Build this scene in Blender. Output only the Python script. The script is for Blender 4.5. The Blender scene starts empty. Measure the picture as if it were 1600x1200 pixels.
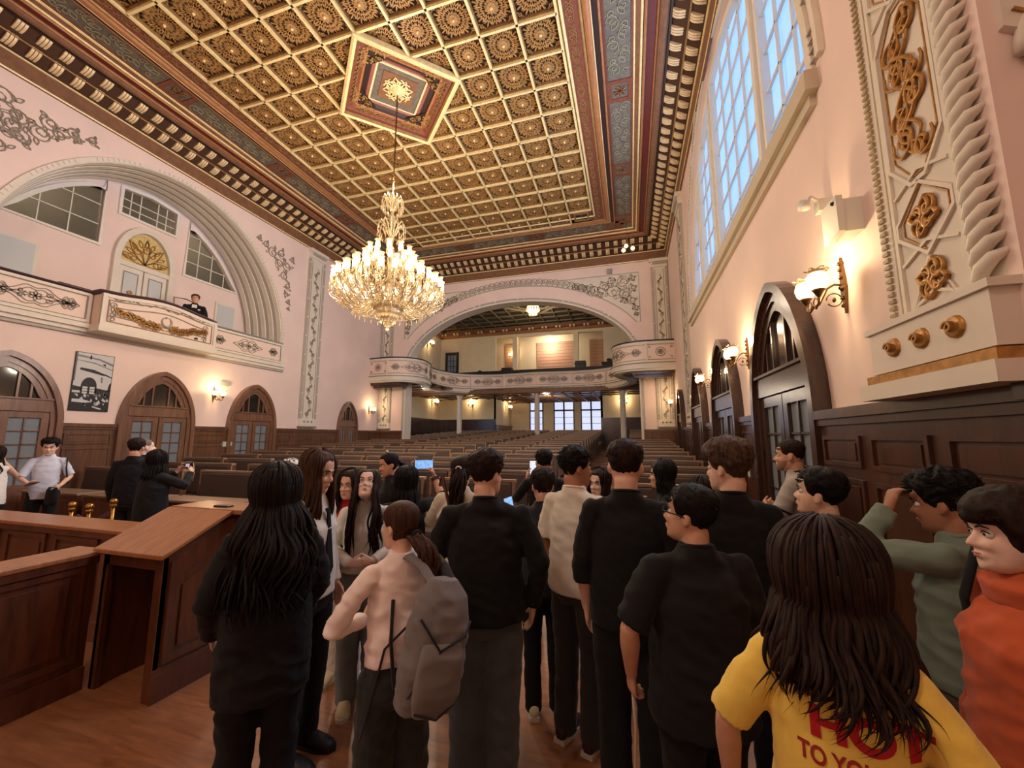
import bpy, bmesh, math, random
from mathutils import Vector, Matrix, noise, geometry
random.seed(7)
PI = math.pi
S = bpy.context.scene
COL = S.collection

# ------------------------------------------------------------ camera, world, exposure
EYE = 1.72
def _axes():
    y = Vector((185.0, -83.0, -620.0)).normalized()
    z = Vector((0, -y[2], y[1])).normalized()
    x = y.cross(z)
    return x, y, z
_x, _y, _z = _axes()
cam_data = bpy.data.cameras.new('camera')
cam = bpy.data.objects.new('camera', cam_data); COL.objects.link(cam)
cam_data.sensor_width = 36.0
cam_data.lens = 620.0 / 1600.0 * 36.0
cam_data.clip_start = 0.05; cam_data.clip_end = 200
M3 = Matrix((_x, _y, _z))            # rows: world axes in camera coords -> camera-to-world
cam.matrix_world = Matrix.Translation((0, 0, EYE)) @ M3.to_4x4()
S.camera = cam
S.view_settings.view_transform = 'Standard'
S.view_settings.look = 'None'
S.view_settings.exposure = 0.0
S.view_settings.gamma = 1.0
S.view_settings.use_curve_mapping = False
W = bpy.data.worlds.new('world'); S.world = W; W.use_nodes = True
W.node_tree.nodes['Background'].inputs[0].default_value = (0.42, 0.62, 1.0, 1)
W.node_tree.nodes['Background'].inputs[1].default_value = 1.2

def lamp(name, loc, energy, color=(1.0, 0.72, 0.42), r=0.06, kind='POINT', rot=None, size=None):
    d = bpy.data.lights.new(name, kind); d.energy = energy; d.color = color
    if kind == 'POINT': d.shadow_soft_size = r
    if kind == 'AREA':
        d.shape = 'RECTANGLE'; d.size = size[0]; d.size_y = size[1]
    o = bpy.data.objects.new(name, d); COL.objects.link(o); o.location = loc
    if rot: o.rotation_euler = rot
    return o
CX, CY = -4.65, 6.8                  # centre of the hall
WARM = (1.0, 0.815, 0.62)
K_CH, K_SC = 1.35, 1.0
for k in range(8):                   # the big chandelier's bulbs
    a = 2*PI*k/8 + 0.2
    lamp('chandelier_light', (CX+1.35*math.cos(a), CY+1.35*math.sin(a), 5.0), 58*K_CH, WARM, 0.12)
lamp('chandelier_light', (CX, CY, 7.05), 120*K_CH, WARM, 0.12)
lamp('chandelier_light', (CX, CY, 3.7), 60*K_CH, WARM, 0.12)
# daylight entering through the tall arched window of the right wall
lamp('window_daylight', (1.45, 7.0, 6.3), 420, (0.66, 0.76, 1.0), kind='AREA', rot=(0, math.radians(-90+180), 0), size=(3.0, 6.2))
# unseen warm lamp behind the camera, standing in for the lights on the stage
lamp('stage_light', (-3.0, -1.0, 7.4), 300, (1.0, 0.84, 0.68), 0.4)

# ------------------------------------------------------------ materials
MATS = {}
def nd(nt, t, **kw):
    n = nt.nodes.new(t)
    for k, v in kw.items(): setattr(n, k, v)
    return n
def srgb(r, g, b):
    f = lambda c: ((c/255+0.055)/1.055)**2.4 if c/255 > 0.04045 else c/255/12.92
    return (f(r), f(g), f(b), 1)
def mat(name, rgb, rough=0.6, metal=0.0, noise_amt=0.0, noise_scale=8.0, bump=0.0, bump_scale=60.0,
        emit=None, estr=0.0, stretch=(1, 1, 1), rgb2=None, spec=0.5, coat=0.0, sheen=0.0, trans=0.0, ior=1.45):
    if name in MATS: return MATS[name]
    m = bpy.data.materials.new(name); m.use_nodes = True
    nt = m.node_tree; b = nt.nodes['Principled BSDF']
    c = srgb(*rgb)
    b.inputs['Base Color'].default_value = c
    b.inputs['Roughness'].default_value = rough
    b.inputs['Metallic'].default_value = metal
    b.inputs['Specular IOR Level'].default_value = spec
    b.inputs['Coat Weight'].default_value = coat
    b.inputs['Coat Roughness'].default_value = 0.15
    b.inputs['Sheen Weight'].default_value = sheen
    b.inputs['Transmission Weight'].default_value = trans
    b.inputs['IOR'].default_value = ior
    if emit:
        b.inputs['Emission Color'].default_value = srgb(*emit); b.inputs['Emission Strength'].default_value = estr
    tc = nd(nt, 'ShaderNodeTexCoord'); mp = nd(nt, 'ShaderNodeMapping')
    mp.inputs['Scale'].default_value = stretch
    nt.links.new(tc.outputs['Object'], mp.inputs['Vector'])
    if noise_amt > 0 or rgb2:
        n = nd(nt, 'ShaderNodeTexNoise'); n.inputs['Scale'].default_value = noise_scale
        n.inputs['Detail'].default_value = 5.0
        nt.links.new(mp.outputs[0], n.inputs['Vector'])
        r = nd(nt, 'ShaderNodeValToRGB')
        c2 = srgb(*rgb2) if rgb2 else tuple(min(1, x*(1+noise_amt)) for x in c[:3])+(1,)
        c1 = c if rgb2 else tuple(x*(1-noise_amt) for x in c[:3])+(1,)
        r.color_ramp.elements[0].position = 0.35; r.color_ramp.elements[1].position = 0.68
        r.color_ramp.elements[0].color = c1; r.color_ramp.elements[1].color = c2
        nt.links.new(n.outputs['Fac'], r.inputs['Fac']); nt.links.new(r.outputs[0], b.inputs['Base Color'])
    if bump > 0:
        n2 = nd(nt, 'ShaderNodeTexNoise'); n2.inputs['Scale'].default_value = bump_scale; n2.inputs['Detail'].default_value = 3
        nt.links.new(mp.outputs[0], n2.inputs['Vector'])
        bp = nd(nt, 'ShaderNodeBump'); bp.inputs['Strength'].default_value = bump; bp.inputs['Distance'].default_value = 0.01
        nt.links.new(n2.outputs['Fac'], bp.inputs['Height']); nt.links.new(bp.outputs[0], b.inputs['Normal'])
    MATS[name] = m
    return m
def wood(name, a, b_, stretch=(1, 1, 12), rough=0.35, coat=0.3, scale=3.0):
    if name in MATS: return MATS[name]
    m = bpy.data.materials.new(name); m.use_nodes = True
    nt = m.node_tree; b = nt.nodes['Principled BSDF']
    tc = nd(nt, 'ShaderNodeTexCoord'); mp = nd(nt, 'ShaderNodeMapping')
    mp.inputs['Scale'].default_value = (stretch[0], stretch[1], stretch[2])
    nt.links.new(tc.outputs['Object'], mp.inputs['Vector'])
    n = nd(nt, 'ShaderNodeTexNoise'); n.inputs['Scale'].default_value = scale; n.inputs['Detail'].default_value = 8; n.inputs['Roughness'].default_value = 0.65
    n.inputs['Distortion'].default_value = 0.6
    nt.links.new(mp.outputs[0], n.inputs['Vector'])
    r = nd(nt, 'ShaderNodeValToRGB'); r.color_ramp.elements[0].position = 0.3; r.color_ramp.elements[1].position = 0.72
    r.color_ramp.elements[0].color = srgb(*a); r.color_ramp.elements[1].color = srgb(*b_)
    nt.links.new(n.outputs['Fac'], r.inputs['Fac']); nt.links.new(r.outputs[0], b.inputs['Base Color'])
    b.inputs['Roughness'].default_value = rough; b.inputs['Coat Weight'].default_value = coat; b.inputs['Coat Roughness'].default_value = 0.2
    bp = nd(nt, 'ShaderNodeBump'); bp.inputs['Strength'].default_value = 0.15; bp.inputs['Distance'].default_value = 0.01
    nt.links.new(n.outputs['Fac'], bp.inputs['Height']); nt.links.new(bp.outputs[0], b.inputs['Normal'])
    MATS[name] = m
    return m

PLASTER = mat('pink_plaster', (232, 208, 197), 0.75, noise_amt=0.035, noise_scale=1.3, bump=0.08, bump_scale=25)
CREAM = mat('cream_plaster', (232, 216, 184), 0.75, noise_amt=0.03, noise_scale=2)
WHITE = mat('white_stucco', (222, 212, 196), 0.6, noise_amt=0.03, noise_scale=6, bump=0.05)
GREYW = mat('grey_painted_trim', (176, 168, 156), 0.6)
STENCIL = mat('grey_stencil_paint', (142, 130, 112), 0.6, noise_amt=0.15, noise_scale=20)
BUFF = mat('buff_stencil_paint', (168, 146, 112), 0.6, noise_amt=0.1, noise_scale=20)
GILT = mat('gilt_relief', (170, 122, 60), 0.42, 0.35, noise_amt=0.25, noise_scale=30)
GILT_L = mat('pale_gilt', (214, 190, 128), 0.45, 0.2, noise_amt=0.2, noise_scale=30)
PINKPANEL = mat('pink_panel', (232, 208, 192), 0.7)
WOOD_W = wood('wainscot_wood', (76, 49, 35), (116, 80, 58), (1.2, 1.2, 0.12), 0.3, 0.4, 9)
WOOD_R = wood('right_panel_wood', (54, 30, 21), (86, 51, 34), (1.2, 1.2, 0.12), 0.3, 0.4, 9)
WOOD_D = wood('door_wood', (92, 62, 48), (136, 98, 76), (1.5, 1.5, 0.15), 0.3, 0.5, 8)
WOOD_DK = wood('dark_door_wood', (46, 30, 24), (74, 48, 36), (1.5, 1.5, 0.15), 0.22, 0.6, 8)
WOOD_DESK = wood('desk_wood', (64, 34, 22), (106, 60, 38), (2, 2, 0.3), 0.3, 0.5, 7)
WOOD_TOP = wood('desk_top_wood', (136, 84, 48), (176, 118, 72), (6, 0.7, 1), 0.35, 0.35, 8)
WOOD_B = wood('bench_wood', (68, 44, 32), (104, 70, 50), (0.4, 3, 3), 0.35, 0.4, 7)
WOOD_BL = wood('bench_edge_wood', (124, 98, 76), (158, 128, 102), (0.4, 3, 3), 0.35, 0.4, 7)
PAD = mat('bench_fabric', (80, 66, 58), 0.85, noise_amt=0.12, noise_scale=60, bump=0.2, bump_scale=300)
GLASS_DK = mat('dark_glass', (36, 34, 32), 0.06, spec=0.8)
GLASS_FR = mat('frosted_glass', (118, 126, 132), 0.35, noise_amt=0.06, noise_scale=30)
LEAD = mat('dark_glazing_bar', (44, 34, 30), 0.5)
WBAR = mat('white_glazing_bar', (226, 220, 208), 0.55)
DAYPANE = mat('daylit_pane', (150, 190, 235), 0.3, emit=(126, 178, 240), estr=1.0, noise_amt=0.02)
FARPANE = mat('far_daylit_pane', (200, 210, 235), 0.3, emit=(205, 216, 250), estr=1.0)
BRASS = mat('brass', (176, 128, 62), 0.28, 0.9)
BRONZE = mat('bronze', (110, 82, 48), 0.35, 0.8)
BULB = mat('lit_glass_shade', (255, 240, 205), 0.3, emit=(255, 224, 165), estr=2.6)
BULBW = mat('lit_bulb', (255, 245, 220), 0.3, emit=(255, 232, 180), estr=14.0)
CRYSTAL = mat('cut_crystal', (176, 152, 112), 0.06, spec=1.0, noise_amt=0.35, noise_scale=60, emit=(255, 206, 140), estr=0.05)  # faint warm glow put into the crystal, as if lit by the bulbs
VELVET = mat('burgundy_velvet', (58, 14, 20), 0.8, sheen=0.4)
BLACK = mat('black_plastic', (14, 14, 15), 0.35)
SILVER = mat('silver', (190, 188, 182), 0.25, 0.9)
C_GOLD = mat('ceiling_gilt_beam', (232, 210, 154), 0.4, 0.1, noise_amt=0.1, noise_scale=12)
C_GOLD2 = mat('ceiling_old_gilt', (160, 124, 78), 0.45, 0.3, noise_amt=0.15, noise_scale=12)
C_LAT = mat('ceiling_lattice', (164, 124, 74), 0.5, 0.1, noise_amt=0.18, noise_scale=9)
C_BACK = mat('ceiling_dark_ground', (44, 27, 13), 0.7)
C_RED = mat('ceiling_red_band', (118, 66, 48), 0.5, noise_amt=0.18, noise_scale=14)
C_DRED = mat('ceiling_dark_red', (98, 36, 30), 0.5, noise_amt=0.12, noise_scale=10)
C_ORG = mat('ceiling_copper_moulding', (166, 112, 72), 0.4, 0.15, noise_amt=0.12, noise_scale=10)
C_BRN = mat('ceiling_brown', (126, 88, 62), 0.5, noise_amt=0.15, noise_scale=8)
C_DK = mat('ceiling_dark_strip', (48, 30, 26), 0.5)
C_GREY = mat('ceiling_grey_blue_panel', (104, 98, 86), 0.6, noise_amt=0.22, noise_scale=16)
C_GREYL = mat('ceiling_pale_scroll', (150, 140, 116), 0.5, noise_amt=0.1)
C_PINKB = mat('ceiling_rose_band', (140, 84, 78), 0.5)
C_CORB = mat('cornice_corbel', (234, 208, 162), 0.5, 0.05, noise_amt=0.12, noise_scale=9)

# ------------------------------------------------------------ mesh builder
class MB:
    def __init__(s): s.v = []; s.f = []; s.m = []; s.sm = []
    def add(s, vs, fs, mi=0, smooth=False):
        o = len(s.v); s.v.extend([tuple(v) for v in vs])
        for f in fs: s.f.append(tuple(i+o for i in f)); s.m.append(mi); s.sm.append(smooth)
        return s
    def box(s, x0, y0, z0, x1, y1, z1, mi=0, T=None):
        vs = [Vector((x, y, z)) for z in (z0, z1) for y in (y0, y1) for x in (x0, x1)]
        if T: vs = [T @ v for v in vs]
        return s.add(vs, [(0,2,3,1),(4,5,7,6),(0,1,5,4),(1,3,7,5),(3,2,6,7),(2,0,4,6)], mi)
    def tube(s, pts, r, n=6, mi=0, cap=True, flat=None, closed=False):
        pts = [Vector(p) for p in pts]; N = len(pts)
        if N < 2: return s
        rs = r if isinstance(r, (list, tuple)) else [r]*N
        vs = []; prev = None
        for i, p in enumerate(pts):
            if closed: t = pts[(i+1) % N]-pts[i-1]
            else: t = pts[min(i+1, N-1)]-pts[max(i-1, 0)]
            if t.length < 1e-9: t = Vector((0, 0, 1))
            t.normalize()
            if flat is not None: u = Vector(flat)
            elif prev is None: u = Vector((0, 0, 1)) if abs(t.z) < 0.9 else Vector((1, 0, 0))
            else: u = prev
            u = u - t*u.dot(t)
            if u.length < 1e-6: u = t.orthogonal()
            u.normalize(); prev = u; w = t.cross(u)
            for k in range(n):
                a = 2*PI*k/n+PI/n
                vs.append(p+(u*math.cos(a)+w*math.sin(a))*rs[i])
        fs = []
        for i in range(N if closed else N-1):
            j = (i+1) % N
            for k in range(n):
                fs.append((i*n+k, i*n+(k+1) % n, j*n+(k+1) % n, j*n+k))
        if cap and not closed:
            fs.append(tuple(range(n-1, -1, -1))); fs.append(tuple((N-1)*n+k for k in range(n)))
        return s.add(vs, fs, mi, n > 4)
    def lathe(s, prof, n=16, c=(0, 0, 0), mi=0, T=None, a0=0, a1=2*PI):
        full = abs(a1-a0-2*PI) < 1e-6; cnt = n if full else n+1
        vs = []
        for (r, z) in prof:
            for k in range(cnt):
                a = a0+(a1-a0)*k/n
                v = Vector((c[0]+r*math.cos(a), c[1]+r*math.sin(a), c[2]+z))
                vs.append(T @ v if T else v)
        fs = []
        for i in range(len(prof)-1):
            for k in range(n):
                k2 = (k+1) % cnt
                fs.append((i*cnt+k, i*cnt+k2, (i+1)*cnt+k2, (i+1)*cnt+k))
        return s.add(vs, fs, mi, True)
    def ball(s, c, rx, ry=None, rz=None, n=10, mi=0, T=None):
        ry = ry or rx; rz = rz or rx
        m = max(4, n//2+1); vs = []
        for i in range(m+1):
            ph = PI*i/m
            for k in range(n):
                a = 2*PI*k/n
                v = Vector((rx*math.sin(ph)*math.cos(a), ry*math.sin(ph)*math.sin(a), rz*math.cos(ph)))
                v = (T @ v if T else v)+Vector(c); vs.append(v)
        fs = [(i*n+k, (i+1)*n+k, (i+1)*n+(k+1) % n, i*n+(k+1) % n) for i in range(m) for k in range(n)]
        return s.add(vs, fs, mi, True)
    def prism(s, poly, fn, d0, d1, mi=0):
        """poly (u,v) list; fn(u,v,d)->point; caps + sides"""
        n = len(poly)
        tri = geometry.tessellate_polygon([[Vector((u, v, 0)) for u, v in poly]])
        vs = [fn(u, v, d0) for u, v in poly]+[fn(u, v, d1) for u, v in poly]
        fs = [tuple(t) for t in tri]+[tuple(i+n for i in reversed(t)) for t in tri]
        fs += [(i, (i+1) % n, n+(i+1) % n, n+i) for i in range(n)]
        return s.add(vs, fs, mi)
    def holed(s, outer, holes, fn, d0, d1, mi=0, mr=None):
        """wall slab with holes: front face at d0, back at d1, reveals"""
        loops = [outer]+holes; flat = [p for l in loops for p in l]
        tri = geometry.tessellate_polygon([[Vector((u, v, 0)) for u, v in l] for l in loops])
        vs = [fn(u, v, d0) for u, v in flat]+[fn(u, v, d1) for u, v in flat]; n = len(flat)
        s.add(vs, [tuple(t) for t in tri]+[tuple(i+n for i in reversed(t)) for t in tri], mi)
        for l in loops:
            k = len(l)
            s.add([fn(u, v, d0) for u, v in l]+[fn(u, v, d1) for u, v in l],
                  [(i, (i+1) % k, k+(i+1) % k, k+i) for i in range(k)], mi if mr is None else mr)
        return s
    def build(s, name, mats, parent=None, loc=None, recalc=True):
        me = bpy.data.meshes.new(name)
        me.from_pydata(s.v, [], s.f)
        if not isinstance(mats, (list, tuple)): mats = [mats]
        for m in mats: me.materials.append(m)
        me.polygons.foreach_set('material_index', s.m)
        me.polygons.foreach_set('use_smooth', s.sm)
        if recalc:
            bm = bmesh.new(); bm.from_mesh(me); bmesh.ops.recalc_face_normals(bm, faces=bm.faces); bm.to_mesh(me); bm.free()
        me.update()
        o = bpy.data.objects.new(name, me); COL.objects.link(o)
        if parent: o.parent = parent
        if loc: o.location = loc
        return o
def bevel(o, w=0.01, seg=2):
    m = o.modifiers.new('b', 'BEVEL'); m.width = w; m.segments = seg; m.limit_method = 'ANGLE'; return o
def empty(name, loc=(0, 0, 0), rz=0):
    o = bpy.data.objects.new(name, None); COL.objects.link(o); o.location = loc; o.rotation_euler = (0, 0, rz)
    o.empty_display_size = 0.1
    return o
def tag(o, label=None, cat=None, group=None, kind=None):
    if label: o['label'] = label
    if cat: o['category'] = cat
    if group: o['group'] = group
    if kind: o['kind'] = kind
    return o
def struct(o): o['kind'] = 'structure'; return o
def copy_tree(o, parent=None):
    c = o.copy(); COL.objects.link(c)
    if parent: c.parent = parent
    for ch in list(o.children): copy_tree(ch, c)
    return c
# surface mappers: (u, v, d) with d = distance out of the wall into the hall
XL, XR, YB, YF = -10.85, 1.6, 15.45, -1.85
ZC = 8.47
fL = lambda u, v, d: Vector((XL+d, u, v))
fR = lambda u, v, d: Vector((XR-d, u, v))
fB = lambda u, v, d: Vector((u, YB-d, v))

# ------------------------------------------------------------ 2-D ornament curves
def spiral(cx, cy, r, turns=1.4, a0=0.0, sgn=1, n=16):
    return [(cx+r*(1-0.85*t/n)*math.cos(a0+sgn*2*PI*turns*t/n), cy+r*(1-0.85*t/n)*math.sin(a0+sgn*2*PI*turns*t/n)) for t in range(n+1)]
def leaf(cx, cy, L, w, ang, n=6):
    out = []
    for i in range(n+1):
        t = i/n; out.append((t*L, w*math.sin(PI*t)))
    for i in range(n, -1, -1):
        t = i/n; out.append((t*L, -w*math.sin(PI*t)))
    c, s_ = math.cos(ang), math.sin(ang)
    return [(cx+x*c-y*s_, cy+x*s_+y*c) for x, y in out]
def vine_seg(cx, cy, w, h, k):
    """one motif of a pilaster's stencil: paired scrolls and leaves"""
    L = []
    sg = 1 if k % 2 else -1
    L.append(spiral(cx-sg*w*0.2, cy+h*0.14, w*0.27, 1.2, PI/2, sg))
    L.append(spiral(cx+sg*w*0.2, cy-h*0.14, w*0.27, 1.2, -PI/2, sg))
    L.append([(cx+w*0.34*math.sin(PI*2*t/12+(0 if sg > 0 else PI)), cy-h*0.5+h*t/12) for t in range(13)])
    L.append(leaf(cx, cy, w*0.4, w*0.1, PI/2+sg*0.5)); L.append(leaf(cx, cy, w*0.4, w*0.1, -PI/2+sg*0.5))
    L.append(leaf(cx+sg*w*0.1, cy-h*0.36, w*0.34, w*0.08, sg*0.5+PI/2))
    return L
def damask(cx, cy, w, h):
    """lens-shaped balcony ornament: nested pointed loops and rosette"""
    L = []
    for s_ in (1.0, 0.72):
        L.append([(cx-w/2*s_+w*s_*t/16, cy+h/2*s_*math.sin(PI*t/16)**1.3*(1+0.18*math.cos(6*PI*t/16))) for t in range(17)])
        L.append([(cx-w/2*s_+w*s_*t/16, cy-h/2*s_*math.sin(PI*t/16)**1.3*(1+0.18*math.cos(6*PI*t/16))) for t in range(17)])
    for q in (-1, 1):
        L.append(spiral(cx+q*w*0.2, cy+h*0.14, h*0.16, 1.1, 0, q)); L.append(spiral(cx+q*w*0.2, cy-h*0.14, h*0.16, 1.1, 0, -q))
        L.append(leaf(cx+q*w*0.06, cy, w*0.26, h*0.09, 0 if q > 0 else PI))
    for k in range(6): L.append(leaf(cx, cy, h*0.26, h*0.07, k*PI/3+PI/6))
    return L
def relief(mb, curves, fn, d, r, mi=0, n=4, flatn=None, taper=False):
    for c in curves:
        pts = [fn(u, v, d) for u, v in c]
        if taper:
            N = len(pts); rr = [r*(0.45+0.55*math.sin(PI*(i+0.5)/N)) for i in range(N)]
        else: rr = r
        mb.tube(pts, rr, n, mi, cap=False, flat=flatn)
def arc(cx, cz, a, b, t0=0.0, t1=PI, n=40):
    return [(cx+a*math.cos(t0+(t1-t0)*i/n), cz+b*math.sin(t0+(t1-t0)*i/n)) for i in range(n+1)]
def pointed(c, z0, hw, zt, n=14, p=0.80):
    """pointed (ogival) arch outline from right spring to left spring"""
    out = []; q = 0.16; R_ = hw*(1+q); pm = math.acos(q/(1+q)); sm_ = math.sin(pm)
    for i in range(n+1):
        ph = pm*i/n; out.append((c-q*hw+R_*math.cos(ph), z0+(zt-z0)*math.sin(ph)/sm_))
    return out+[(2*c-u, v) for u, v in reversed(out[:-1])]
def strip_band(mb, inner, outer, fn, d0, d1, mi=0):
    """solid band between two equal-length polylines, from depth d0 to d1"""
    n = len(inner)
    vs = [fn(u, v, d1) for u, v in inner]+[fn(u, v, d1) for u, v in outer]+[fn(u, v, d0) for u, v in inner]+[fn(u, v, d0) for u, v in outer]
    fs = []
    for i in range(n-1):
        fs += [(i, i+1, n+i+1, n+i), (2*n+i, 3*n+i, 3*n+i+1, 2*n+i+1), (i, 2*n+i, 2*n+i+1, i+1), (n+i, n+i+1, 3*n+i+1, 3*n+i)]
    fs += [(0, n, 3*n, 2*n), (n-1, 2*n-1+0, 4*n-1, 3*n-1)]
    return mb.add(vs, fs, mi)
# ============================================================ floor
FS = 0.055; FY0 = 5.2; ROW = 0.92
fl_mat = wood('parquet', (118, 72, 44), (160, 104, 66), (0.8, 6, 1), 0.42, 0.2, 4)
mb = MB(); mb.box(XL-1.5, YF-0.3, -0.2, 3.2, FY0-0.4, 0.0)
for k in range(25):                                  # shallow tiers that carry the benches
    y0 = FY0-0.4+k*ROW; z = FS*ROW*k
    mb.box(XL-1.5, y0, -0.2, 3.2, y0+ROW, z)
struct(mb.build('floor', fl_mat))
tier = lambda k: FS*ROW*k

# ============================================================ left wall with the arched gallery niche
NC, NA, NB_, NZ = 6.8, 3.25, 3.6, 4.05
spring = 4.62
niche = [(NC+NA, NZ)]+arc(NC, spring, NA, NB_, 0, PI, 48)+[(NC-NA, NZ)]
mb = MB()
mb.holed([(YF, 0), (YB, 0), (YB, 9.3), (YF, 9.3)], [niche], fL, 0, -0.06)
struct(mb.build('wall_left', PLASTER))
# stepped grooved archivolt, narrowing inwards
mb = MB(); NB = 9
for k in range(NB):
    t0, t1 = k/NB, (k+1)/NB
    a0, a1 = NA-0.30*t0, NA-0.30*t1; b0, b1 = NB_-0.06*t0, NB_-0.06*t1
    o = [(NC+a0, NZ)]+arc(NC, spring, a0, b0, 0, PI, 48)+[(NC-a0, NZ)]
    i_ = [(NC+a1, NZ)]+arc(NC, spring, a1, b1, 0, PI, 48)+[(NC-a1, NZ)]
    strip_band(mb, i_, o, fL, -1.15, -1.12*t0, k % 2)
struct(mb.build('trim_1', [WHITE, GREYW]))
mb = MB()                                            # thin dotted outer edging
e0 = [(NC+NA, NZ)]+arc(NC, spring, NA, NB_, 0, PI, 48)+[(NC-NA, NZ)]
e1 = [(NC+NA+0.09, NZ)]+arc(NC, spring, NA+0.09, NB_+0.09, 0, PI, 48)+[(NC-NA-0.09, NZ)]
strip_band(mb, e0, e1, fL, -0.01, 0.035, 0)
for k in range(100):
    a = PI*(k+0.5)/100
    if k % 12 < 9:
        c, s_ = math.cos(a), math.sin(a)
        mb.tube([fL(NC+(NA+0.02)*c, spring+(NB_+0.02)*s_, 0.035), fL(NC+(NA+0.08)*c, spring+(NB_+0.08)*s_, 0.035)], 0.008, 4, 1)
struct(mb.build('trim_2', [WHITE, GREYW]))
# niche back wall, with three windows opening into the corridor behind
XN = -12.15
fN = lambda u, v, d: Vector((XN+d, u, v))
C2 = 6.8
def win_l():   # big quarter window left of the door (mirrored for the right)
    pts = [(C2-0.98, 6.37), (C2-0.98, 7.93)]
    for i in range(9):
        y = C2-1.02-(2.75-1.02)*i/8
        pts.append((y, spring+3.5*math.sqrt(max(0, 1-((y-C2)/2.9)**2))-0.12))
    pts = [p for p in pts if p[1] > 6.4 or p[0] > C2-1.0]
    pts.append((C2-2.52, 6.37)); return pts
WL = win_l(); WR = [(2*C2-u, v) for u, v in WL]
WT = [(C2-0.62, 7.36), (C2+0.62, 7.36), (C2+0.62, 8.0), (C2, 8.08), (C2-0.62, 8.0)]
mb = MB()
mb.holed([(3.2, 3.9), (10.4, 3.9), (10.4, 8.4), (3.2, 8.4)], [WL, WT, WR], fN, 0, -0.12)
mb.box(XN-0.12, 3.2, 3.95, XL-0.07, 10.4, 4.06)           # gallery floor
struct(mb.build('wall_niche', PLASTER))
mb = MB(); mb.box(-14.2, 2.8, 5.2, -14.0, 10.8, 9.0); mb.box(-14.2, 2.8, 9.0, XN, 10.8, 9.1, 1); mb.box(-14.2, 2.7, 5.2, XN-0.1, 2.8, 9.0); mb.box(-14.2, 10.8, 5.2, XN-0.1, 10.9, 9.0); mb.box(-14.2, 2.7, 5.1, XN-0.1, 10.9, 5.2)
struct(mb.build('wall_corridor', [mat('corridor_paint', (150, 142, 126), 0.8), C_BRN]))
lamp('corridor_fill', (-13.1, 5.0, 8.2), 45, (1, 0.85, 0.65), 0.1)  # unseen fill lights, added to brighten the corridor behind the niche windows
lamp('corridor_fill', (-13.1, 9.0, 8.2), 30, (1, 0.85, 0.65), 0.1)
def window_frame(mb, poly, fn, w=0.09, d0=-0.02, d1=0.05, mi=0):
    c = (sum(p[0] for p in poly)/len(poly), sum(p[1] for p in poly)/len(poly))
    n = len(poly)
    outs = []
    for i in range(n):
        p0, p1, p2 = Vector(poly[i-1]), Vector(poly[i]), Vector(poly[(i+1) % n])
        d = ((p1-p0).normalized()+(p2-p1).normalized())
        nn = Vector((d.y, -d.x)).normalized()
        if (p1+nn*0.01-Vector(c)).length < (p1-Vector(c)).length: nn = -nn
        q = p1+nn*w; outs.append((q.x, q.y))
    strip_band(mb, poly+[poly[0]], outs+[outs[0]], fn, d0, d1, mi)
def clip_span(poly, axis, val):
    """extent of polygon along the other axis where coordinate 'axis' = val"""
    xs = []
    n = len(poly)
    for i in range(n):
        a, b = poly[i], poly[(i+1) % n]
        if (a[axis]-val)*(b[axis]-val) < 0:
            t = (val-a[axis])/(b[axis]-a[axis]); xs.append(a[1-axis]+t*(b[1-axis]-a[1-axis]))
    return (min(xs), max(xs)) if len(xs) >= 2 else None
def muntins(mb, poly, fn, us, vs, r=0.014, d=-0.05, mi=0):
    for u in us:
        s_ = clip_span(poly, 0, u)
        if s_: mb.tube([fn(u, s_[0], d), fn(u, s_[1], d)], r, 4, mi)
    for v in vs:
        s_ = clip_span(poly, 1, v)
        if s_: mb.tube([fn(s_[0], v, d), fn(s_[1], v, d)], r, 4, mi)
GLASS_N = mat('niche_window_glass', (205, 205, 196), 0.03, spec=0.5, trans=0.95, ior=1.1)
wi = 1
for poly, us, vs in ((WL, [C2-1.5, C2-2.0], [6.85, 7.35]), (WT, [C2-0.41, C2-0.2, C2, C2+0.2, C2+0.41], [7.57, 7.78]), (WR, [C2+1.35, C2+1.75, C2+2.15], [6.8, 7.2, 7.6])):
    mb = MB(); window_frame(mb, poly, fN); muntins(mb, poly, fN, us, vs)
    w = struct(mb.build('window_%d' % wi, WBAR)); wi += 1
    mb = MB(); mb.prism(poly, fN, -0.08, -0.07); mb.build('glass', GLASS_N, w)
# niche door with gilded fanlight
mb = MB()
out = [(C2+0.68, 4.07)]+[(C2+0.68, 6.2)]+arc(C2, 6.2, 0.68, 0.98, 0, PI, 20)+[(C2-0.68, 4.07)]
inn = [(C2+0.55, 4.07)]+[(C2+0.55, 6.2)]+arc(C2, 6.2, 0.55, 0.84, 0, PI, 20)+[(C2-0.55, 4.07)]
strip_band(mb, inn, out, fN, 0, 0.12)
mb.box(XN, C2-0.55, 6.02, XN+0.10, C2+0.55, 6.14)
d = struct(mb.build('door_1', WHITE))
mb = MB(); mb.prism(arc(C2, 6.14, 0.55, 0.88, 0, PI, 20), fN, 0.01, 0.03, 0)
cv = []
for k in range(5):
    a = PI*(k+0.5)/5
    cv += [spiral(C2+0.28*math.cos(a), 6.18+0.42*math.sin(a), 0.12, 1.2, a, 1 if k % 2 else -1), leaf(C2, 6.2, 0.5+0.2*math.sin(a), 0.07, a)]
for k in range(9):
    a = PI*(k+0.5)/9; cv.append(leaf(C2+0.3*math.cos(a), 6.18+0.48*math.sin(a), 0.2, 0.04, a))
relief(mb, cv, fN, 0.04, 0.014, 1, flatn=(1, 0, 0))
mb.build('fanlight', [GILT_L, GILT], d)
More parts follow.
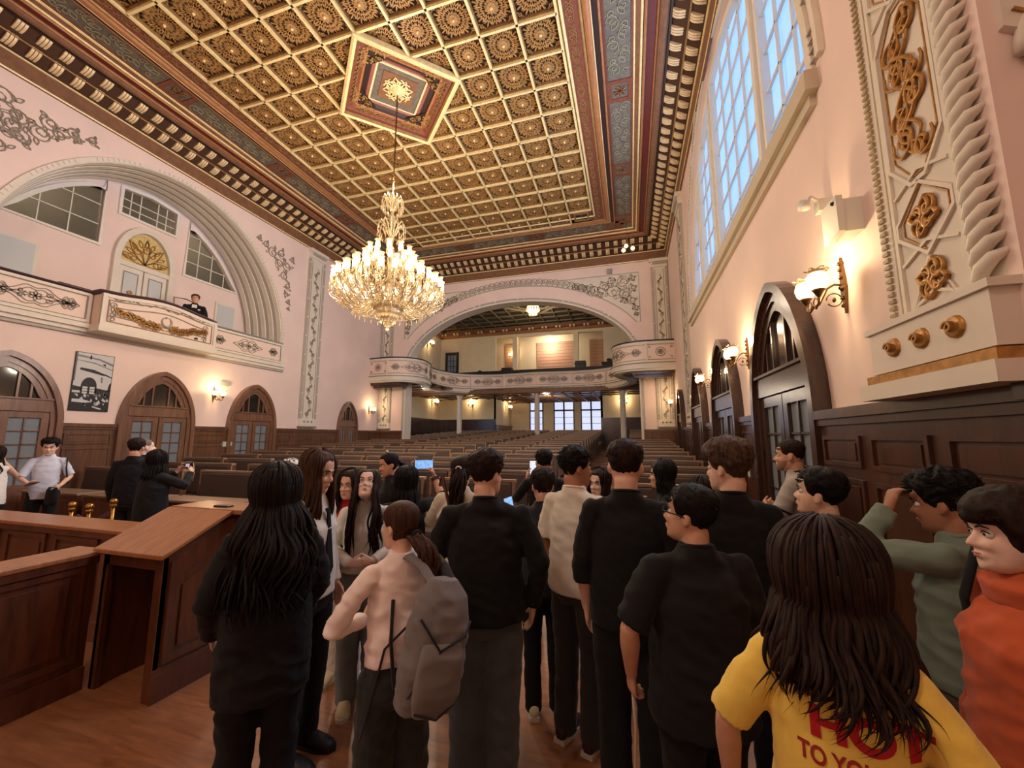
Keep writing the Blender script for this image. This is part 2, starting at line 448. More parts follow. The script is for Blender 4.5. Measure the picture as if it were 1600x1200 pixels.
for s_ in (-1, 1):
    mb = MB(); c = C2+s_*0.275
    mb.box(XN+0.01, c-0.26, 4.07, XN+0.05, c+0.26, 6.02)
    mb.box(XN+0.05, c-0.17, 4.25, XN+0.06, c+0.17, 5.9, 1)
    for a, b in ((c-0.15, 4.27), (c-0.15, 5.88)): mb.box(XN+0.06, a, b-0.01, XN+0.07, a+0.3, b+0.01, 2)
    for a in (c-0.15, c+0.15): mb.box(XN+0.06, a-0.008, 4.27, XN+0.07, a+0.008, 5.88, 2)
    l = mb.build('door_leaf', [WHITE, mat('pale_grey_panel', (196, 198, 196), 0.6), STENCIL], d)
    mb = MB(); cv = [leaf(c, 4.95, 0.34, 0.1, PI/2), leaf(c-0.07, 5.0, 0.2, 0.06, PI/2+0.4), leaf(c+0.07, 5.0, 0.2, 0.06, PI/2-0.4), spiral(c, 5.35, 0.06, 1, 0)]
    relief(mb, cv, fN, 0.075, 0.022, 0); mb.build('gilded_ornament', GILT, l)
for (a, b, zt, n) in ((8.72, 9.38, 5.87, 2), (4.22, 4.88, 5.87, 3)):
    mb = MB(); mb.box(XN, a, 4.07, XN+0.06, b, zt); mb.box(XN+0.06, a+0.06, 4.12, XN+0.07, b-0.06, zt-0.06, 1)
    struct(mb.build('door_%d' % n, [WHITE, mat('pale_grey_panel', (196, 198, 196), 0.6)]))
# left gallery balcony
PB = MB()
def balcony_panel(mb, a, b, z0, z1, fn, d, motifs, curved=0.0):
    fr = 0.055
    mb.holed([(a, z0), (b, z0), (b, z1), (a, z1)], [[(a+fr, z0+fr), (b-fr, z0+fr), (b-fr, z1-fr), (a+fr, z1-fr)]], fn, d, d-0.05, 0)
    mb.holed([(a+fr, z0+fr), (b-fr, z0+fr), (b-fr, z1-fr), (a+fr, z1-fr)], [[(a+fr+0.02, z0+fr+0.02), (b-fr-0.02, z0+fr+0.02), (b-fr-0.02, z1-fr-0.02), (a+fr+0.02, z1-fr-0.02)]], fn, d-0.015, d-0.05, 2)
    mb.prism([(a+fr, z0+fr), (b-fr, z0+fr), (b-fr, z1-fr), (a+fr, z1-fr)], fn, d-0.03, d-0.06, 1)
    for c in motifs: relief(mb, c, fn, d-0.028, 0.012, 2)
BZ0, BZ1 = 4.05, 4.70
mb = MB()
for a, b in ((3.58, 5.2), (7.62, 10.02)):
    h = 0.62; m = (a+b)/2
    balcony_panel(mb, a, b, BZ0+0.03, BZ1, fL, 0.12, [damask(m, 4.39, 0.95, 0.36), damask(a+0.34, 4.39, 0.34, 0.24), damask(b-0.34, 4.39, 0.34, 0.24)])
mb.box(XL-0.02, 3.55, 3.96, XL+0.16, 10.1, 4.05, 0); mb.box(XL-0.02, 3.55, 3.88, XL+0.1, 10.15, 3.97, 0)
mb.box(XL-0.02, 3.55, 3.82, XL+0.06, 10.15, 3.89, 4); mb.box(XL-0.1, 3.55, BZ0, XL+0.08, 10.05, BZ1, 0)
# projecting centre with ogee top
XC0, XC1 = 5.22, 7.62
fC = lambda u, v, d: Vector((XL+0.42+d, u, v))
top = [(XC0+(XC1-XC0)*t/24, 4.72+0.13*(0.5-0.5*math.cos(2*PI*t/24))) for t in range(25)]
mb.prism([(XC0, 4.02), (XC1, 4.02)]+list(reversed(top)), fC, -0.42, -0.03, 1)
inset = lambda k, dz: [(XC0+k, 4.02+k), (XC1-k, 4.02+k)]+[(XC1-k-(XC1-XC0-2*k)*t/24, 4.72-k+0.13*(0.5-0.5*math.cos(2*PI*t/24))) for t in range(25)]
mb.holed([(XC0, 4.02), (XC1, 4.02)]+list(reversed(top)), [inset(0.07, 0)], fC, 0.0, -0.04, 0)
mb.holed(inset(0.11, 0), [inset(0.13, 0)], fC, -0.01, -0.03, 2)
mb.holed(inset(0.24, 0), [inset(0.26, 0)], fC, -0.01, -0.03, 2)
mb.box(XL, XC0-0.03, 3.90, XL+0.46, XC1+0.03, 4.02, 0)
m = (XC0+XC1)/2
cv = [vine_seg(0, 0, 0.2, 0.35, k) for k in range(2)]
rot = lambda cvs, cx, cy: [[(cx+v, cy+u) for u, v in c] for c in cvs]
for k in range(7): relief(mb, rot(vine_seg(0, 0, 0.085, 0.3, k), XC0+0.34+k*0.285, 4.615+0.1*math.sin(PI*(0.12+0.76*k/6))), fC, -0.015, 0.007, 2)
for a in (XC0+0.24, XC1-0.24):
    relief(mb, [spiral(a-.05, 4.5, 0.07, 1.3, 0, 1), spiral(a-.05, 4.2, 0.07, 1.3, PI, -1), leaf(a-.05, 4.35, 0.12, 0.03, PI/2), leaf(a-.05, 4.35, 0.12, 0.03, -PI/2)], fC, -0.015, 0.009, 2)
# laurel branches and crescent
for sg in (-1, 1):
    stem = [(m+sg*(0.02+0.86*t/12), 4.20+0.20*(t/12)**1.2+0.02*math.sin(t)) for t in range(13)]
    relief(mb, [stem], fC, 0.0, 0.011, 3)
    for i, (u, v) in enumerate(stem[1:]):
        for q in (-1.1, -.4, .5, 1.2): relief(mb, [leaf(u, v, (0.15 if abs(q) < 1 else .11)*(1.15-.04*i), 0.026, (0.3 if sg > 0 else PI-0.3)+q*0.75+.3*math.sin(i*2.1))], fC, 0.005, 0.009, 3)
cres = arc(m+0.02, 4.42, 0.10, 0.115, PI*0.62, PI*2.38, 18)
mb.tube([fC(u, v, 0.0) for u, v in cres], [0.006+0.02*math.sin(PI*i/18) for i in range(19)], 5, 4)
mb.ball(tuple(fC(m, 4.52, 0.0)), 0.026, mi=4)
b = struct(mb.build('trim_3', [WHITE, PINKPANEL, STENCIL, GILT, GREYW]))
mb = MB()                                            # burgundy velvet rail
rail = [(XL+0.03, 3.55, 4.73), (XL+0.03, XC0-.04, 4.73), (XL+0.33, XC0, 4.75)]+[(XL+0.36, XC0+(XC1-XC0)*t/12, 4.75+0.13*(0.5-0.5*math.cos(2*PI*t/12))) for t in range(1, 12)]+[(XL+0.33, XC1, 4.75), (XL+0.03, XC1+.04, 4.73), (XL+0.03, 10.05, 4.72)]
mb.tube(rail, 0.055, 8)
mb.box(XL-0.1, 4.7, 4.74, XL+0.05, 5.2, 4.8)
v = tag(mb.build('velvet_rail', VELVET), 'burgundy velvet covered rail running along the top of the left balcony', 'rail')
# ============================================================ left wall spandrel scrolls
mb = MB()
def spandrel(mb, fn, pts_, mi=0):
    for (u, v, r, s_) in pts_:
        relief(mb, [spiral(u, v, r, 1.5, s_, 1 if s_ > 0 else -1), spiral(u, v, r*0.85, 1.1, s_+2.2, -1 if s_ > 0 else 1)], fn, 0.01, 0.016, mi, taper=True)
        for q in range(3): relief(mb, [leaf(u+r*0.7*math.cos(s_+q*2.1), v+r*0.7*math.sin(s_+q*2.1), r*0.75, r*0.16, s_+q*2.1+0.7)], fn, 0.01, 0.012, mi)
right = [(9.45, 7.62, .2, 1), (9.78, 7.72, .17, -1), (10.02, 7.4, .2, 2), (9.72, 7.36, .18, -2), (9.95, 7.02, .17, 1), (10.12, 6.72, .13, -1), (10.08, 6.45, .11, 2), (10.18, 6.2, .09, 1), (9.2, 7.78, .12, 1), (8.95, 7.88, .09, -1), (10.2, 5.98, .06, 1), (10.22, 7.7, .1, 1)]
spandrel(mb, fL, right); spandrel(mb, fL, [(2*6.8-u, v, r, PI-s_) for u, v, r, s_ in right])
spandrel(mb, fL, [(4.6, 7.95, .13, 1), (4.9, 8.02, .1, -1), (4.25, 7.9, .17, 2), (3.75, 7.5, .26, 1), (3.6, 7.95, .22, -2)])
struct(mb.build('trim_4', STENCIL))

# ============================================================ wainscot panels
def wainscot(name, fn, spans, ztop, mt, depth=0.05, ex=0.0, zbot=0.0):
    mb = MB()
    for a, b in spans:
        mb.prism([(a, zbot), (b, zbot), (b, ztop-0.05), (a, ztop-0.05)], fn, ex, depth+ex)
        mb.prism([(a, ztop-0.07), (b, ztop-0.07), (b, ztop), (a, ztop)], fn, ex, depth+0.05+ex)
        mb.prism([(a, ztop-0.12), (b, ztop-0.12), (b, ztop-0.07), (a, ztop-0.07)], fn, ex, depth+0.025+ex)
        n = max(1, round((b-a)/0.75)); w = (b-a)/n
        for k in range(n):
            u0, u1 = a+k*w+0.06, a+(k+1)*w-0.06
            for z0, z1 in ((ztop-0.42, ztop-0.2), (zbot+0.2, ztop-0.5)):
                if u1-u0 < 0.1: continue
                mb.holed([(u0, z0), (u1, z0), (u1, z1), (u0, z1)], [[(u0+0.03, z0+0.03), (u1-0.03, z0+0.03), (u1-0.03, z1-0.03), (u0+0.03, z1-0.03)]], fn, depth+0.018+ex, depth+ex)
                mb.prism([(u0+0.07, z0+0.05), (u1-0.07, z0+0.05), (u1-0.07, z1-0.05), (u0+0.07, z1-0.05)], fn, depth+ex-0.01, depth+0.01+ex)
    return struct(mb.build(name, mt))
LD = [(4.2, 0.83, 3.29), (6.72, 0.80, 3.29), (9.2, 0.78, 3.29), (13.38, 0.56, 3.14)]
def spans_of(doors, a, b):
    out = []; x = a
    for c, hw, _ in sorted(doors):
        out.append((x, c-hw)); x = c+hw
    out.append((x, b)); return out
wainscot('trim_5', fL, spans_of(LD, YF, YB), 2.0, WOOD_W)
RD = [(4.75, 0.88, 3.38), (7.35, 0.86, 3.38), (9.95, 0.8, 3.32), (13.3, 0.56, 3.2)]
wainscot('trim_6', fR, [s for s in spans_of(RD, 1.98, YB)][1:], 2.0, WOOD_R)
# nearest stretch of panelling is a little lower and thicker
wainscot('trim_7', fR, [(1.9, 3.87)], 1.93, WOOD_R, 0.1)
mb = MB()
mb.box(XR-0.16, 1.86, 0, 3.2, 1.98, 1.88); mb.box(XR-0.2, 1.82, 1.86, 3.2, 1.98, 1.93)
struct(mb.build('trim_8', WOOD_R))

# ============================================================ arched doors
def arch_door(n, fn, c, hw, zt, frame, fan, pane_m, ztr=2.42, wide=0.17, leafpanes=(2, 4)):
    z0 = 1.95
    mb = MB()
    o = [(c+hw, 0)]+pointed(c, z0, hw, zt)+[(c-hw, 0)]
    i1 = [(c+hw-wide*0.55, 0)]+pointed(c, z0, hw-wide*0.55, zt-wide*0.6)+[(c-hw+wide*0.55, 0)]
    i2 = [(c+hw-wide, 0)]+pointed(c, z0, hw-wide, zt-wide*1.25)+[(c-hw+wide, 0)]
    strip_band(mb, i1, o, fn, 0, 0.14); strip_band(mb, i2, i1, fn, 0, 0.09)
    iw = hw-wide
    mb.prism([(c-iw, ztr-0.22), (c+iw, ztr-0.22), (c+iw, ztr), (c-iw, ztr)], fn, 0.0, 0.1)
    mb.prism([(c-iw, ztr), (c+iw, ztr), (c+iw, ztr+0.03), (c-iw, ztr+0.03)], fn, 0.0, 0.13)
    d = struct(mb.build('door_%d' % n, frame))
    fp = [p for p in pointed(c, z0, iw, zt-wide*1.25) if p[1] > ztr+0.03]
    mb = MB(); mb.prism([(c+iw*0.97, ztr)]+fp+[(c-iw*0.97, ztr)], fn, 0.015, 0.03); mb.build('fanlight_glass', fan, d)
    mb = MB()
    fpoly = [(c+iw*0.97, ztr)]+fp+[(c-iw*0.97, ztr)]
    ins = []
    for (u, v) in fpoly: ins.append((c+(u-c)*0.80, ztr+0.02+(v-ztr)*0.84))
    strip_band(mb, ins+[ins[0]], fpoly+[fpoly[0]], fn, 0.02, 0.07)
    for k in (-2, -1, 0, 1, 2):
        u = c+k*iw*0.27; s_ = clip_span(fpoly, 0, u)
        if s_: mb.tube([fn(u, s_[0], 0.045), fn(u, s_[1]-0.04, 0.045)], 0.022, 4)
    mb.build('fanlight_bars', frame, d)
    for sg in (-1, 1):
        cc = c+sg*iw/2; w = iw/2-0.01
        mb = MB()
        a0, a1, b0, b1 = cc-w+0.11, cc+w-0.11, 0.85, ztr-0.34
        mb.holed([(cc-w, 0.02), (cc+w, 0.02), (cc+w, ztr-0.23), (cc-w, ztr-0.23)], [[(a0, b0), (a1, b0), (a1, b1), (a0, b1)]], fn, 0.07, 0.01)
        mb.prism([(cc-w+0.1, 0.15), (cc+w-0.1, 0.15), (cc+w-0.1, 0.72), (cc-w+0.1, 0.72)], fn, 0.06, 0.085)
        nx, ny = leafpanes
        for k in range(1, nx): mb.tube([fn(a0+(a1-a0)*k/nx, b0, 0.05), fn(a0+(a1-a0)*k/nx, b1, 0.05)], 0.014, 4)
        for k in range(1, ny): mb.tube([fn(a0, b0+(b1-b0)*k/ny, 0.05), fn(a1, b0+(b1-b0)*k/ny, 0.05)], 0.014, 4)
        l = mb.build('door_leaf', frame, d)
        mb = MB(); mb.prism([(a0, b0), (a1, b0), (a1, b1), (a0, b1)], fn, 0.02, 0.035); mb.build('glass_panes', pane_m, l)
        mb = MB(); hp = [fn(cc-sg*(w-0.05), 1.02, 0.07), fn(cc-sg*(w-0.05), 1.02, 0.12), fn(cc-sg*(w-0.17), 1.02, 0.12)]
        mb.tube(hp, 0.012, 6); mb.build('door_handle', BRASS, l)
    return d
k = 4
for c, hw, zt in LD:
    arch_door(k, fL, c, hw, zt, WOOD_D, GLASS_DK, GLASS_FR, ztr=2.42 if hw > 0.6 else 2.35, wide=0.17 if hw > 0.6 else 0.1, leafpanes=(2, 5)); k += 1
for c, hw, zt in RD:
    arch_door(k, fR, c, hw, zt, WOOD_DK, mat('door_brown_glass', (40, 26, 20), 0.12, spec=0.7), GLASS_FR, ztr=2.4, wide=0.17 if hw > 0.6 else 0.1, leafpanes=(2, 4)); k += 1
DOORN = k

# ============================================================ right wall with the great arched window
RA, RBh, RZ, RC = 3.45, 3.72, 4.78, 7.08
rwin = [(RC+RA, RZ)]+arc(RC, RZ+0.0, RA, RBh, 0, PI, 48)[1:-1]+[(RC-RA, RZ)]
mb = MB()
mb.holed([(1.98, 0), (YB, 0), (YB, 9.3), (1.98, 9.3)], [rwin], fR, 0, -0.3)
mb.box(XR-0.15, 1.92, 0, 3.3, 1.98, 9.3)             # pier end facing the stage
mb.box(3.2, YF, 0, 3.3, 1.98, 9.3)
struct(mb.build('wall_right', PLASTER))
fW = lambda u, v, d: Vector((XR+0.16-d, u, v))
mb = MB()                                            # window: frame, mullions, glazing bars, sill
rin = [(RC+RA-0.13, RZ)]+arc(RC, RZ, RA-0.13, RBh-0.13, 0, PI, 48)[1:-1]+[(RC-RA+0.13, RZ)]
strip_band(mb, rin, rwin, fW, -0.05, 0.08)
for u, w in ((5.08, 0.13), (7.62, 0.13), (9.2, 0.1)):
    s_ = clip_span(rin, 0, u); zt = s_[1] if s_ else 8
    mb.prism([(u-w, RZ), (u+w, RZ), (u+w, zt), (u-w, zt)], fW, -0.05, 0.08)
    mb.prism([(u-w*0.4, RZ), (u+w*0.4, RZ), (u+w*0.4, zt), (u-w*0.4, zt)], fW, 0.08, 0.12)
z = RZ+0.1
us = []
for a, b, n in ((RC-RA+0.13, 4.95, 3), (5.21, 7.49, 4), (7.75, 9.1, 3), (9.3, RC+RA-0.13, 3)):
    for q in range(1, n): us.append(a+(b-a)*q/n)
muntins(mb, [(RC+RA-0.13, RZ)]+arc(RC, RZ, RA-0.13, RBh-0.13, 0, PI, 48)[1:-1]+[(RC-RA+0.13, RZ)], fW, us, [RZ+0.52*q for q in range(1, 7)], 0.022, 0.02)
w = struct(mb.build('window_4', WBAR))
mb = MB(); mb.prism(rin, fW, -0.04, -0.02); mb.build('glass', DAYPANE, w)
mb = MB(); mb.prism([(RC-RA-0.12, RZ-0.2), (RC+RA+0.12, RZ-0.2), (RC+RA+0.12, RZ-0.02), (RC-RA-0.12, RZ-0.02)], fR, -0.2, 0.1)
mb.prism([(RC-RA-0.05, RZ-0.3), (RC+RA+0.05, RZ-0.3), (RC+RA+0.05, RZ-0.2), (RC-RA-0.05, RZ-0.2)], fR, -0.0, 0.05)
mb.build('window_sill', mat('stone_sill', (196, 184, 160), 0.6), w)
mb = MB()                                            # toothed edging round the window
o2 = arc(RC, RZ, RA+0.10, RBh+0.10, 0, PI, 48); strip_band(mb, arc(RC, RZ, RA, RBh, 0, PI, 48), o2, fR, -0.01, 0.03)
o3 = arc(RC, RZ, RA+0.26, RBh+0.24, 0, PI, 48); strip_band(mb, arc(RC, RZ, RA+0.2, RBh+0.18, 0, PI, 48), o3, fR, -0.01, 0.045)
for k in range(130):
    a = PI*(k+0.5)/130
    if k % 14 < 11:
        c, s_ = math.cos(a), math.sin(a)
        mb.tube([fR(RC+(RA+0.09)*c, RZ+(RBh+0.08)*s_, 0.025), fR(RC+(RA+0.21)*c, RZ+(RBh+0.19)*s_, 0.025)], 0.015, 4, 1)
struct(mb.build('trim_9', [WHITE, GREYW]))

# ============================================================ slender pilasters
def pilaster(n, fn, c, w, z0=2.05, z1=8.47, d=0.05):
    mb = MB()
    mb.prism([(c-w/2, z0), (c+w/2, z0), (c+w/2, z1-0.15), (c-w/2, z1-0.15)], fn, 0, d, 0)
    for s_ in (-1, 1):
        mb.prism([(c+s_*w/2-0.045, z0+0.3), (c+s_*w/2+0.045, z0+0.3), (c+s_*w/2+0.045, z1-0.35), (c+s_*w/2-0.045, z1-0.35)], fn, 0.0, d+0.02, 1)
        mb.tube([fn(c+s_*(w/2-0.1), z0+0.32, d), fn(c+s_*(w/2-0.1), z1-0.4, d)], 0.012, 4, 2)
        for k in range(9): mb.ball(tuple(fn(c+s_*w/2, z0+0.5+k*(z1-z0-1.0)/8, d+0.02)), 0.035, n=6, mi=0)
    mb.prism([(c-w/2-0.03, z0), (c+w/2+0.03, z0), (c+w/2+0.03, z0+0.3), (c-w/2-0.03, z0+0.3)], fn, 0, d+0.03, 0)
    mb.prism([(c-w/2-0.06, z0), (c+w/2+0.06, z0), (c+w/2+0.06, z0+0.05), (c-w/2-0.06, z0+0.05)], fn, 0, d+0.06, 2)
    for k in (-1, 0, 1): mb.ball(tuple(fn(c+k*w*0.25, z0+0.2, d+0.03)), 0.035, n=8, mi=2)
    mb.prism([(c-w/2-0.04, z1-0.32), (c+w/2+0.04, z1-0.32), (c+w/2+0.04, z1-0.12), (c-w/2-0.04, z1-0.12)], fn, 0, d+0.05, 0)
    for k in range(7): mb.prism([(c-w/2+k*w/7+0.01, z1-0.22), (c-w/2+k*w/7+0.07, z1-0.22), (c-w/2+k*w/7+0.07, z1-0.14), (c-w/2+k*w/7+0.01, z1-0.14)], fn, d+0.05, d+0.09, 1)
    mb.prism([(c-w/2-0.1, z1-0.12), (c+w/2+0.1, z1-0.12), (c+w/2+0.1, z1), (c-w/2-0.1, z1)], fn, 0, d+0.12, 0)
    nseg = int((z1-z0-0.9)/0.42)
    for k in range(nseg):
        relief(mb, vine_seg(c, z0+0.55+0.42*k, w*0.42, 0.42, k), fn, d+0.004, 0.011, 2)
    struct(mb.build('trim_%d' % n, [WHITE, GREYW, STENCIL]))
pilaster(10, fL, 11.3, 0.66); pilaster(11, fB, -10.52, 0.5); pilaster(12, fB, 1.28, 0.5); pilaster(13, fR, 11.5, 0.66)
pilaster(14, fL, 2.3, 0.66)

# ============================================================ great gilded pilaster near the camera (right)
fP = lambda u, v, d: Vector((1.45-d, u, v))
mb = MB()
mb.box(1.45, 1.98, 2.30, XR+0.01, 2.72, ZC, 0)
U0, U1 = 2.10, 2.60
for u in (U0, U1): mb.tube([fP(u, 2.34, 0.0), fP(u, 8.3, 0.0)], 0.008, 4, 2)
for u in (U0+0.035, U1-0.035): mb.prism([(u-0.012, 2.36), (u+0.012, 2.36), (u+0.012, 8.3), (u-0.012, 8.3)], fP, 0, 0.014, 0)
for k in range(150):                                 # serrated left edge
    z = 2.34+k*0.04
    mb.prism([(2.65, z), (2.695, z+0.006), (2.695, z+0.02), (2.65, z+0.026)], fP, 0, 0.014, 2)
# strapwork: elongated hexagon frames alternating with lozenges, gilded scrolls within
segs = [(2.36, 2.62, 0), (2.62, 3.0, 1), (3.0, 4.05, 2), (4.05, 4.45, 1), (4.45, 5.5, 2), (5.5, 5.9, 1), (5.9, 6.95, 2), (6.95, 7.35, 1), (7.35, 8.3, 2)]
cu = (U0+U1)/2; hw = 0.19
for z0, z1, ty in segs:
    h = z1-z0; zc = (z0+z1)/2
    if ty == 2: poly = [(cu-0.05, z0+0.01), (cu-hw, z0+0.17), (cu-hw, z1-0.17), (cu-0.05, z1-0.01), (cu+0.05, z1-0.01), (cu+hw, z1-0.17), (cu+hw, z0+0.17), (cu+0.05, z0+0.01)]
    elif ty == 1: poly = [(cu, z0), (cu-hw, zc-0.04), (cu-hw, zc+0.04), (cu, z1), (cu+hw, zc+0.04), (cu+hw, zc-0.04)]
    else: poly = [(cu-0.14, z0), (cu, z1-0.02), (cu+0.14, z0)]
    mb.tube([fP(u, v, 0.006) for u, v in poly], 0.014, 4, 0, closed=True)
    mb.tube([fP(cu+(u-cu)*0.82, zc+(v-zc)*0.93, 0.004) for u, v in poly], 0.005, 4, 4, closed=True)
    for q in (-1, 1): mb.tube([fP(cu+q*hw, z0-0.0, 0.006), fP(cu, z0+0.07, 0.006)], 0.011, 4, 0)
    cv = []
    if ty == 2:
        for q in range(4):
            zz = z0+0.22+q*(h-0.44)/3; sg = 1 if q % 2 else -1
            cv += [spiral(cu-sg*0.06, zz+0.03, 0.085, 1.4, 0.5, sg), spiral(cu+sg*0.07, zz-0.05, 0.075, 1.3, 2.5, -sg), leaf(cu, zz, 0.13, 0.035, PI/2+sg*0.5), leaf(cu, zz, 0.12, 0.03, -PI/2+sg*0.6)]
        cv.append([(cu+0.07*math.sin(2*PI*t/12), z0+0.16+(h-0.32)*t/24) for t in range(25)])
        cv.append([(cu-0.07*math.sin(2*PI*t/12), z0+0.16+(h-0.32)*t/24) for t in range(25)])
    else:
        for q in range(4): cv += [spiral(cu+0.05*math.cos(q*PI/2+0.8), zc+0.05*math.sin(q*PI/2+0.8), 0.055, 1.2, q*PI/2, 1 if q % 2 else -1)]
        for q in range(4): cv.append(leaf(cu, zc, 0.10, 0.03, q*PI/2+0.3))
    relief(mb, cv, fP, 0.012, 0.0125, 4, n=6, taper=True)
for k in range(85):                                  # rope moulding on the near edge
    z = 2.36+k*0.07
    if 44 < k < 47: continue
    if k == 21: continue
    mb.tube([fP(2.085, z, -0.0), fP(2.07, z+0.015, 0.028), fP(2.03, z+0.045, 0.040), fP(1.99, z+0.078, 0.028), fP(1.965, z+0.098, -0.01)], [0.012, 0.027, 0.031, 0.027, 0.012], 7, 0)
# base
mb.box(1.36, 1.95, 2.07, XR, 2.76, 2.32, 0); mb.box(1.345, 1.93, 2.30, XR, 2.78, 2.335, 0)
mb.prism([(1.93, 2.00), (2.79, 2.00), (2.79, 2.06), (1.93, 2.06)], lambda u, v, d: Vector((1.36-d, u, v)), -0.2, 0.02+0.0, 4)
mb.box(1.31, 1.90, 1.925, XR, 2.82, 2.01, 0)
for k in range(3):
    yy = 2.13+k*0.21
    mb.lathe([(0.001, 0.03), (0.02, 0.028), (0.035, 0.012), (0.045, 0.016), (0.052, 0.0)], 12, (0, 0, 0), 4, T=Matrix.Translation((1.36, yy, 2.19)) @ Matrix.Rotation(-PI/2, 4, 'Y'))
    relief(mb, [spiral(yy, 2.19, 0.03, 1.2, 0)], lambda u, v, d: Vector((1.33-d, u, v)), 0.003, 0.006, 4)
struct(mb.build('trim_15', [WHITE, GREYW, BUFF, WHITE, GILT]))
# springing of the stage arch on the pier end: grooved band and gilded panel
mb = MB()
fE = lambda u, v, d: Vector((u, 1.92-d, v))
for k in range(5):
    pts = [(1.54+0.035*k+0.5*(1-math.cos(a)), 3.22-0.01*k+0.42*math.sin(a)) for a in [0, .15, .3, .45, .6, .8, 1.0, 1.25]]
    mb.tube([fE(u, v, 0.03+0.012*(k % 2)) for u, v in pts], 0.024, 6, k % 2)
mb.prism([(1.5, 3.36), (1.75, 3.22), (2.4, 3.9), (2.0, 4.4), (1.5, 4.0)], fE, 0, 0.03, 0)
relief(mb, [spiral(1.72, 3.62, 0.11, 1.4, 0, 1), spiral(1.9, 3.8, 0.12, 1.4, 2, -1), leaf(1.62, 3.5, 0.2, 0.05, 0.8), spiral(1.62, 3.8, 0.07, 1.2, 1, 1)], fE, 0.035, 0.012, 2)
mb.tube([fE(1.53, 3.42, 0.035), fE(1.74, 3.28, 0.035), fE(2.2, 3.8, 0.035)], 0.008, 4, 2)
struct(mb.build('trim_16', [WHITE, STENCIL, GILT]))
# ============================================================ back wall with the gallery arch
BC, BA, BB, BZ = -4.55, 5.03, 2.85, 4.57
bar = [(BC+BA, 0)]+arc(BC, BZ, BA, BB, 0, PI, 56)+[(BC-BA, 0)]
outer = [(XL, 0), (XL, 9.3), (XR, 9.3), (XR, 0)]
mb = MB()
poly = [(XL, 0), (XL, 9.3), (XR, 9.3), (XR, 0)]+bar
mb.prism(poly, fB, 0, -0.55)
struct(mb.build('wall_back', PLASTER))
mb = MB()
o = [(BC+BA+0.07, 0)]+arc(BC, BZ, BA+0.07, BB+0.07, 0, PI, 56)+[(BC-BA-0.07, 0)]
strip_band(mb, bar, o, fB, -0.02, 0.03, 1)
strip_band(mb, [(BC+BA-0.07, 0)]+arc(BC, BZ, BA-0.07, BB-0.07, 0, PI, 56)+[(BC-BA+0.07, 0)], bar, fB, -0.56, 0.0, 0)
for k in range(16):
    a = PI*(k+0.5)/16
    if k % 2: mb.ball(tuple(fB(BC+(BA+0.03)*math.cos(a), BZ+(BB+0.03)*math.sin(a), 0.04)), 0.05, n=6, mi=0)
    mb.ball(tuple(fB(BC+(BA+0.03)*math.cos(a+0.05), BZ+(BB+0.03)*math.sin(a+0.05), 0.04)), 0.045, n=6, mi=0)
# rectangular framed spandrel field: flat white ground, border, scrolls
fx0, fx1, ftop = BC-BA-0.05, BC+BA+0.05, 8.05
oa = arc(BC, BZ+0.1, BA-0.12+0.55, BB+0.48, PI*0.14, PI*0.86, 50)
fld = [(fx1, oa[0][1])]+[p for p in oa if fx0 < p[0] < fx1]+[(fx0, oa[-1][1]), (fx0, ftop), (fx1, ftop)]
mb.prism(fld, fB, 0, 0.012, 0)
for cur in ([(fx0, oa[-1][1]), (fx0, ftop), (fx1, ftop), (fx1, oa[0][1])], oa):
    mb.tube([fB(u, v, 0.02) for u, v in cur], 0.02, 4, 1)
cv = []
for k in range(31):                                  # running chain of rings along the crown
    a = PI*(0.30+0.40*k/30); u = BC+(BA+0.55)*math.cos(a); v = BZ+0.12+(BB+0.62)*math.sin(a)
    r = 0.15
    cv += [arc(u, v, r, r, 0, 2*PI, 12), spiral(u, v, r*0.6, 1.2, a)]
for sg in (-1, 1):
    for (du, v, r) in ((3.35, 7.5, .26), (3.75, 7.62, .22), (4.1, 7.35, .3), (4.05, 7.8, .17), (4.5, 7.72, .27), (4.55, 7.2, .24), (4.85, 7.45, .17), (4.85, 7.85, .14), (4.8, 6.95, .2), (4.93, 6.65, .13), (4.5, 6.98, .14), (3.6, 7.3, .15), (2.95, 7.62, .18), (2.65, 7.72, .14), (4.95, 6.4, .09)):
        u = BC+sg*du
        cv += [spiral(u, v, r, 1.6, du*3, 1), spiral(u+r*0.3, v, r*0.8, 1.2, du*5, -1)]
        for q in range(4): cv.append(leaf(u+r*0.6*math.cos(q*1.6), v+r*0.6*math.sin(q*1.6), r*0.6, r*0.16, q*1.6+0.8))
relief(mb, cv, fB, 0.02, 0.013, 2)
struct(mb.build('trim_17', [WHITE, GREYW, STENCIL]))
wainscot('trim_18', fB, [(XL, BC-BA-0.02), (BC+BA+0.02, XR)], 2.0, WOOD_W)

# ============================================================ room beyond the arch
GX0, GX1, GY = -12.1, 3.0, 24.0
RX0, RX1, RY = -8.2, -1.6, 27.6
SL = 4.12                                            # underside of the gallery
mb = MB()
mb.box(GX0-0.1, 16.0, 0, GX0, GY, 8.75); mb.box(GX1, 16.0, 0, GX1+0.1, GY, 8.75)
mb.box(GX0, GY, 0, RX0, GY+0.1, 8.75); mb.box(RX1, GY, 0, GX1, GY+0.1, 4.3)
mb.box(RX0-0.1, GY, 0, RX0, RY, 4.3); mb.box(RX1, GY, 0, RX1+0.1, RY, 4.3)
fG = lambda u, v, d: Vector((u, RY-d, v))
wins = [(-6.85, -5.85), (-5.1, -3.66), (-3.22, -1.8)]
mb.holed([(RX0, 0), (RX1, 0), (RX1, 4.4), (RX0, 4.4)], [[(a, 2.1), (b, 2.1), (b, 4.28-0.02), (a, 4.28-0.02)] for a, b in wins], fG, 0, -0.15)
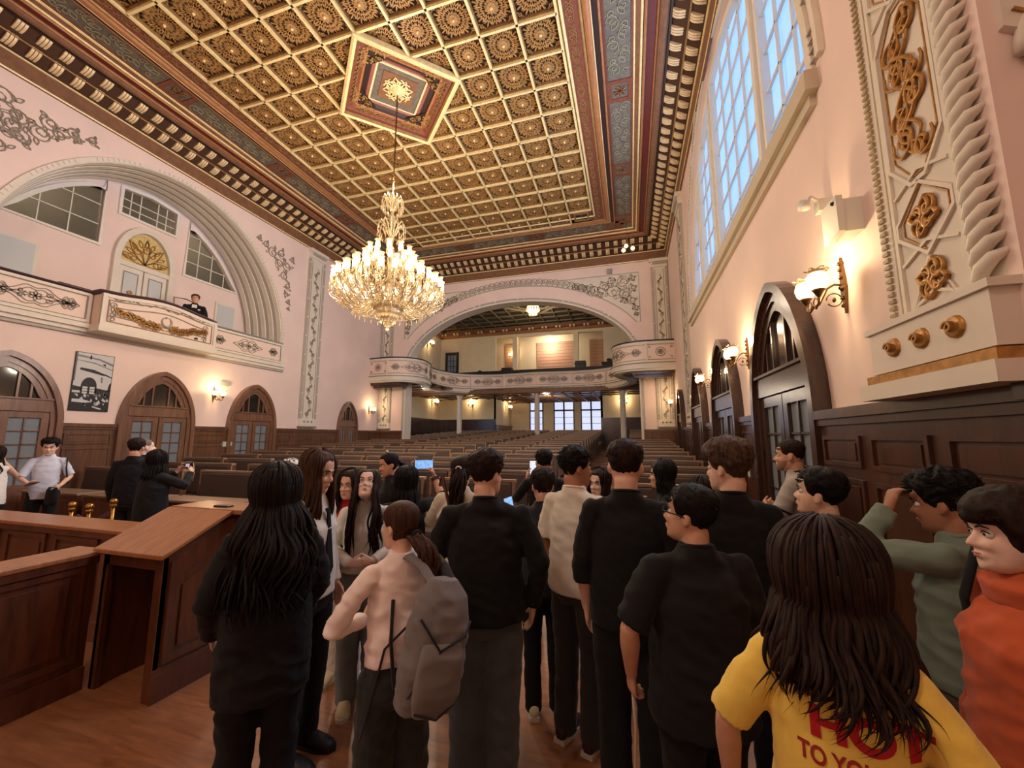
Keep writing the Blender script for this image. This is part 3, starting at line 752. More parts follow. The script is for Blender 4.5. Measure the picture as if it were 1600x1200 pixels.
# upper gallery back wall with three openings
fU = lambda u, v, d: Vector((u, GY-d, v))
ops = [(-8.55, -7.05), (-6.75, -3.15), (-2.85, -1.36)]
mb.holed([(GX0, 4.2), (GX1, 4.2), (GX1, 8.75), (GX0, 8.75)], [[(a, 5.3), (b, 5.3), (b, 8.12), (a, 8.12)] for a, b in ops], fU, 0.02, -0.3)
mb.box(-10, RY-1.2, 4.3, 0.5, RY-1.1, 8.8); mb.box(-10.1, GY+.3, 4.3, -10, RY-1.2, 8.8); mb.box(0.5, GY+.3, 4.3, .6, RY-1.2, 8.8)
struct(mb.build('wall_rear', CREAM))
for i, (a, b) in enumerate(wins):
    mb = MB()
    window_frame(mb, [(a+.07, 2.17), (b-.07, 2.17), (b-.07, 4.19), (a+.07, 4.19)], fG, 0.09, -0.05, 0.05)
    m_ = (a+b)/2
    mb.box(m_-0.05, RY-0.04, 2.1, m_+0.05, RY+0.06, 4.26); mb.box(a, RY-0.04, 3.52, b, RY+0.06, 3.62)
    for zz in (2.65, 3.08):
        mb.tube([(a+.05, RY+0.02, zz), (b-.05, RY+0.02, zz)], 0.015, 4)
    w = struct(mb.build('window_%d' % (5+i), LEAD))
    mb = MB(); mb.box(a, RY+0.05, 2.1, b, RY+0.07, 4.26); mb.build('glass', FARPANE, w)
mb = MB()                                            # roller blinds on the far wall of the upper room
for a, b in ((-8.3, -7.3), (-6.0, -3.4), (-2.4, -1.2)):
    mb.box(a, RY-1.25, 5.5, b, RY-1.21, 8.2, 0); mb.box(a-.05, RY-1.27, 5.45, b+.05, RY-1.2, 5.52, 1)
    for k in range(12): mb.box(a, RY-1.26, 5.6+k*0.22, b, RY-1.245, 5.61+k*0.22, 1)
struct(mb.build('window_8', [mat('brown_blind', (186, 146, 122), 0.7, noise_amt=0.06), mat('brown_blind_dark', (120, 78, 58), 0.7)]))
fS = lambda u, v, d: Vector((GX0+d, u, v)); fS2 = lambda u, v, d: Vector((GX1-d, u, v))
WR_ = WOOD_DK
wainscot('trim_19', fS, [(16.0, GY)], 2.85, WR_); wainscot('trim_20', lambda u, v, d: Vector((u, GY-d, v)), [(GX0, RX0), (RX1, GX1)], 2.85, WR_)
wainscot('trim_21', lambda u, v, d: Vector((RX0+d, u, v)), [(GY, RY)], 2.5, WR_)
mb = MB()                                            # ceiling under the gallery: boarded and beamed
mb.box(GX0, 19.9, SL+0.1, GX1, RY, SL+0.15, 0)
mb.box(GX0, 16.0, SL+0.1, -8.9, 19.9, SL+0.15, 0); mb.box(0.1, 16.0, SL+0.1, GX1, 19.9, SL+0.15, 0)
for k in range(18): mb.box(GX0+0.85*k, 19.9, SL, GX0+0.85*k+0.1, RY, SL+0.1, 1)
for k in range(8): mb.box(GX0, 20.3+k, SL, GX1, 20.4+k, SL+0.1, 1)
for k in range(4): mb.box(GX0, 16.3+k, SL, -8.9, 16.4+k, SL+0.1, 1); mb.box(0.1, 16.3+k, SL, GX1, 16.4+k, SL+0.1, 1)
mb.box(GX0, 19.8, SL-0.12, GX1, 20.0, SL+0.1, 1)
struct(mb.build('ceiling_gallery_underside', [WOOD_DK, C_BRN]))
mb = MB()                                            # dark grid ceiling of the upper gallery room
mb.box(GX0, 16.0, 8.70, GX1, RY, 8.8, 0)
for k in range(19): mb.box(GX0+0.82*k, 16.0, 8.62, GX0+0.82*k+0.05, GY, 8.70, 1)
for k in range(10): mb.box(GX0, 16.3+0.82*k, 8.62, GX1, 16.35+0.82*k, 8.70, 1)
mb.box(GX0, GY-0.55, 8.45, GX1, GY, 8.70, 2); mb.box(GX0, 16.0, 8.45, GX0+0.5, GY, 8.7, 2); mb.box(GX1-0.5, 16.0, 8.45, GX1, GY, 8.7, 2)
mb.box(GX0, GY-0.25, 8.3, GX1, GY, 8.45, 3); mb.box(GX0, 16.0, 8.3, GX0+0.25, GY, 8.45, 3)
for k in range(18):
    for q in (0, .22): mb.box(GX0+0.3+0.85*k+q, GY-0.62, 8.38, GX0+0.4+0.85*k+q, GY-0.5, 8.5, 4)
dm = [(-4.65, 18.1), (-3.05, 19.6), (-4.65, 21.1), (-6.25, 19.6)]
for i in range(4):
    a, b = dm[i], dm[(i+1) % 4]; mb.tube([(a[0], a[1], 8.6), (b[0], b[1], 8.6)], 0.06, 4, 1)
    a2, b2 = [((p[0]+4.65)*.75-4.65, (p[1]-19.6)*.75+19.6) for p in (a, b)]; mb.tube([(*a2, 8.63), (*b2, 8.63)], 0.03, 4, 1)
struct(mb.build('ceiling_gallery', [mat('gallery_ceiling_dark', (34, 28, 22), 0.5), mat('gallery_ceiling_bars', (112, 100, 74), 0.5), C_BRN, C_ORG, C_CORB]))
# gallery floor and its balustrade: straight ends, swelling lobes, long recessed centre
def cat_(pts, n=8):
    out = []
    P_ = [pts[0]]+pts+[pts[-1]]
    for i in range(1, len(P_)-2):
        for t in range(n):
            t /= n; p0, p1, p2, p3 = [Vector(p) for p in P_[i-1:i+3]]
            out.append(0.5*((2*p1)+(-p0+p2)*t+(2*p0-5*p1+4*p2-p3)*t*t+(-p0+3*p1-3*p2+p3)*t**3))
    out.append(Vector(pts[-1])); return out
half = [(XL, 14.7), (-10.2, 14.62), (-9.6, 14.65), (-9.05, 14.95), (-8.75, 15.6), (-8.95, 16.6), (-9.3, 17.4), (-9.28, 18.3), (-8.85, 19.3), (-8.1, 19.95), (-7.0, 20.25), (-5.9, 20.2), (-4.65, 20.05)]
rgt = [(2*-4.65-u+ (0.0), v) for u, v in reversed(half[:-1])]
rgt[-1] = (XR, 14.7); rgt[-2] = (0.95, 14.62)
plan = cat_(half+rgt, 6)
GB0, GB1 = 4.33, 5.1
def plan_nrm(i):
    a = plan[max(i-1, 0)]; b = plan[min(i+1, len(plan)-1)]; d = (b-a).normalized(); return Vector((d.y, -d.x))
def plan_strip(mb, z0, z1, o0, o1, mi):
    vs = []; fs = []
    for i, p in enumerate(plan):
        n = plan_nrm(i)
        for (oo, z) in ((o0, z0), (o1, z0), (o1, z1), (o0, z1)):
            q = p+n*oo; vs.append((q.x, q.y, z))
    for i in range(len(plan)-1):
        for k in range(4):
            fs.append((i*4+k, i*4+(k+1) % 4, i*4+4+(k+1) % 4, i*4+4+k))
    fs.append((0, 1, 2, 3)); e = (len(plan)-1)*4; fs.append((e+3, e+2, e+1, e))
    mb.add(vs, fs, mi)
mb = MB()
plan_strip(mb, GB0, GB1, -0.08, 0, 1)
plan_strip(mb, GB0, GB0+0.07, -0.02, 0.025, 0); plan_strip(mb, GB1-0.08, GB1, -0.02, 0.025, 0)
plan_strip(mb, GB0+0.1, GB0+0.12, -0.01, 0.01, 2); plan_strip(mb, GB1-0.13, GB1-0.11, -0.01, 0.01, 2)
plan_strip(mb, GB0-0.2, GB0, -0.2, 0.06, 0); plan_strip(mb, GB0-0.02, GB0+0.01, -0.2, 0.08, 2)
plan_strip(mb, GB1, GB1+0.05, -0.14, 0.05, 3)
plan_strip(mb, GB0-0.26, GB0-0.18, -0.3, 0.0, 0)
# arc-length lookup for the painted panels
L_ = [0.0]
for i in range(1, len(plan)): L_.append(L_[-1]+(plan[i]-plan[i-1]).length)
def at_len(s_):
    s_ = min(max(s_, 0), L_[-1]-1e-4)
    for i in range(1, len(L_)):
        if L_[i] >= s_:
            t = (s_-L_[i-1])/(L_[i]-L_[i-1]); p = plan[i-1].lerp(plan[i], t)
            n = plan_nrm(i-1).lerp(plan_nrm(i), t).normalized(); return p, n
fPl = lambda u, v, d: (lambda pn: Vector((pn[0].x+pn[1].x*d, pn[0].y+pn[1].y*d, v)))(at_len(u))
T_ = L_[-1]; zc = (GB0+GB1)/2
edges = [0, 0.95, 3.3, 5.3, 7.4]; wm = (T_-14.8)/4
edges += [7.4+wm*k for k in (1, 2, 3)]+[T_-e for e in reversed(edges)]
for i in range(len(edges)-1):
    a, b = edges[i], edges[i+1]
    m_ = (a+b)/2
    if i: mb.tube([fPl(a, GB0, 0.02), fPl(a, GB1, 0.02)], 0.035, 4, 0)
    if b-a < 1.1:
        for r in (0.16, 0.09): relief(mb, [arc(m_, zc, r, r, 0, 2*PI, 16)], fPl, 0.012, 0.012, 2)
        relief(mb, [leaf(m_, zc, 0.08, 0.03, k*PI/3) for k in range(6)], fPl, 0.012, 0.01, 2)
        for q in (-1, 1):
            for w_ in (-1, 1): relief(mb, [leaf(m_+q*0.34, zc+w_*0.15, 0.09, 0.03, math.atan2(w_, q))], fPl, 0.012, 0.01, 2)
    else:
        relief(mb, damask(m_, zc, min(1.3, (b-a)*0.5), 0.4), fPl, 0.012, 0.012, 2)
        relief(mb, damask(a+0.36, zc, 0.4, 0.26), fPl, 0.012, 0.01, 2); relief(mb, damask(b-0.36, zc, 0.4, 0.26), fPl, 0.012, 0.01, 2)
struct(mb.build('trim_22', [WHITE, PINKPANEL, STENCIL, LEAD]))
mb = MB()                                            # gallery slab follows the same plan
base = [(p.x, p.y) for p in plan]
poly = [(XL, YB+0.0)]+base+[(XR, YB+0.0), (XR, 15.47), (GX1, 16.0), (GX1, GY), (GX0, GY), (GX0, 16.0), (XL, 15.47)]
mb.prism([(p.x, p.y) for p in plan]+[(XR, 16.0), (GX1, 16.0), (GX1, GY), (GX0, GY), (GX0, 16.0), (XL, 16.0)], lambda u, v, d: Vector((u, v, d)), 4.16, 4.3, 0)
struct(mb.build('floor_gallery', WOOD_DK))
mb = MB()                                            # dark timber soffits beneath the two lobes
for sg in (-1, 1):
    q = [p for p in plan if (p.x+4.62)*sg > 3.9 and p.y < 17.2]
    pl = [((p.x+(-0.06*sg)), max(p.y+0.14, 14.8)) for p in q]
    if sg < 0: pl = [(XL+0.02, 14.85)]+pl[1:]+[(-9.6, 17.0), (XL+0.02, 15.44)]
    else: pl = [(0.4, 17.0)]+pl[:-1]+[(XR-0.02, 14.85), (XR-0.02, 15.44)]
    xs = [p[0] for p in pl]
    a, b = (XL+0.02, -9.35) if sg < 0 else (0.15, XR-0.02)
    mb.box(a, 14.78, 3.95, b, 15.42, 4.07)
    mb.box(a+0.08, 14.88, 3.84, b-0.08, 15.42, 3.96)
struct(mb.build('trim_23', WOOD_DK))
for i, (x, y) in enumerate(((-9.0, 20.2), (-4.62, 20.25), (-0.3, 20.2))):
    mb = MB(); zb = FS*(y-FY0)
    mb.lathe([(0.2, zb), (0.2, zb+0.1), (0.14, zb+0.14), (0.13, SL-0.25), (0.17, SL-0.18), (0.2, SL-0.12), (0.2, SL)], 20, (x, y, 0))
    o = tag(mb.build('column', WHITE), ['slender white column under the gallery, the leftmost of three', 'slender white column under the middle of the gallery front', 'slender white column under the gallery, rightmost of three near the wooden panelling'][i], 'column', 'white columns carrying the gallery')
mb = MB()                                            # small black door with panes at the left of the gallery
mb.holed([(-11.75, 4.3), (-10.8, 4.3), (-10.8, 7.35), (-11.75, 7.35)], [[(-11.6, 4.5), (-10.95, 4.5), (-10.95, 7.15), (-11.6, 7.15)]], fU, 0.02, 0.08)
for u in (-11.38, -11.17): mb.tube([fU(u, 4.5, 0.06), fU(u, 7.15, 0.06)], 0.02, 4)
for k in range(1, 7): mb.tube([fU(-11.6, 4.5+0.38*k, 0.06), fU(-10.95, 4.5+0.38*k, 0.06)], 0.02, 4)
d = struct(mb.build('door_%d' % DOORN, mat('black_door_paint', (26, 24, 26), 0.4)))
mb = MB(); mb.prism([(-11.6, 4.5), (-10.95, 4.5), (-10.95, 7.15), (-11.6, 7.15)], fU, 0.03, 0.04); mb.build('glass', mat('blue_grey_pane', (128, 142, 166), 0.3), d)
# dark gallery pews glimpsed over the rail
PEW = mat('dark_pew', (34, 26, 26), 0.5)
mb = MB(); mb.box(-10.4, 21.2, 4.3, 0.6, 21.26, 5.42); mb.box(-10.4, 21.26, 4.72, 0.6, 21.6, 4.78); mb.box(-10.42, 21.16, 5.40, 0.62, 21.32, 5.46)
tag(mb.build('gallery_pew', PEW), 'very long dark pew running the whole width just behind the gallery rail', 'pew')
for i, (a, b, y, z0, z1, st) in enumerate(((-11.3, -9.4, 22.2, 4.3, 5.3, 0), (-9.3, -7.9, 22.0, 4.3, 5.62, 1), (-7.55, -6.9, 23.2, 4.3, 6.0, 0), (-2.95, -2.35, 23.0, 4.3, 6.15, 0), (-1.4, -0.6, 22.8, 4.3, 6.1, 1))):
    mb = MB(); mb.box(a, y, z0, b, y+0.5, z1-0.14*st); mb.box(a-0.04, y-0.04, z1-0.2, b+0.04, y+0.12, z1-0.12)
    if st: mb.box(a+0.3, y, z1-0.2, b-0.1, y+0.4, z1); mb.ball(((a+b)/2, y+0.2, z1), 0.16, 0.12, 0.1)
    tag(bevel(mb.build('gallery_pew', PEW)), ['long low dark pew at the left end of the upper gallery', 'dark stepped pew with a raised box left of the gallery openings', 'tall dark pew end between the left and middle gallery openings', 'tall dark pew end between the middle and right gallery openings', 'dark pew with raised back right of the gallery openings'][i], 'pew')

# ============================================================ ceiling
x0, x1, y0, y1 = XL, XR, YF, YB
def ring(mb, d0, z0, d1, z1, mi):
    A = [(x0+d0, y0+d0, z0), (x1-d0, y0+d0, z0), (x1-d0, y1-d0, z0), (x0+d0, y1-d0, z0)]
    B = [(x0+d1, y0+d1, z1), (x1-d1, y0+d1, z1), (x1-d1, y1-d1, z1), (x0+d1, y1-d1, z1)]
    mb.add(A+B, [(i, (i+1) % 4, 4+(i+1) % 4, 4+i) for i in range(4)], mi)
def mould(mb, d0, d1, z, h, mi, n=6):
    """half-round moulding ring between insets d0, d1"""
    for k in range(n):
        a0, a1 = PI*k/n, PI*(k+1)/n
        ring(mb, d0+(d1-d0)*(1-math.cos(a0))/2, z-h*math.sin(a0), d0+(d1-d0)*(1-math.cos(a1))/2, z-h*math.sin(a1), mi)
ZF = 9.22
mb = MB()
mb.box(x0-0.2, y0-0.2, 9.44, 3.3, y1+0.2, 9.6, 5)
ring(mb, 0, ZC, 0.05, ZC, 0); ring(mb, 0.05, ZC, 0.06, ZC+0.03, 1); ring(mb, 0.06, ZC+0.03, 0.07, 8.82, 0); mould(mb, 0.05, 0.10, 8.83, 0.025, 1)
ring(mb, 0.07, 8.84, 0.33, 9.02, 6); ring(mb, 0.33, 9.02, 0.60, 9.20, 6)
mould(mb, 0.31, 0.35, 9.0, 0.02, 4)
ring(mb, 0.60, 9.2, 0.60, 9.16, 5); ring(mb, 0.60, 9.16, 0.64, 9.16, 7); ring(mb, 0.64, 9.16, 0.64, 9.22, 5)
mould(mb, 0.64, 0.82, ZF, 0.07, 0); mould(mb, 0.82, 0.86, ZF, 0.03, 3); ring(mb, 0.86, ZF, 0.86, ZF+0.02, 3)
ring(mb, 0.86, ZF+0.02, 1.02, ZF+0.02, 2); mould(mb, 1.02, 1.08, ZF, 0.04, 3); mould(mb, 1.09, 1.14, ZF, 0.03, 1); ring(mb, 1.14, ZF, 1.22, ZF+0.03, 0)
ring(mb, 1.22, ZF+0.03, 1.22, ZF+0.07, 1); ring(mb, 1.22, ZF+0.07, 1.85, ZF+0.07, 8)
mould(mb, 1.22, 1.26, ZF+0.06, 0.02, 1)
ring(mb, 1.85, ZF+0.07, 1.85, ZF, 0); mould(mb, 1.83, 1.88, ZF+0.02, 0.02, 3); ring(mb, 1.88, ZF, 1.98, ZF, 7)
mould(mb, 1.98, 2.14, ZF, 0.06, 3); mould(mb, 2.14, 2.2, ZF, 0.03, 4)
ring(mb, 2.2, ZF, 2.5, ZF, 9); mould(mb, 2.47, 2.53, ZF, 0.03, 1)
ring(mb, 2.2, ZF, 2.2, ZF+0.05, 5)
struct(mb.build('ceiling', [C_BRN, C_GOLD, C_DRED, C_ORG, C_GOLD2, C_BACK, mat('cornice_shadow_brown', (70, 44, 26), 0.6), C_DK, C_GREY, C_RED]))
# bright gilt line round the inner edge
mb = MB(); mould(mb, 1.98, 2.0, ZF-0.03, 0.015, 0); struct(mb.build('trim_24', C_GOLD))
# painted knots on the red band, panels on the grey band
mb = MB()
def side_fn(side):
    if side == 'R': return (lambda u, v, d: Vector((x1-v, u, d)), y0, y1)
    if side == 'L': return (lambda u, v, d: Vector((x0+v, u, d)), y0, y1)
    return (lambda u, v, d: Vector((u, y1-v, d)), x0, x1)
for side in 'LRB':
    fn, a, b = side_fn(side)
    L = b-a-2*2.35; n = int(L/0.42)
    for k in range(n):
        u = a+2.35+(k+0.5)*L/n; q = L/n
        cs = [leaf(u-q*0.3, 2.35, q*0.6, 0.07, 0), [(u-q/2, 2.30), (u-q/4, 2.42), (u, 2.30)], [(u-q/2, 2.40), (u-q/4, 2.28), (u, 2.40)], arc(u+q*0.25, 2.35, 0.05, 0.05, 0, 2*PI, 8)]
        for c in cs: mb.tube([fn(p[0], p[1], ZF-0.006) for p in c], 0.0085, 4, 0, cap=False, flat=(0, 0, 1))
    L = b-a-2*1.85; n = max(1, round(L/2.6)); q = L/n
    for k in range(n+1):
        u = a+1.85+k*q; h = 0.29
        mb.holed([(u-h, 1.24), (u+h, 1.24), (u+h, 1.83), (u-h, 1.83)], [[(u-h+.1, 1.36), (u+h-.1, 1.36), (u+h-.1, 1.71), (u-h+.1, 1.71)]], fn, ZF+0.05, ZF+0.07, 1)
        for j in range(4):
            aa = j*PI/2+PI/4
            mb.tube([fn(p[0], p[1], ZF+0.06) for p in spiral(u+0.09*math.cos(aa), 1.535+0.09*math.sin(aa), 0.07, 1.2, aa)], 0.011, 4, 0, cap=False)
        for j in range(8):
            aa = j*PI/4; mb.tube([fn(u, 1.535, ZF+0.055), fn(u+0.14*math.cos(aa), 1.535+0.14*math.sin(aa), ZF+0.055)], 0.008, 4, 2)
        if k < n:
            a1_, b1_ = u+h, u+q-h
            for zz in (1.27, 1.80): mb.box(*(lambda P, Q: (min(P.x, Q.x), min(P.y, Q.y), ZF+0.055, max(P.x, Q.x), max(P.y, Q.y), ZF+0.07))(fn(a1_, zz-0.03, 0), fn(b1_, zz+0.03, 0)), 1)
            m2 = int((b1_-a1_)/0.26)
            for j in range(m2):
                uu = a1_+0.13+j*(b1_-a1_-0.2)/m2; sg = 1 if j % 2 else -1
                for c in (spiral(uu, 1.535+sg*0.1, 0.12, 1.3, sg*PI/2, sg), spiral(uu+0.1, 1.535-sg*0.11, 0.08, 1.2, 0, -sg), leaf(uu, 1.535, 0.2, 0.05, sg*0.6)):
                    mb.tube([fn(p[0], p[1], ZF+0.06) for p in c], 0.010, 4, 3, cap=False, flat=(0, 0, 1))
struct(mb.build('trim_25', [C_GOLD2, C_RED, C_DRED, C_GREYL]))
# cornice corbels in two rows
def corbel(mb, fn, u, w, v0, z0, v1, z1, sc=1.0):
    for j in range(3):
        a = u-w/2+j*w/3; b = a+w/3-0.012
        prof = [(v0, z0), (v0+0.02, z0-0.04)]
        for t in range(6):
            an = t/5*PI/2; prof.append((v0+0.05+(v1-v0-0.02)*math.sin(an), z0-0.06+(z1-z0+0.03)*(1-math.cos(an))))
        prof.append((v1+0.01, z1+0.02))
        vs = [fn(a, p[0], p[1]) for p in prof]+[fn(b, p[0], p[1]) for p in prof]; n = len(prof)
        mb.add(vs, [tuple(range(n)), tuple(range(2*n-1, n-1, -1))]+[(i, (i+1) % n, n+(i+1) % n, n+i) for i in range(n)], 0)
for side, num in (('L', 26), ('R', 27), ('B', 28)):
    fn, a, b = side_fn(side); mb = MB(); n = int((b-a-0.3)/0.31); q = (b-a-0.3)/n
    for k in range(n):
        u = a+0.15+(k+0.5)*q
        if min(u-a, b-u) > 0.08: corbel(mb, fn, u, 0.15, 0.07, 8.93, 0.30, 9.05)
        if min(u-a, b-u) > 0.33: corbel(mb, fn, u+0.0, 0.15, 0.35, 9.12, 0.58, 9.23)
    struct(mb.build('trim_%d' % num, C_CORB))
# coffer grid: 10 x 18 cells with pierced star lattices, corners cut, diamond medallion in the middle
NX, NY, CW, CH = 10, 18, 0.735, 0.715
gx0, gy0 = CX-5*CW, 6.8-9*CH
beams, lat = MB(), MB()
def cut(i, j): return (i in (0, NX-1)) and (j in (0, NY-1))
def in_dia(u, v): return abs(u-5)+abs(v-9) < 2.0-1e-6
for i in range(NX+1):
    for j in range(NY):
        if i in (0, NX) and j in (0, NY-1): continue
        if in_dia(i, j+0.5): continue
        X = gx0+i*CW; Y = gy0+j*CH
        beams.box(X-0.022, Y, ZF-0.05, X+0.022, Y+CH, ZF+0.10, 0); beams.box(X-0.036, Y, ZF+0.0, X+0.036, Y+CH, ZF+0.10, 1)
for j in range(NY+1):
    for i in range(NX):
        if j in (0, NY) and i in (0, NX-1): continue
        if in_dia(i+0.5, j): continue
        X = gx0+i*CW; Y = gy0+j*CH
        beams.box(X, Y-0.022, ZF-0.05, X+CW, Y+0.022, ZF+0.10, 0); beams.box(X, Y-0.036, ZF+0.0, X+CW, Y+0.036, ZF+0.10, 1)
def star_cell(mb, X, Y, z, w, h):
    cx, cy = X+w/2, Y+h/2; r = min(w, h)*0.5
    P = lambda a, q: (cx+q*r*math.cos(a), cy+q*r*math.sin(a))
    segs = []
    N = 12
    for k in range(N):
        a = 2*PI*k/N
        segs.append((P(a, .22), P(a+PI/N, .42))); segs.append((P(a, .22), P(a-PI/N, .42)))
        segs.append((P(a+PI/N, .42), P(a+PI/N*2, .62))); segs.append((P(a+PI/N, .42), P(a, .62)))
        segs.append((P(a, .62), P(a+PI/N, .90))); segs.append((P(a, .62), P(a-PI/N, .90)))
        segs.append((P(a+PI/N, .42), P(a+PI/N, .90)))
        segs.append((P(a, .62), P(a, .98)))
    for sx in (-1, 1):
        for sy in (-1, 1):
            qx, qy = cx+sx*w*0.44, cy+sy*h*0.44
            for k in range(8):
                a = k*PI/4; segs.append(((qx, qy), (qx+0.28*r*math.cos(a), qy+0.28*r*math.sin(a))))
                b_ = a+PI/4; segs.append(((qx+0.2*r*math.cos(a), qy+0.2*r*math.sin(a)), (qx+0.2*r*math.cos(b_), qy+0.2*r*math.sin(b_))))
    lim = lambda p: (min(max(p[0], X+0.03), X+w-0.03), min(max(p[1], Y+0.03), Y+h-0.03))
    hw = 0.0105
    for a, b in segs:
        a, b = lim(a), lim(b); dx, dy = b[0]-a[0], b[1]-a[1]; l = math.hypot(dx, dy)
        if l < 0.01: continue
        nx, ny = -dy/l*hw, dx/l*hw
        mb.add([(a[0]-nx, a[1]-ny, z), (b[0]-nx, b[1]-ny, z), (b[0]+nx, b[1]+ny, z), (a[0]+nx, a[1]+ny, z),
                (a[0]-nx*1.5, a[1]-ny*1.5, z+0.02), (b[0]-nx*1.5, b[1]-ny*1.5, z+0.02), (b[0]+nx*1.5, b[1]+ny*1.5, z+0.02), (a[0]+nx*1.5, a[1]+ny*1.5, z+0.02)],
               [(0, 1, 2, 3), (0, 4, 5, 1), (3, 2, 6, 7)], 0)
    # petalled rosette and boss
    n = 16; vs = [(cx, cy, z-0.02)]
    for k in range(n*2):
        a = PI*k/n; q = (0.27 if k % 2 == 0 else 0.22)*r; vs.append((cx+q*math.cos(a), cy+q*math.sin(a), z-0.004-0.006*(k % 2)))
    mb.add(vs, [(0, 1+k, 1+(k+1) % (2*n)) for k in range(2*n)], 0)
    mb.ball((cx, cy, z-0.03), 0.03, n=6, mi=1)
for i in range(NX):
    for j in range(NY):
        if cut(i, j) or (in_dia(i+0.5, j+0.5) and abs(i+0.5-5)+abs(j+0.5-9) < 1.5): continue
        star_cell(lat, gx0+i*CW, gy0+j*CH, ZF+0.05, CW, CH)
        lat.add([(gx0+i*CW, gy0+j*CH, ZF+0.085), (gx0+(i+1)*CW, gy0+j*CH, ZF+0.085), (gx0+(i+1)*CW, gy0+(j+1)*CH, ZF+0.085), (gx0+i*CW, gy0+(j+1)*CH, ZF+0.085)], [(0, 1, 2, 3)], 2)
# vent grilles where the corner cells are cut
for i in (0, NX-1):
    for j in (0, NY-1):
        X, Y = gx0+i*CW, gy0+j*CH
        beams.box(X-0.02, Y-0.02, ZF, X+CW+.02, Y+CH+.02, ZF+0.1, 3)
        beams.holed([(X+.14, Y+.14), (X+CW-.1, Y+.14), (X+CW-.1, Y+CH-.1), (X+.14, Y+CH-.1)], [[(X+.19, Y+.19), (X+CW-.15, Y+.19), (X+CW-.15, Y+CH-.15), (X+.19, Y+CH-.15)]], lambda u, v, d: Vector((u, v, d)), ZF-0.03, ZF, 1)
        beams.box(X+.19, Y+.19, ZF-0.006, X+CW-.15, Y+CH-.15, ZF, 4); beams.box(X+CW/2, Y+.19, ZF-0.02, X+CW/2+.04, Y+CH-.15, ZF, 2)
struct(beams.build('ceiling_beams', [C_GOLD, C_GOLD2, C_BRN, C_RED, BLACK]))
struct(lat.build('ceiling_lattice', [C_LAT, C_GOLD, C_BACK], recalc=False))
# diamond medallion, stepping up into the ceiling
mb = MB()
def dring(r0, z0, r1, z1, mi):
    A = [(CX+r0*CW*2*c, 6.8+r0*CH*2*s_, z0) for c, s_ in ((1, 0), (0, 1), (-1, 0), (0, -1))]
    B = [(CX+r1*CW*2*c, 6.8+r1*CH*2*s_, z1) for c, s_ in ((1, 0), (0, 1), (-1, 0), (0, -1))]
    mb.add(A+B, [(i, (i+1) % 4, 4+(i+1) % 4, 4+i) for i in range(4)], mi)
prof = [(1.04, ZF+.02, 0), (1.04, ZF-.09, 0), (1.0, ZF-.12, 0), (0.95, ZF-.10, 0), (0.93, ZF-.03, 1), (0.92, ZF+.02, 2), (0.77, ZF+.07, 2), (0.75, ZF+.05, 3), (0.71, ZF+.06, 3), (0.68, ZF+.10, 4), (0.60, ZF+.13, 4), (0.585, ZF+.11, 5), (0.53, ZF+.13, 5), (0.52, ZF+.11, 6), (0.485, ZF+.11, 6), (0.47, ZF+.13, 7), (0.36, ZF+.13, 7), (0.35, ZF+.11, 8), (0.001, ZF+.13, 8)]
for k in range(len(prof)-1): dring(prof[k][0], prof[k][1], prof[k+1][0], prof[k+1][1], prof[k+1][2] if k else 0)
cor = [(CX+c*CW*2, 6.8+s_*CH*2) for c, s_ in ((1, 0), (0, 1), (-1, 0), (0, -1))]
for i in range(4):
    a, b = Vector(cor[i]), Vector(cor[(i+1) % 4]); c0 = Vector((CX, 6.8))
    for k in range(6):
        t0, t1 = 0.08+0.14*k, 0.08+0.14*(k+1)
        f = lambda t, q: tuple(c0+((a.lerp(b, t))-c0)*q)
        for pts in ([f(t0, .81), f((t0+t1)/2, .88), f(t1, .81)], [f(t0, .88), f((t0+t1)/2, .81), f(t1, .88)], [f(t0+.02, .845), f((t0+t1)/2, .865), f(t1-.02, .845)]):
            mb.tube([(p[0], p[1], ZF+0.03) for p in pts], 0.010, 4, 1, cap=False)
for k in range(8):
    aa = k*PI/4
    mb.tube([(p[0], p[1], ZF+0.10) for p in spiral(CX+0.2*math.cos(aa), 6.8+0.2*math.sin(aa), 0.1, 1.3, aa, 1 if k % 2 else -1)], 0.018, 5, 0, cap=False)
    mb.tube([(p[0], p[1], ZF+0.10) for p in leaf(CX, 6.8, 0.32, 0.07, aa+0.4)], 0.014, 5, 0, cap=False)
mb.lathe([(0.001, -0.1), (0.08, -0.08), (0.12, 0.0), (0.16, 0.03)], 16, (CX, 6.8, ZF+0.08), 0)
struct(mb.build('trim_29', [C_GOLD, C_GOLD2, C_RED, C_ORG, C_DK, C_PINKB, C_CORB, C_GREY, C_BRN]))
# wall behind the camera and recess ceiling
mb = MB(); mb.box(XL-0.1, YF-0.15, 0, 3.3, YF, 9.3); struct(mb.build('wall_front', PLASTER))
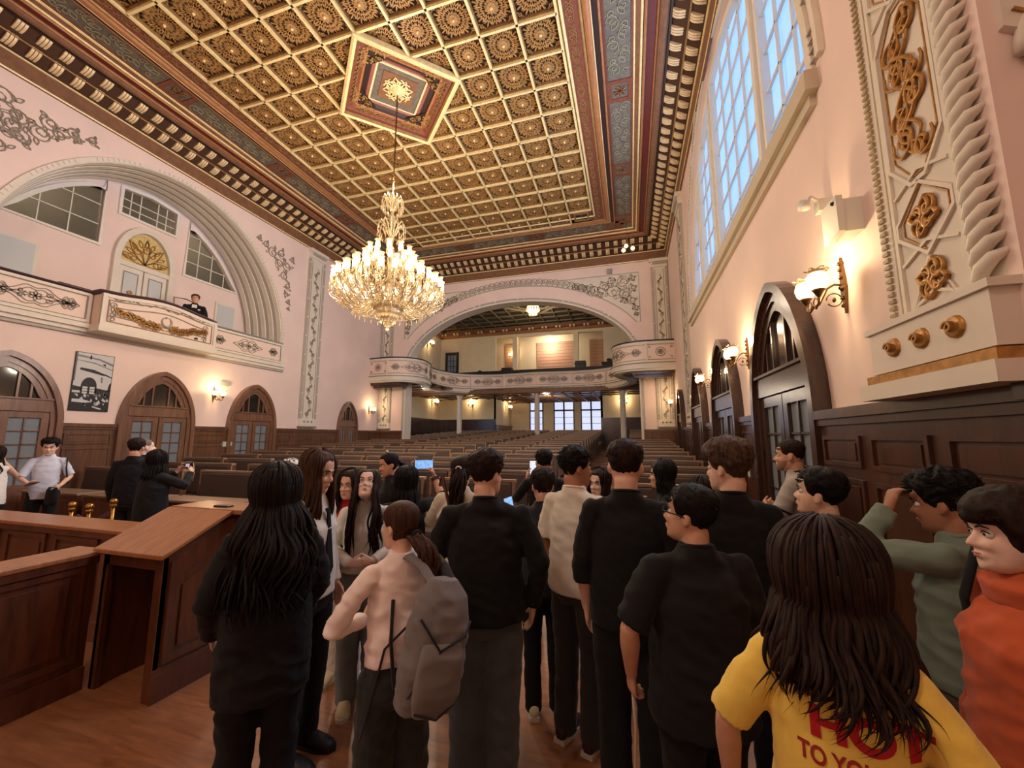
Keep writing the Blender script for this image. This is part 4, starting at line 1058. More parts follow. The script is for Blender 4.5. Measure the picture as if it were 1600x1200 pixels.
# ============================================================ crystal chandelier
ch = tag(empty('chandelier', (CX, CY, 3.86)), 'huge tiered crystal chandelier hanging on a long chain in the middle of the hall', 'chandelier')
ZB = 3.86
def part(mb, name, m, parent=None): return mb.build(name, m, parent or ch)
mb = MB()
zz = 6.85-ZB
k = 0
while zz < 9.25-ZB:
    T = Matrix.Translation((0, 0, zz)) @ Matrix.Rotation(PI/2*(k % 2), 4, 'Z')
    mb.tube([T @ Vector((0.018*math.cos(a), 0, 0.034*math.sin(a))) for a in [2*PI*i/8 for i in range(8)]], 0.006, 4, 0, closed=True)
    zz += 0.052; k += 1
mb.tube([(0, 0, 6.8-ZB), (0, 0, 9.3-ZB)], 0.004, 4, 0)
part(mb, 'chain', BRONZE)
mb = MB()                                            # central glass stem
mb.lathe([(0.02, 4.2-ZB), (0.09, 4.3-ZB), (0.05, 4.5-ZB), (0.11, 4.7-ZB), (0.04, 4.95-ZB), (0.08, 5.2-ZB), (0.04, 5.4-ZB), (0.09, 5.55-ZB), (0.035, 5.7-ZB), (0.06, 5.85-ZB), (0.03, 6.1-ZB), (0.07, 6.25-ZB), (0.03, 6.4-ZB), (0.06, 6.6-ZB), (0.045, 6.75-ZB), (0.02, 6.88-ZB)], 16)
part(mb, 'stem', CRYSTAL)
mb = MB()                                            # bottom bowl and finial
mb.lathe([(0.27, 4.42-ZB), (0.31, 4.38-ZB), (0.27, 4.33-ZB), (0.24, 4.24-ZB), (0.27, 4.22-ZB), (0.2, 4.15-ZB), (0.12, 4.10-ZB), (0.14, 4.07-ZB), (0.06, 4.03-ZB), (0.09, 3.98-ZB), (0.03, 3.92-ZB), (0.045, 3.89-ZB), (0.001, 3.86-ZB)], 24)
for k in range(24):
    a = 2*PI*k/24; mb.ball((0.29*math.cos(a), 0.29*math.sin(a), 4.34-ZB), 0.022, 0.022, 0.045, 6)
for k in range(14):
    a = 2*PI*k/14; mb.ball((0.15*math.cos(a), 0.15*math.sin(a), 4.06-ZB), 0.018, 0.018, 0.04, 6)
part(mb, 'bowl', CRYSTAL)
def crown(z0, r, h):
    mb = MB()
    for k in range(12):
        a = 2*PI*k/12; c, s_ = math.cos(a), math.sin(a)
        pts = [(0.03*c, 0.03*s_, z0), (r*0.5*c, r*0.5*s_, z0+h*0.75), (r*0.85*c, r*0.85*s_, z0+h), (r*c, r*s_, z0+h*0.7), (r*c, r*s_, z0+h*0.35)]
        mb.tube(pts, [0.012, 0.016, 0.014, 0.012, 0.008], 5)
        for q in range(3): mb.ball((r*(1-0.13*q)*c, r*(1-0.13*q)*s_, z0+h*(0.15-0.10*q)), 0.014, 0.014, 0.05, 5)
    part(mb, 'crystal_crown', CRYSTAL)
crown(5.86-ZB, 0.28, 0.34); crown(6.45-ZB, 0.22, 0.32)
# lamp arm prototype and shade prototype, copied round each tier
def arm_mesh(r0, r, z0, zc):
    mb = MB(); dip = 0.20+0.1*r
    pts = []
    for t in range(13):
        t /= 12
        rr = r0+(r*1.0-r0)*t+0.05*math.sin(PI*t); z = z0+(zc-z0)*t**2.2-dip*math.sin(PI*min(1, t*1.0))**1.0
        pts.append((rr, 0, z))
    mb.tube(pts, 0.013, 5)
    mb.lathe([(0.012, zc-0.05), (0.055, zc), (0.06, zc+0.015), (0.02, zc+0.02)], 8, (r, 0, 0))
    for q in range(6):
        a = q*PI/3; mb.ball((r+0.055*math.cos(a), 0.055*math.sin(a), zc-0.05), 0.008, 0.008, 0.035, 4)
    mb.ball((pts[6][0], 0, pts[6][2]-0.07), 0.014, 0.014, 0.05, 5); mb.ball((pts[9][0], 0, pts[9][2]-0.07), 0.014, 0.014, 0.05, 5)
    return mb
def shade_mesh(r, zc):
    mb = MB(); prof = [(0.022, zc+0.0), (0.040, zc+0.03), (0.052, zc+0.09), (0.046, zc+0.15), (0.040, zc+0.19)]
    mb.lathe(prof, 10, (r, 0, 0), 0)
    mb.lathe([(0.040, zc+0.19), (0.052, zc+0.215), (0.064, zc+0.225)], 10, (r, 0, 0), 1)
    mb.lathe([(0.001, zc+0.02), (0.02, zc+0.06), (0.001, zc+0.14)], 6, (r, 0, 0), 0)
    return mb
for (r, z0, zc, n, ph) in ((1.06, 4.52, 4.74, 28, 0.0), (0.86, 4.62, 4.90, 20, 0.1), (0.66, 4.95, 5.10, 16, 0.2), (0.44, 5.2, 5.38, 12, 0.0)):
    a_ = part(arm_mesh(0.1 if r < 0.8 else 0.22, r, z0-ZB, zc-ZB), 'glass_arm', CRYSTAL)
    s_ = part(shade_mesh(r, zc-ZB), 'lamp_shade', [BULB, CRYSTAL])
    for k in range(n):
        an = 2*PI*k/n+ph
        if k:
            a2 = a_.copy(); s2 = s_.copy(); COL.objects.link(a2); COL.objects.link(s2); a2.parent = ch; s2.parent = ch
        else: a2, s2 = a_, s_
        a2.rotation_euler = (0, 0, an); s2.rotation_euler = (0, 0, an)
mb = MB()                                            # inner basket of curved glass rods and drop chains
for k in range(36):
    a = 2*PI*k/36; c, s_ = math.cos(a), math.sin(a)
    pts = [((0.26+0.84*t)*c, (0.26+0.84*t)*s_, 4.42-ZB-0.07*math.sin(PI*t)+0.08*t**3) for t in [i/8 for i in range(9)]]
    mb.tube(pts, 0.010, 4); mb.tube([pts[-1], (pts[-1][0]*1.03, pts[-1][1]*1.03, pts[-1][2]+0.05), (pts[-1][0]*0.98, pts[-1][1]*0.98, pts[-1][2]+0.09)], 0.009, 4)
    for q in (3, 5, 7): mb.ball((pts[q][0], pts[q][1], pts[q][2]-0.05), 0.010, 0.010, 0.04, 4)
for (r, z, n) in ((0.98, 4.68, 44), (0.7, 4.9, 30), (0.5, 5.1, 24), (0.3, 5.3, 16)):
    for k in range(n):
        a = 2*PI*(k+.5)/n
        for q in range(3): mb.ball((r*math.cos(a), r*math.sin(a), z-ZB-0.07*q), 0.012, 0.012, 0.03, 4)
part(mb, 'crystal_drops', CRYSTAL)['kind'] = 'stuff'

# ============================================================ wall sconces
def sconce_proto():
    r = empty('wall_sconce')
    mb = MB()
    mb.prism([(-0.035, -0.02), (0, -0.20), (0.035, -0.02), (0.03, 0.08), (0, 0.24), (-0.03, 0.08)], lambda u, v, d: Vector((u, -d, v)), 0, 0.02)
    for q in (-0.14, -0.08, 0.08, 0.14, 0.19): mb.ball((0, -0.025, q), 0.016, n=6)
    mb.lathe([(0.04, 0), (0.03, 0.02), (0.012, 0.04)], 10, (0, 0, 0), 0, T=Matrix.Rotation(PI/2, 4, 'X'))
    mb.build('wall_plate', BRONZE, r)
    mb = MB()
    mb.tube([(0, -0.02, 0.02), (0, -0.07, 0.03), (0, -0.12, 0.0), (0, -0.15, -0.06), (0, -0.18, -0.12), (0, -0.22, -0.13)], 0.009, 6)
    mb.tube([(0, -0.08-0.05*math.cos(a), -0.09+0.05*math.sin(a)) for a in [0.3*i for i in range(20)]], 0.005, 4)
    mb.ball((0, -0.08, -0.09), 0.02, 0.012, 0.02, 8)
    for s_ in (-1, 1):
        mb.tube([(0, -0.21, -0.13), (s_*0.05, -0.22, -0.16), (s_*0.10, -0.22, -0.13), (s_*0.11, -0.22, -0.07)], 0.008, 6)
        mb.tube([(s_*(0.05+0.035*math.cos(a)), -0.22, -0.11+0.03*math.sin(a)) for a in [0.4*i for i in range(14)]], 0.005, 4)
        mb.lathe([(0.01, -0.09), (0.032, -0.05), (0.045, -0.035), (0.03, -0.03)], 10, (s_*0.11, -0.22, 0))
    mb.build('scrolled_arm', BRONZE, r)
    for s_ in (-1, 1):
        mb = MB(); mb.lathe([(0.025, -0.04), (0.058, -0.01), (0.070, 0.035), (0.060, 0.075), (0.048, 0.095)], 14, (s_*0.11, -0.22, 0), 0)
        rim = []
        for k in range(24):
            a = 2*PI*k/24; q = 0.062+0.012*math.sin(6*a); rim.append((s_*0.11+q*math.cos(a), -0.22+q*math.sin(a), 0.115+0.008*math.sin(6*a+1)))
        mb.tube(rim, 0.006, 4, 1, closed=True)
        mb.lathe([(0.048, 0.095), (0.06, 0.112)], 14, (s_*0.11, -0.22, 0), 1)
        mb.build('glass_shade', [BULB, CRYSTAL], r)
    return r
SC = [((XR, 3.47, 2.84), -PI/2, 'brass wall sconce with two lit tulip shades nearest the gilded pilaster', 10),
      ((XR, 6.05, 2.84), -PI/2, 'brass two-shade wall sconce between the first and second dark arched doors on the right', 9),
      ((XR, 8.65, 2.84), -PI/2, 'brass two-shade wall sconce between the second and third dark arched doors on the right', 9),
      ((XR, 14.7, 2.9), -PI/2, 'small lit wall sconce low in the far right corner below the gallery lobe', 9),
      ((XL, 8.0, 2.86), PI/2, 'lit wall sconce between two arched doors on the left wall beneath the balcony', 9),
      ((XL, 14.75, 2.88), PI/2, 'lit wall sconce on the left wall just before the far corner', 9),
      ((GX0, 22.8, 3.95), PI/2, 'lit sconce on the side wall under the left end of the gallery', 14),
      ((-9.75, GY, 3.85), 0, 'lit sconce on the cream wall between the leftmost two white columns', 14),
      ((RX0, 26.2, 3.75), PI/2, 'lit sconce in the recess beside the far windows', 12),
      ((-0.3, GY, 3.75), 0, 'lit sconce behind the rightmost white column under the gallery', 16),
      ((GX0, 22.0, 7.6), PI/2, 'lit sconce on the side wall of the upper gallery room', 18),
      ((-7.7, RY-1.2, 7.4), 0, 'lit sconce seen through the left opening of the upper gallery', 16)]
proto = sconce_proto()
for i, (loc, rz, lab, e) in enumerate(SC):
    o = proto if i == 0 else copy_tree(proto)
    n = Vector((math.sin(rz), -math.cos(rz), 0))
    o.location = loc; o.rotation_euler = (0, 0, rz)
    if i in (6, 7, 8, 9, 10, 11): o.scale = (1.5, 1.5, 1.5)
    tag(o, lab, 'wall lamp', 'brass wall sconces')
    lamp('sconce_light', Vector(loc)+n*0.30+Vector((0, 0, 0.18)), e*K_SC*1.7, (1.0, 0.70, 0.38), 0.05)
# gallery ceiling lamp, and the small one on the cornice
mb = MB()
r = tag(empty('ceiling_lamp', (-4.65, 19.6, 8.05)), 'glowing crystal ceiling lamp in a gilded diamond above the upper gallery', 'lamp')
mb.lathe([(0.3, 0.55), (0.32, 0.5), (0.05, 0.45)], 16); mb.build('ceiling_plate', C_GOLD, r)
mb = MB(); mb.lathe([(0.001, 0.05), (0.2, 0.1), (0.32, 0.22), (0.36, 0.35), (0.3, 0.46)], 16); mb.build('glass_bowl', BULB, r)
mb = MB()
for k in range(16):
    a = 2*PI*k/16; mb.ball((0.37*math.cos(a), 0.37*math.sin(a), 0.3), 0.03, 0.03, 0.08, 5); mb.ball((0.22*math.cos(a), 0.22*math.sin(a), 0.06), 0.02, 0.02, 0.06, 5)
mb.build('crystal_drops', CRYSTAL, r)
lamp('gallery_light', (-4.65, 19.6, 7.7), 180, WARM, 0.2)
lamp('gallery_light', (-5.0, 25.6, 7.9), 140, WARM, 0.2)
r = tag(empty('hanging_lamp', (0.15, 13.9, 8.35)), 'small hanging lamp with three lit globes in front of the far right cornice', 'lamp')
mb = MB(); mb.tube([(0, 0, 0.1), (0, 0, 0.95)], 0.008, 5)
for k in range(3):
    a = 2*PI*k/3+0.3; mb.tube([(0, 0, 0.15), (0.1*math.cos(a), 0.1*math.sin(a), 0.2), (0.18*math.cos(a), 0.18*math.sin(a), 0.06)], 0.008, 5)
mb.build('brass_stem', BRASS, r)
for k in range(3):
    a = 2*PI*k/3+0.3; mb = MB(); mb.ball((0.19*math.cos(a), 0.19*math.sin(a), 0.0), 0.07, n=10); mb.build('glass_globe', BULB, r)
lamp('hanging_lamp_light', (0.15, 13.9, 8.18), 8, WARM, 0.05)
lamp('underside_light', (-4.6, 22.5, 3.9), 90, WARM, 0.2)
lamp('underside_light', (-10.2, 18.5, 3.9), 34, WARM, 0.2)

# ============================================================ small wall fittings
mb = MB(); mb.box(1.48, 3.14, 3.14, XR, 3.32, 3.38); mb.prism([(3.12, 3.14), (3.34, 3.12), (3.34, 3.40), (3.12, 3.40)], lambda u, v, d: Vector((1.48-d, u, v)), 0, 0.04)
o = tag(empty('wall_speaker', (1.52, 3.2, 3.12)), 'white angular speaker box on the right wall above the nearest sconce', 'speaker'); b = mb.build('case', mat('white_plastic', (206, 204, 196), 0.45), None); b.parent = o; b.matrix_parent_inverse = Matrix.Translation(o.location).inverted()
mb = MB(); mb.ball((1.438, 3.16, 3.36), 0.016, n=8); b = mb.build('camera_eye', BLACK); b.parent = o; b.matrix_parent_inverse = Matrix.Translation(o.location).inverted()
def at_empty(name, loc, parts_, label, cat, group=None):
    o = tag(empty(name, loc), label, cat, group)
    for mb_, nm, m in parts_:
        b = mb_.build(nm, m); b.parent = o; b.matrix_parent_inverse = Matrix.Translation(loc).inverted()
    return o
a = MB(); a.box(1.50, 3.50, 3.5, XR, 3.58, 3.6); a.tube([(1.54, 3.54, 3.58), (1.45, 3.50, 3.62), (1.42, 3.48, 3.56)], 0.015, 6)
b = MB(); b.lathe([(0.001, 0), (0.03, 0.005), (0.035, 0.04), (0.02, 0.08)], 10, (1.40, 3.47, 3.50)); b.lathe([(0.001, 0), (0.03, 0.005), (0.035, 0.04), (0.02, 0.08)], 10, (1.42, 3.58, 3.56))
at_empty('security_camera', (1.5, 3.54, 3.5), [(a, 'bracket', MATS['white_plastic']), (b, 'camera_head', MATS['white_plastic'])], 'small white double security camera high on the right wall', 'camera')
for (loc, lab) in (((XL, 8.28, 3.2), 'small grey sensor box above the sconce on the left wall'), ((-0.55, YB, 8.2), 'small grey box on the pink band above the far arch')):
    mb = MB(); x, y, z = loc
    if x == XL: mb.box(x, y-0.12, z-0.05, x+0.07, y+0.12, z+0.06)
    else: mb.box(x-0.09, y-0.09, z-0.1, x+0.09, y, z+0.1)
    tag(bevel(mb.build('sensor_box', mat('grey_plastic', (150, 150, 142), 0.5)), 0.01), lab, 'box')
mb = MB(); mb.box(XL+.05, 8.32, 1.45, XL+.09, 8.6, 1.6); mb.box(XL+.09, 8.34, 1.47, XL+.095, 8.58, 1.58, 1)
tag(mb.build('wall_plaque', [MATS['grey_plastic'], mat('pale_green_card', (190, 200, 176), 0.5)]), 'small pale green plaque on the left panelling between two doors', 'plaque')
mb = MB(); mb.box(XR-.10, 6.02, 1.18, XR-.06, 6.12, 1.42); mb.box(XR-.105, 6.035, 1.2, XR-.10, 6.105, 1.40, 1)
tag(mb.build('wall_switch', [SILVER, mat('pale_green_card', (190, 200, 176), 0.5)]), 'small framed switch plate on the dark panelling beside the nearest arched door', 'plate')

# black and white photograph hung on the left wall (its picture built as shallow flat shapes)
o = tag(empty('framed_photograph', (XL, 5.43, 2.27)), 'black and white photograph of the hall hung between two arched doors on the left wall', 'picture')
BW = [mat('print_light', (196, 196, 198), 0.5), mat('print_mid', (120, 118, 120), 0.5), mat('print_black', (26, 24, 26), 0.5)]
PY0, PY1, PZ0, PZ1 = 5.13, 5.74, 2.27, 3.46
fp = lambda u, v, d: Vector((XL+0.03+d, PY0+u*(PY1-PY0), PZ0+v*(PZ1-PZ0)))
mb = MB(); mb.prism([(-0.02, -0.01), (1.02, -0.01), (1.02, 1.01), (-0.02, 1.01)], fp, -0.03, -0.001); b = mb.build('mount_board', BLACK); b.parent = o; b.matrix_parent_inverse = Matrix.Translation(o.location).inverted()
mb = MB()
mb.prism([(0, 0), (1, 0), (1, 1), (0, 1)], fp, 0, 0.002, 0)
for poly, mi in (([(0.12, 0.70), (0.8, 0.63), (0.8, 0.66), (0.5, 0.72), (0.14, 0.74)], 2), ([(0.8, 0.64), (1, 0.6), (1, 0.62), (0.8, 0.67)], 2), ([(0, 0.42), (0.22, 0.40), (0.22, 0.34), (0, 0.34)], 2), ([(0.6, 0.40), (1, 0.37), (1, 0.26), (0.6, 0.3)], 2),
                 ([(0.2, 0.3), (0.62, 0.3)]+[(0.41+0.21*math.cos(a), 0.42+0.16*math.sin(a)) for a in [PI*i/10 for i in range(11)]], 2), ([(0.92, 0.36), (1, 0.36), (1, 0.52), (0.95, 0.48)], 2),
                 ([(0, 0), (1, 0), (1, 0.27), (0.62, 0.3), (0, 0.3)], 2), ([(0.02, 0.93), (0.6, 0.9), (1, 0.82), (1, 0.86), (0.6, 0.93), (0.02, 0.96)], 1), ([(0.0, 0.86), (0.5, 0.83), (1, 0.74), (1, 0.755), (0.5, 0.85), (0.0, 0.87)], 1), ([(0.0, 0.5), (0.03, 0.5), (0.03, 1), (0, 1)], 1), ([(0.35, 0.9), (0.39, 0.9), (0.39, 0.97), (0.35, 0.97)], 2), ([(0.7, 0.83), (0.8, 0.8), (0.78, 0.85)], 2), ([(0.7, 0.6), (0.76, 0.6), (0.76, 0.5), (0.72, 0.5)], 1)):
    mb.prism(poly, fp, 0.002, 0.004, mi)
for (u0, u1) in ((0.25, 0.38), (0.44, 0.57)):
    for r in range(3): mb.prism([(u0, 0.29+r*.045), (u1, 0.29+r*.045), (u1, 0.325+r*.045), (u0, 0.325+r*.045)], fp, 0.004, 0.0055, 0)
rg = random.Random(3)
for k in range(26):
    u, v = rg.uniform(0.02, 0.95), rg.uniform(0.1, 0.29); s_ = rg.uniform(0.02, 0.05)
    mb.prism([(u, v), (u+s_*1.6, v-s_*.6), (u+s_*1.8, v+s_*.3), (u+s_*.6, v+s_*1.1)], fp, 0.004, 0.0055, 0 if rg.random() < .7 else 1)
mb.prism([(0.02, 0.14), (0.35, 0.13), (0.55, 0.15), (0.3, 0.19), (0.02, 0.19)], fp, 0.0055, 0.007, 0); mb.prism([(0.55, 0.06), (0.8, 0.02), (0.82, 0.04), (0.58, 0.08)], fp, 0.0055, 0.007, 0)
b = mb.build('print', BW); b.parent = o; b.matrix_parent_inverse = Matrix.Translation(o.location).inverted()

# ============================================================ benches
def bench_proto(w=1.3):
    r = empty('bench')
    for s_ in (-1, 1):
        mb = MB(); mb.prism([(0.02, 0), (0.52, 0), (0.50, 0.42), (0.12, 0.62), (0.06, 1.10), (-0.02, 1.10)], lambda u, v, d: Vector((s_*(w/2-0.02)+d*s_, -u, v)), -0.02, 0.025)
        bevel(mb.build('end_panel', WOOD_B, r), 0.008)
    mb = MB(); mb.box(-w/2+0.03, -0.50, 0.40, w/2-0.03, -0.06, 0.48); bevel(mb.build('seat_cushion', PAD, r), 0.02)
    mb = MB(); mb.box(-w/2, -0.06, 0.5, w/2, 0.0, 1.12, 0); mb.box(-w/2-0.005, -0.085, 1.10, w/2+0.005, 0.015, 1.135, 1)
    for s_ in (-1, 1): mb.box(s_*(w/2-0.02)-0.02, -0.085, 0.5, s_*(w/2-0.02)+0.02, -0.05, 1.11, 1)
    mb.build('back_frame', [WOOD_B, WOOD_BL], r)
    mb = MB(); mb.box(-w/2+0.05, -0.11, 0.52, w/2-0.05, -0.05, 1.09); bevel(mb.build('back_cushion', PAD, r), 0.022, 3)
    return r
bp = bench_proto()
ORD = ['first', 'second', 'third', 'fourth', 'fifth', 'sixth', 'seventh', 'eighth', 'ninth', 'tenth', 'eleventh', 'twelfth', 'thirteenth', 'fourteenth', 'fifteenth', 'sixteenth', 'seventeenth', 'eighteenth', 'nineteenth', 'twentieth', 'twenty-first', 'twenty-second']
cols = [-9.95, -8.5, -6.75, -5.3, -3.6, -2.15, -0.05, 0.0]
cols = [(-9.9, 'against the left wall'), (-8.48, 'second column from the left wall'), (-6.75, 'third column from the left wall'), (-5.33, 'fourth column from the left wall'), (-3.6, 'fifth column from the left wall'), (-2.2, 'just left of the aisle'), (0.55, 'right of the aisle by the right wall')]
nb = 0
for r_ in range(21):
    y = FY0+r_*ROW+0.25
    for ci, (x, wh) in enumerate(cols):
        if 15.2 < y < 16.3 and (x < -9.3 or x > 0.2): continue
        if x > 0 and 12.4 < y < 14.3: pass
        o = bp if nb == 0 else copy_tree(bp); nb += 1
        o.location = (x, y, tier(r_)); o.rotation_euler = (0, 0, 0)
        if ci == 6: o.location.x = 0.62
        tag(o, 'dark padded bench, %s row back, %s' % (ORD[r_], wh), 'bench', 'padded benches of the hall')
# desks in front of the first benches on the left
def desk_proto(w=1.55):
    r = empty('desk')
    mb = MB(); mb.box(-w/2, -0.02, 0.0, w/2, 0.02, 0.74); mb.holed([(-w/2+.08, .1), (w/2-.08, .1), (w/2-.08, .66), (-w/2+.08, .66)], [[(-w/2+.12, .14), (w/2-.12, .14), (w/2-.12, .62), (-w/2+.12, .62)]], lambda u, v, d: Vector((u, -0.02-d, v)), 0, 0.012)
    mb.build('front_panel', WOOD_DESK, r)
    mb = MB(); mb.box(-w/2-0.02, -0.05, 0.74, w/2+0.02, 0.4, 0.775, 0); bevel(mb.build('desk_top', WOOD_BL, r), 0.006)
    for s_ in (-1, 1):
        mb = MB(); mb.box(s_*(w/2-0.02)-0.02, 0.0, 0, s_*(w/2-0.02)+0.02, 0.34, 0.74); mb.build('side_panel', WOOD_DESK, r)
    return r
dp = desk_proto()
for i, (x, y, lab) in enumerate(((-9.75, 4.55, 'low wooden writing desk nearest the left wall, in front of the first bench'), (-8.0, 4.52, 'low wooden writing desk behind the person in black and the one with a camera'), (-6.3, 4.52, 'low wooden writing desk right of the person holding a camera'), (-4.6, 4.52, 'low wooden writing desk behind the person with long wavy black hair'))):
    o = dp if i == 0 else copy_tree(dp); o.location = (x, y, 0); tag(o, lab, 'desk', 'low desks in front of the benches')

# ============================================================ lectern and podium counters
o = tag(empty('lectern', (-3.38, 2.35, 0)), 'large wooden lectern with a wide sloping reading top, left foreground', 'lectern')
def pp(mb, nm, m, par=None, bv=0):
    b = mb.build(nm, m); b.parent = par or o
    b.matrix_parent_inverse = Matrix.Translation((par or o).matrix_world.translation if False else o.location).inverted() if par is None else Matrix.Identity(4)
    if bv: bevel(b, bv)
    return b
LX0, LX1, LY0, LY1, LY2 = -3.66, -3.06, 2.04, 2.46, 2.72
mb = MB()                                            # right side panel (towards the crowd)
prof = [(LY0, 0.0), (LY2, 0.0), (LY2, 1.12), (LY1, 1.12), (LY0, 0.91)]
fx = lambda u, v, d: Vector((LX1+d, u, v))
mb.prism(prof, fx, -0.03, 0)
mb.holed([(LY0+.04, .22), (LY2-.03, .22), (LY2-.03, 1.08), (LY1, 1.08), (LY0+.04, .87)], [[(LY0+.09, .27), (LY2-.08, .27), (LY2-.08, .92), (LY1, .92), (LY0+.09, .76)]], fx, 0.018, 0)
mb.prism([(LY0+.13, .30), (LY2-.12, .30), (LY2-.12, .86), (LY1, .86), (LY0+.13, .70)], fx, 0, 0.012)
mb.prism([(LY0-.01, 0), (LY2, 0), (LY2, .17), (LY0-.01, .17)], fx, 0, 0.025); mb.prism([(LY0-.01, .17), (LY2, .17), (LY2, .20), (LY0-.01, .20)], fx, 0, 0.016)
pp(mb, 'side_panel', WOOD_DESK)
mb = MB(); mb.prism(prof, lambda u, v, d: Vector((LX0-d, u, v)), -0.03, 0); pp(mb, 'side_panel', WOOD_DESK)
mb = MB(); mb.box(LX0, LY2-0.03, 0, LX1, LY2, 1.12); pp(mb, 'front_panel', WOOD_DESK)
mb = MB(); mb.box(LX0, LY0, 0, LX0+0.06, LY0+0.03, 0.9); mb.box(LX1-0.07, LY0-0.005, 0, LX1+0.0, LY0+0.03, 0.9); mb.box(LX0, LY0, 0.82, LX1, LY0+0.03, 0.9)
mb.box(LX0, LY1, 0.1, LX1, LY1+0.02, 1.1); pp(mb, 'knee_hole_frame', WOOD_DESK)
mb = MB(); mb.prism([(LY0-.05, .905), (LY0-.05, .935), (LY1, 1.15), (LY1, 1.12)], lambda u, v, d: Vector((LX0-.04+d, u, v)), 0, LX1-LX0+.09); pp(mb, 'reading_top', WOOD_TOP, bv=0.005)
mb = MB(); mb.box(LX0-.02, LY1, 1.12, LX1+.18, LY2+.04, 1.155); pp(mb, 'flat_ledge', WOOD_TOP, bv=0.005)
mb = MB(); mb.box(-0.075, -0.03, 0, 0.075, 0.03, 0.012)
b = tag(bevel(mb.build('flat_case', BLACK, loc=(-3.22, 2.55, 1.156)), 0.004), 'small flat black object lying on the ledge of the lectern', 'case')
def counter(name, label, p, q, wdt, h, inward):
    """panelled counter between p and q (x,y), its top overhanging"""
    p, q = Vector(p), Vector(q); d = (q-p); L = d.length; d.normalize(); n = Vector((d.y, -d.x))*inward
    r = empty(name, (p.x, p.y, 0)); r.rotation_euler = (0, 0, math.atan2(d.y, d.x)); tag(r, label, 'counter')
    s_ = inward
    f = lambda u, v, dd: Vector((u, -s_*dd, v))
    mb = MB(); mb.box(0, -0.02, 0, L, 0.02, h)
    k = max(1, round(L/0.7))
    for i in range(k):
        a, b2 = i*L/k+.06, (i+1)*L/k-.06
        mb.holed([(a, .2), (b2, .2), (b2, h-.06), (a, h-.06)], [[(a+.04, .24), (b2-.04, .24), (b2-.04, h-.1), (a+.04, h-.1)]], f, 0.035, 0.02)
        mb.prism([(a+.08, .28), (b2-.08, .28), (b2-.08, h-.14), (a+.08, h-.14)], f, 0.02, 0.032)
    mb.prism([(0, 0), (L, 0), (L, .15), (0, .15)], f, 0.02, 0.04)
    mb.build('panel', WOOD_DESK, r)
    mb = MB(); y0_, y1_ = (-0.06, wdt) if s_ > 0 else (-wdt, 0.06)
    mb.box(-0.03, y0_, h, L+0.03, y1_, h+0.035); bevel(mb.build('counter_top', WOOD_TOP, r), 0.008)
    mb = MB(); mb.box(0, -0.05 if s_ > 0 else 0.02, h-.05, L, -0.02 if s_ > 0 else 0.05, h); mb.build('moulding', WOOD_DESK, r)
    mb = MB(); mb.box(0, min(0, s_*0.25), h*0.45, L, max(0, s_*0.25), h*0.45+.03); mb.build('inner_shelf', WOOD_DESK, r)
    return r
counter('podium_counter', 'panelled wooden counter running up to the left side of the lectern', (-3.72, 1.22), (-3.72, 2.02), 0.24, 0.885, 1)
counter('podium_counter', 'long wooden counter crossing the left foreground behind the lectern', (-7.4, 2.50), (-3.75, 2.50), 0.26, 0.885, 1)
# brass stanchions behind the counter
def stan(loc, lab):
    r = tag(empty('stanchion', loc), lab, 'post', 'brass barrier posts behind the counter')
    mb = MB(); mb.lathe([(0.001, 0.0), (0.15, 0.0), (0.15, 0.02), (0.03, 0.05)], 20); mb.build('base', BRASS, r)
    mb = MB(); mb.tube([(0, 0, 0.04), (0, 0, 0.9)], 0.018, 10); mb.build('pole', BRASS, r)
    mb = MB(); mb.ball((0, 0, 0.94), 0.04, n=14); mb.lathe([(0.03, 0.88), (0.035, 0.9), (0.02, 0.92)], 12); mb.build('ball_finial', BRASS, r)
for loc, lab in (((-6.22, 3.10, 0), 'brass ball-topped barrier post, left of the group of three'), ((-6.06, 3.40, 0), 'brass ball-topped barrier post, tallest looking of the group of three'), ((-5.88, 3.08, 0), 'brass ball-topped barrier post, right of the group of three')): stan(loc, lab)
mb = MB(); mb.tube([(-6.20, 3.14, 0.82), (-6.14, 3.25, 0.70), (-6.07, 3.37, 0.82)], 0.02, 8)
tag(mb.build('barrier_rope', VELVET), 'dark red rope slung between the brass barrier posts', 'rope')
# ============================================================ people
SKIN = {}
def skin(k):
    base = {'light': (222, 180, 156), 'mid': (206, 158, 130), 'tan': (172, 122, 96), 'pale': (232, 196, 178)}[k]
    if k not in SKIN:
        m = mat('skin_'+k, base, 0.5, noise_amt=0.05, noise_scale=30, spec=0.35)
        b = m.node_tree.nodes['Principled BSDF']
        b.inputs['Subsurface Weight'].default_value = 0.08; b.inputs['Subsurface Radius'].default_value = (0.02, 0.008, 0.004)
        b.inputs['Subsurface Scale'].default_value = 0.5
        SKIN[k] = m
    return SKIN[k]
EYEW = mat('eye_white', (228, 222, 214), 0.2); IRIS = mat('dark_iris', (30, 18, 12), 0.1)
LIP = mat('lips', (186, 118, 106), 0.5); BROW = mat('eyebrow', (38, 26, 20), 0.8)
def cloth(name, rgb, amt=0.08, rough=0.9, sheen=0.15, bs=350): return mat('cloth_'+name, rgb, rough, noise_amt=amt, noise_scale=5, bump=0.12, bump_scale=bs, sheen=sheen)
def hairmat(name, a, b): return mat('hair_'+name, a, 0.62, rgb2=b, noise_scale=9, stretch=(9, 9, 1), spec=0.22)
H_BLACK = hairmat('black', (12, 10, 10), (24, 19, 17)); H_DBR = hairmat('dark_brown', (24, 15, 11), (46, 29, 20)); H_BR = hairmat('brown', (48, 30, 20), (82, 54, 36))
H_LBR = hairmat('light_brown', (54, 38, 28), (92, 70, 52)); H_GREY = hairmat('grey_cropped', (96, 84, 76), (136, 122, 112))

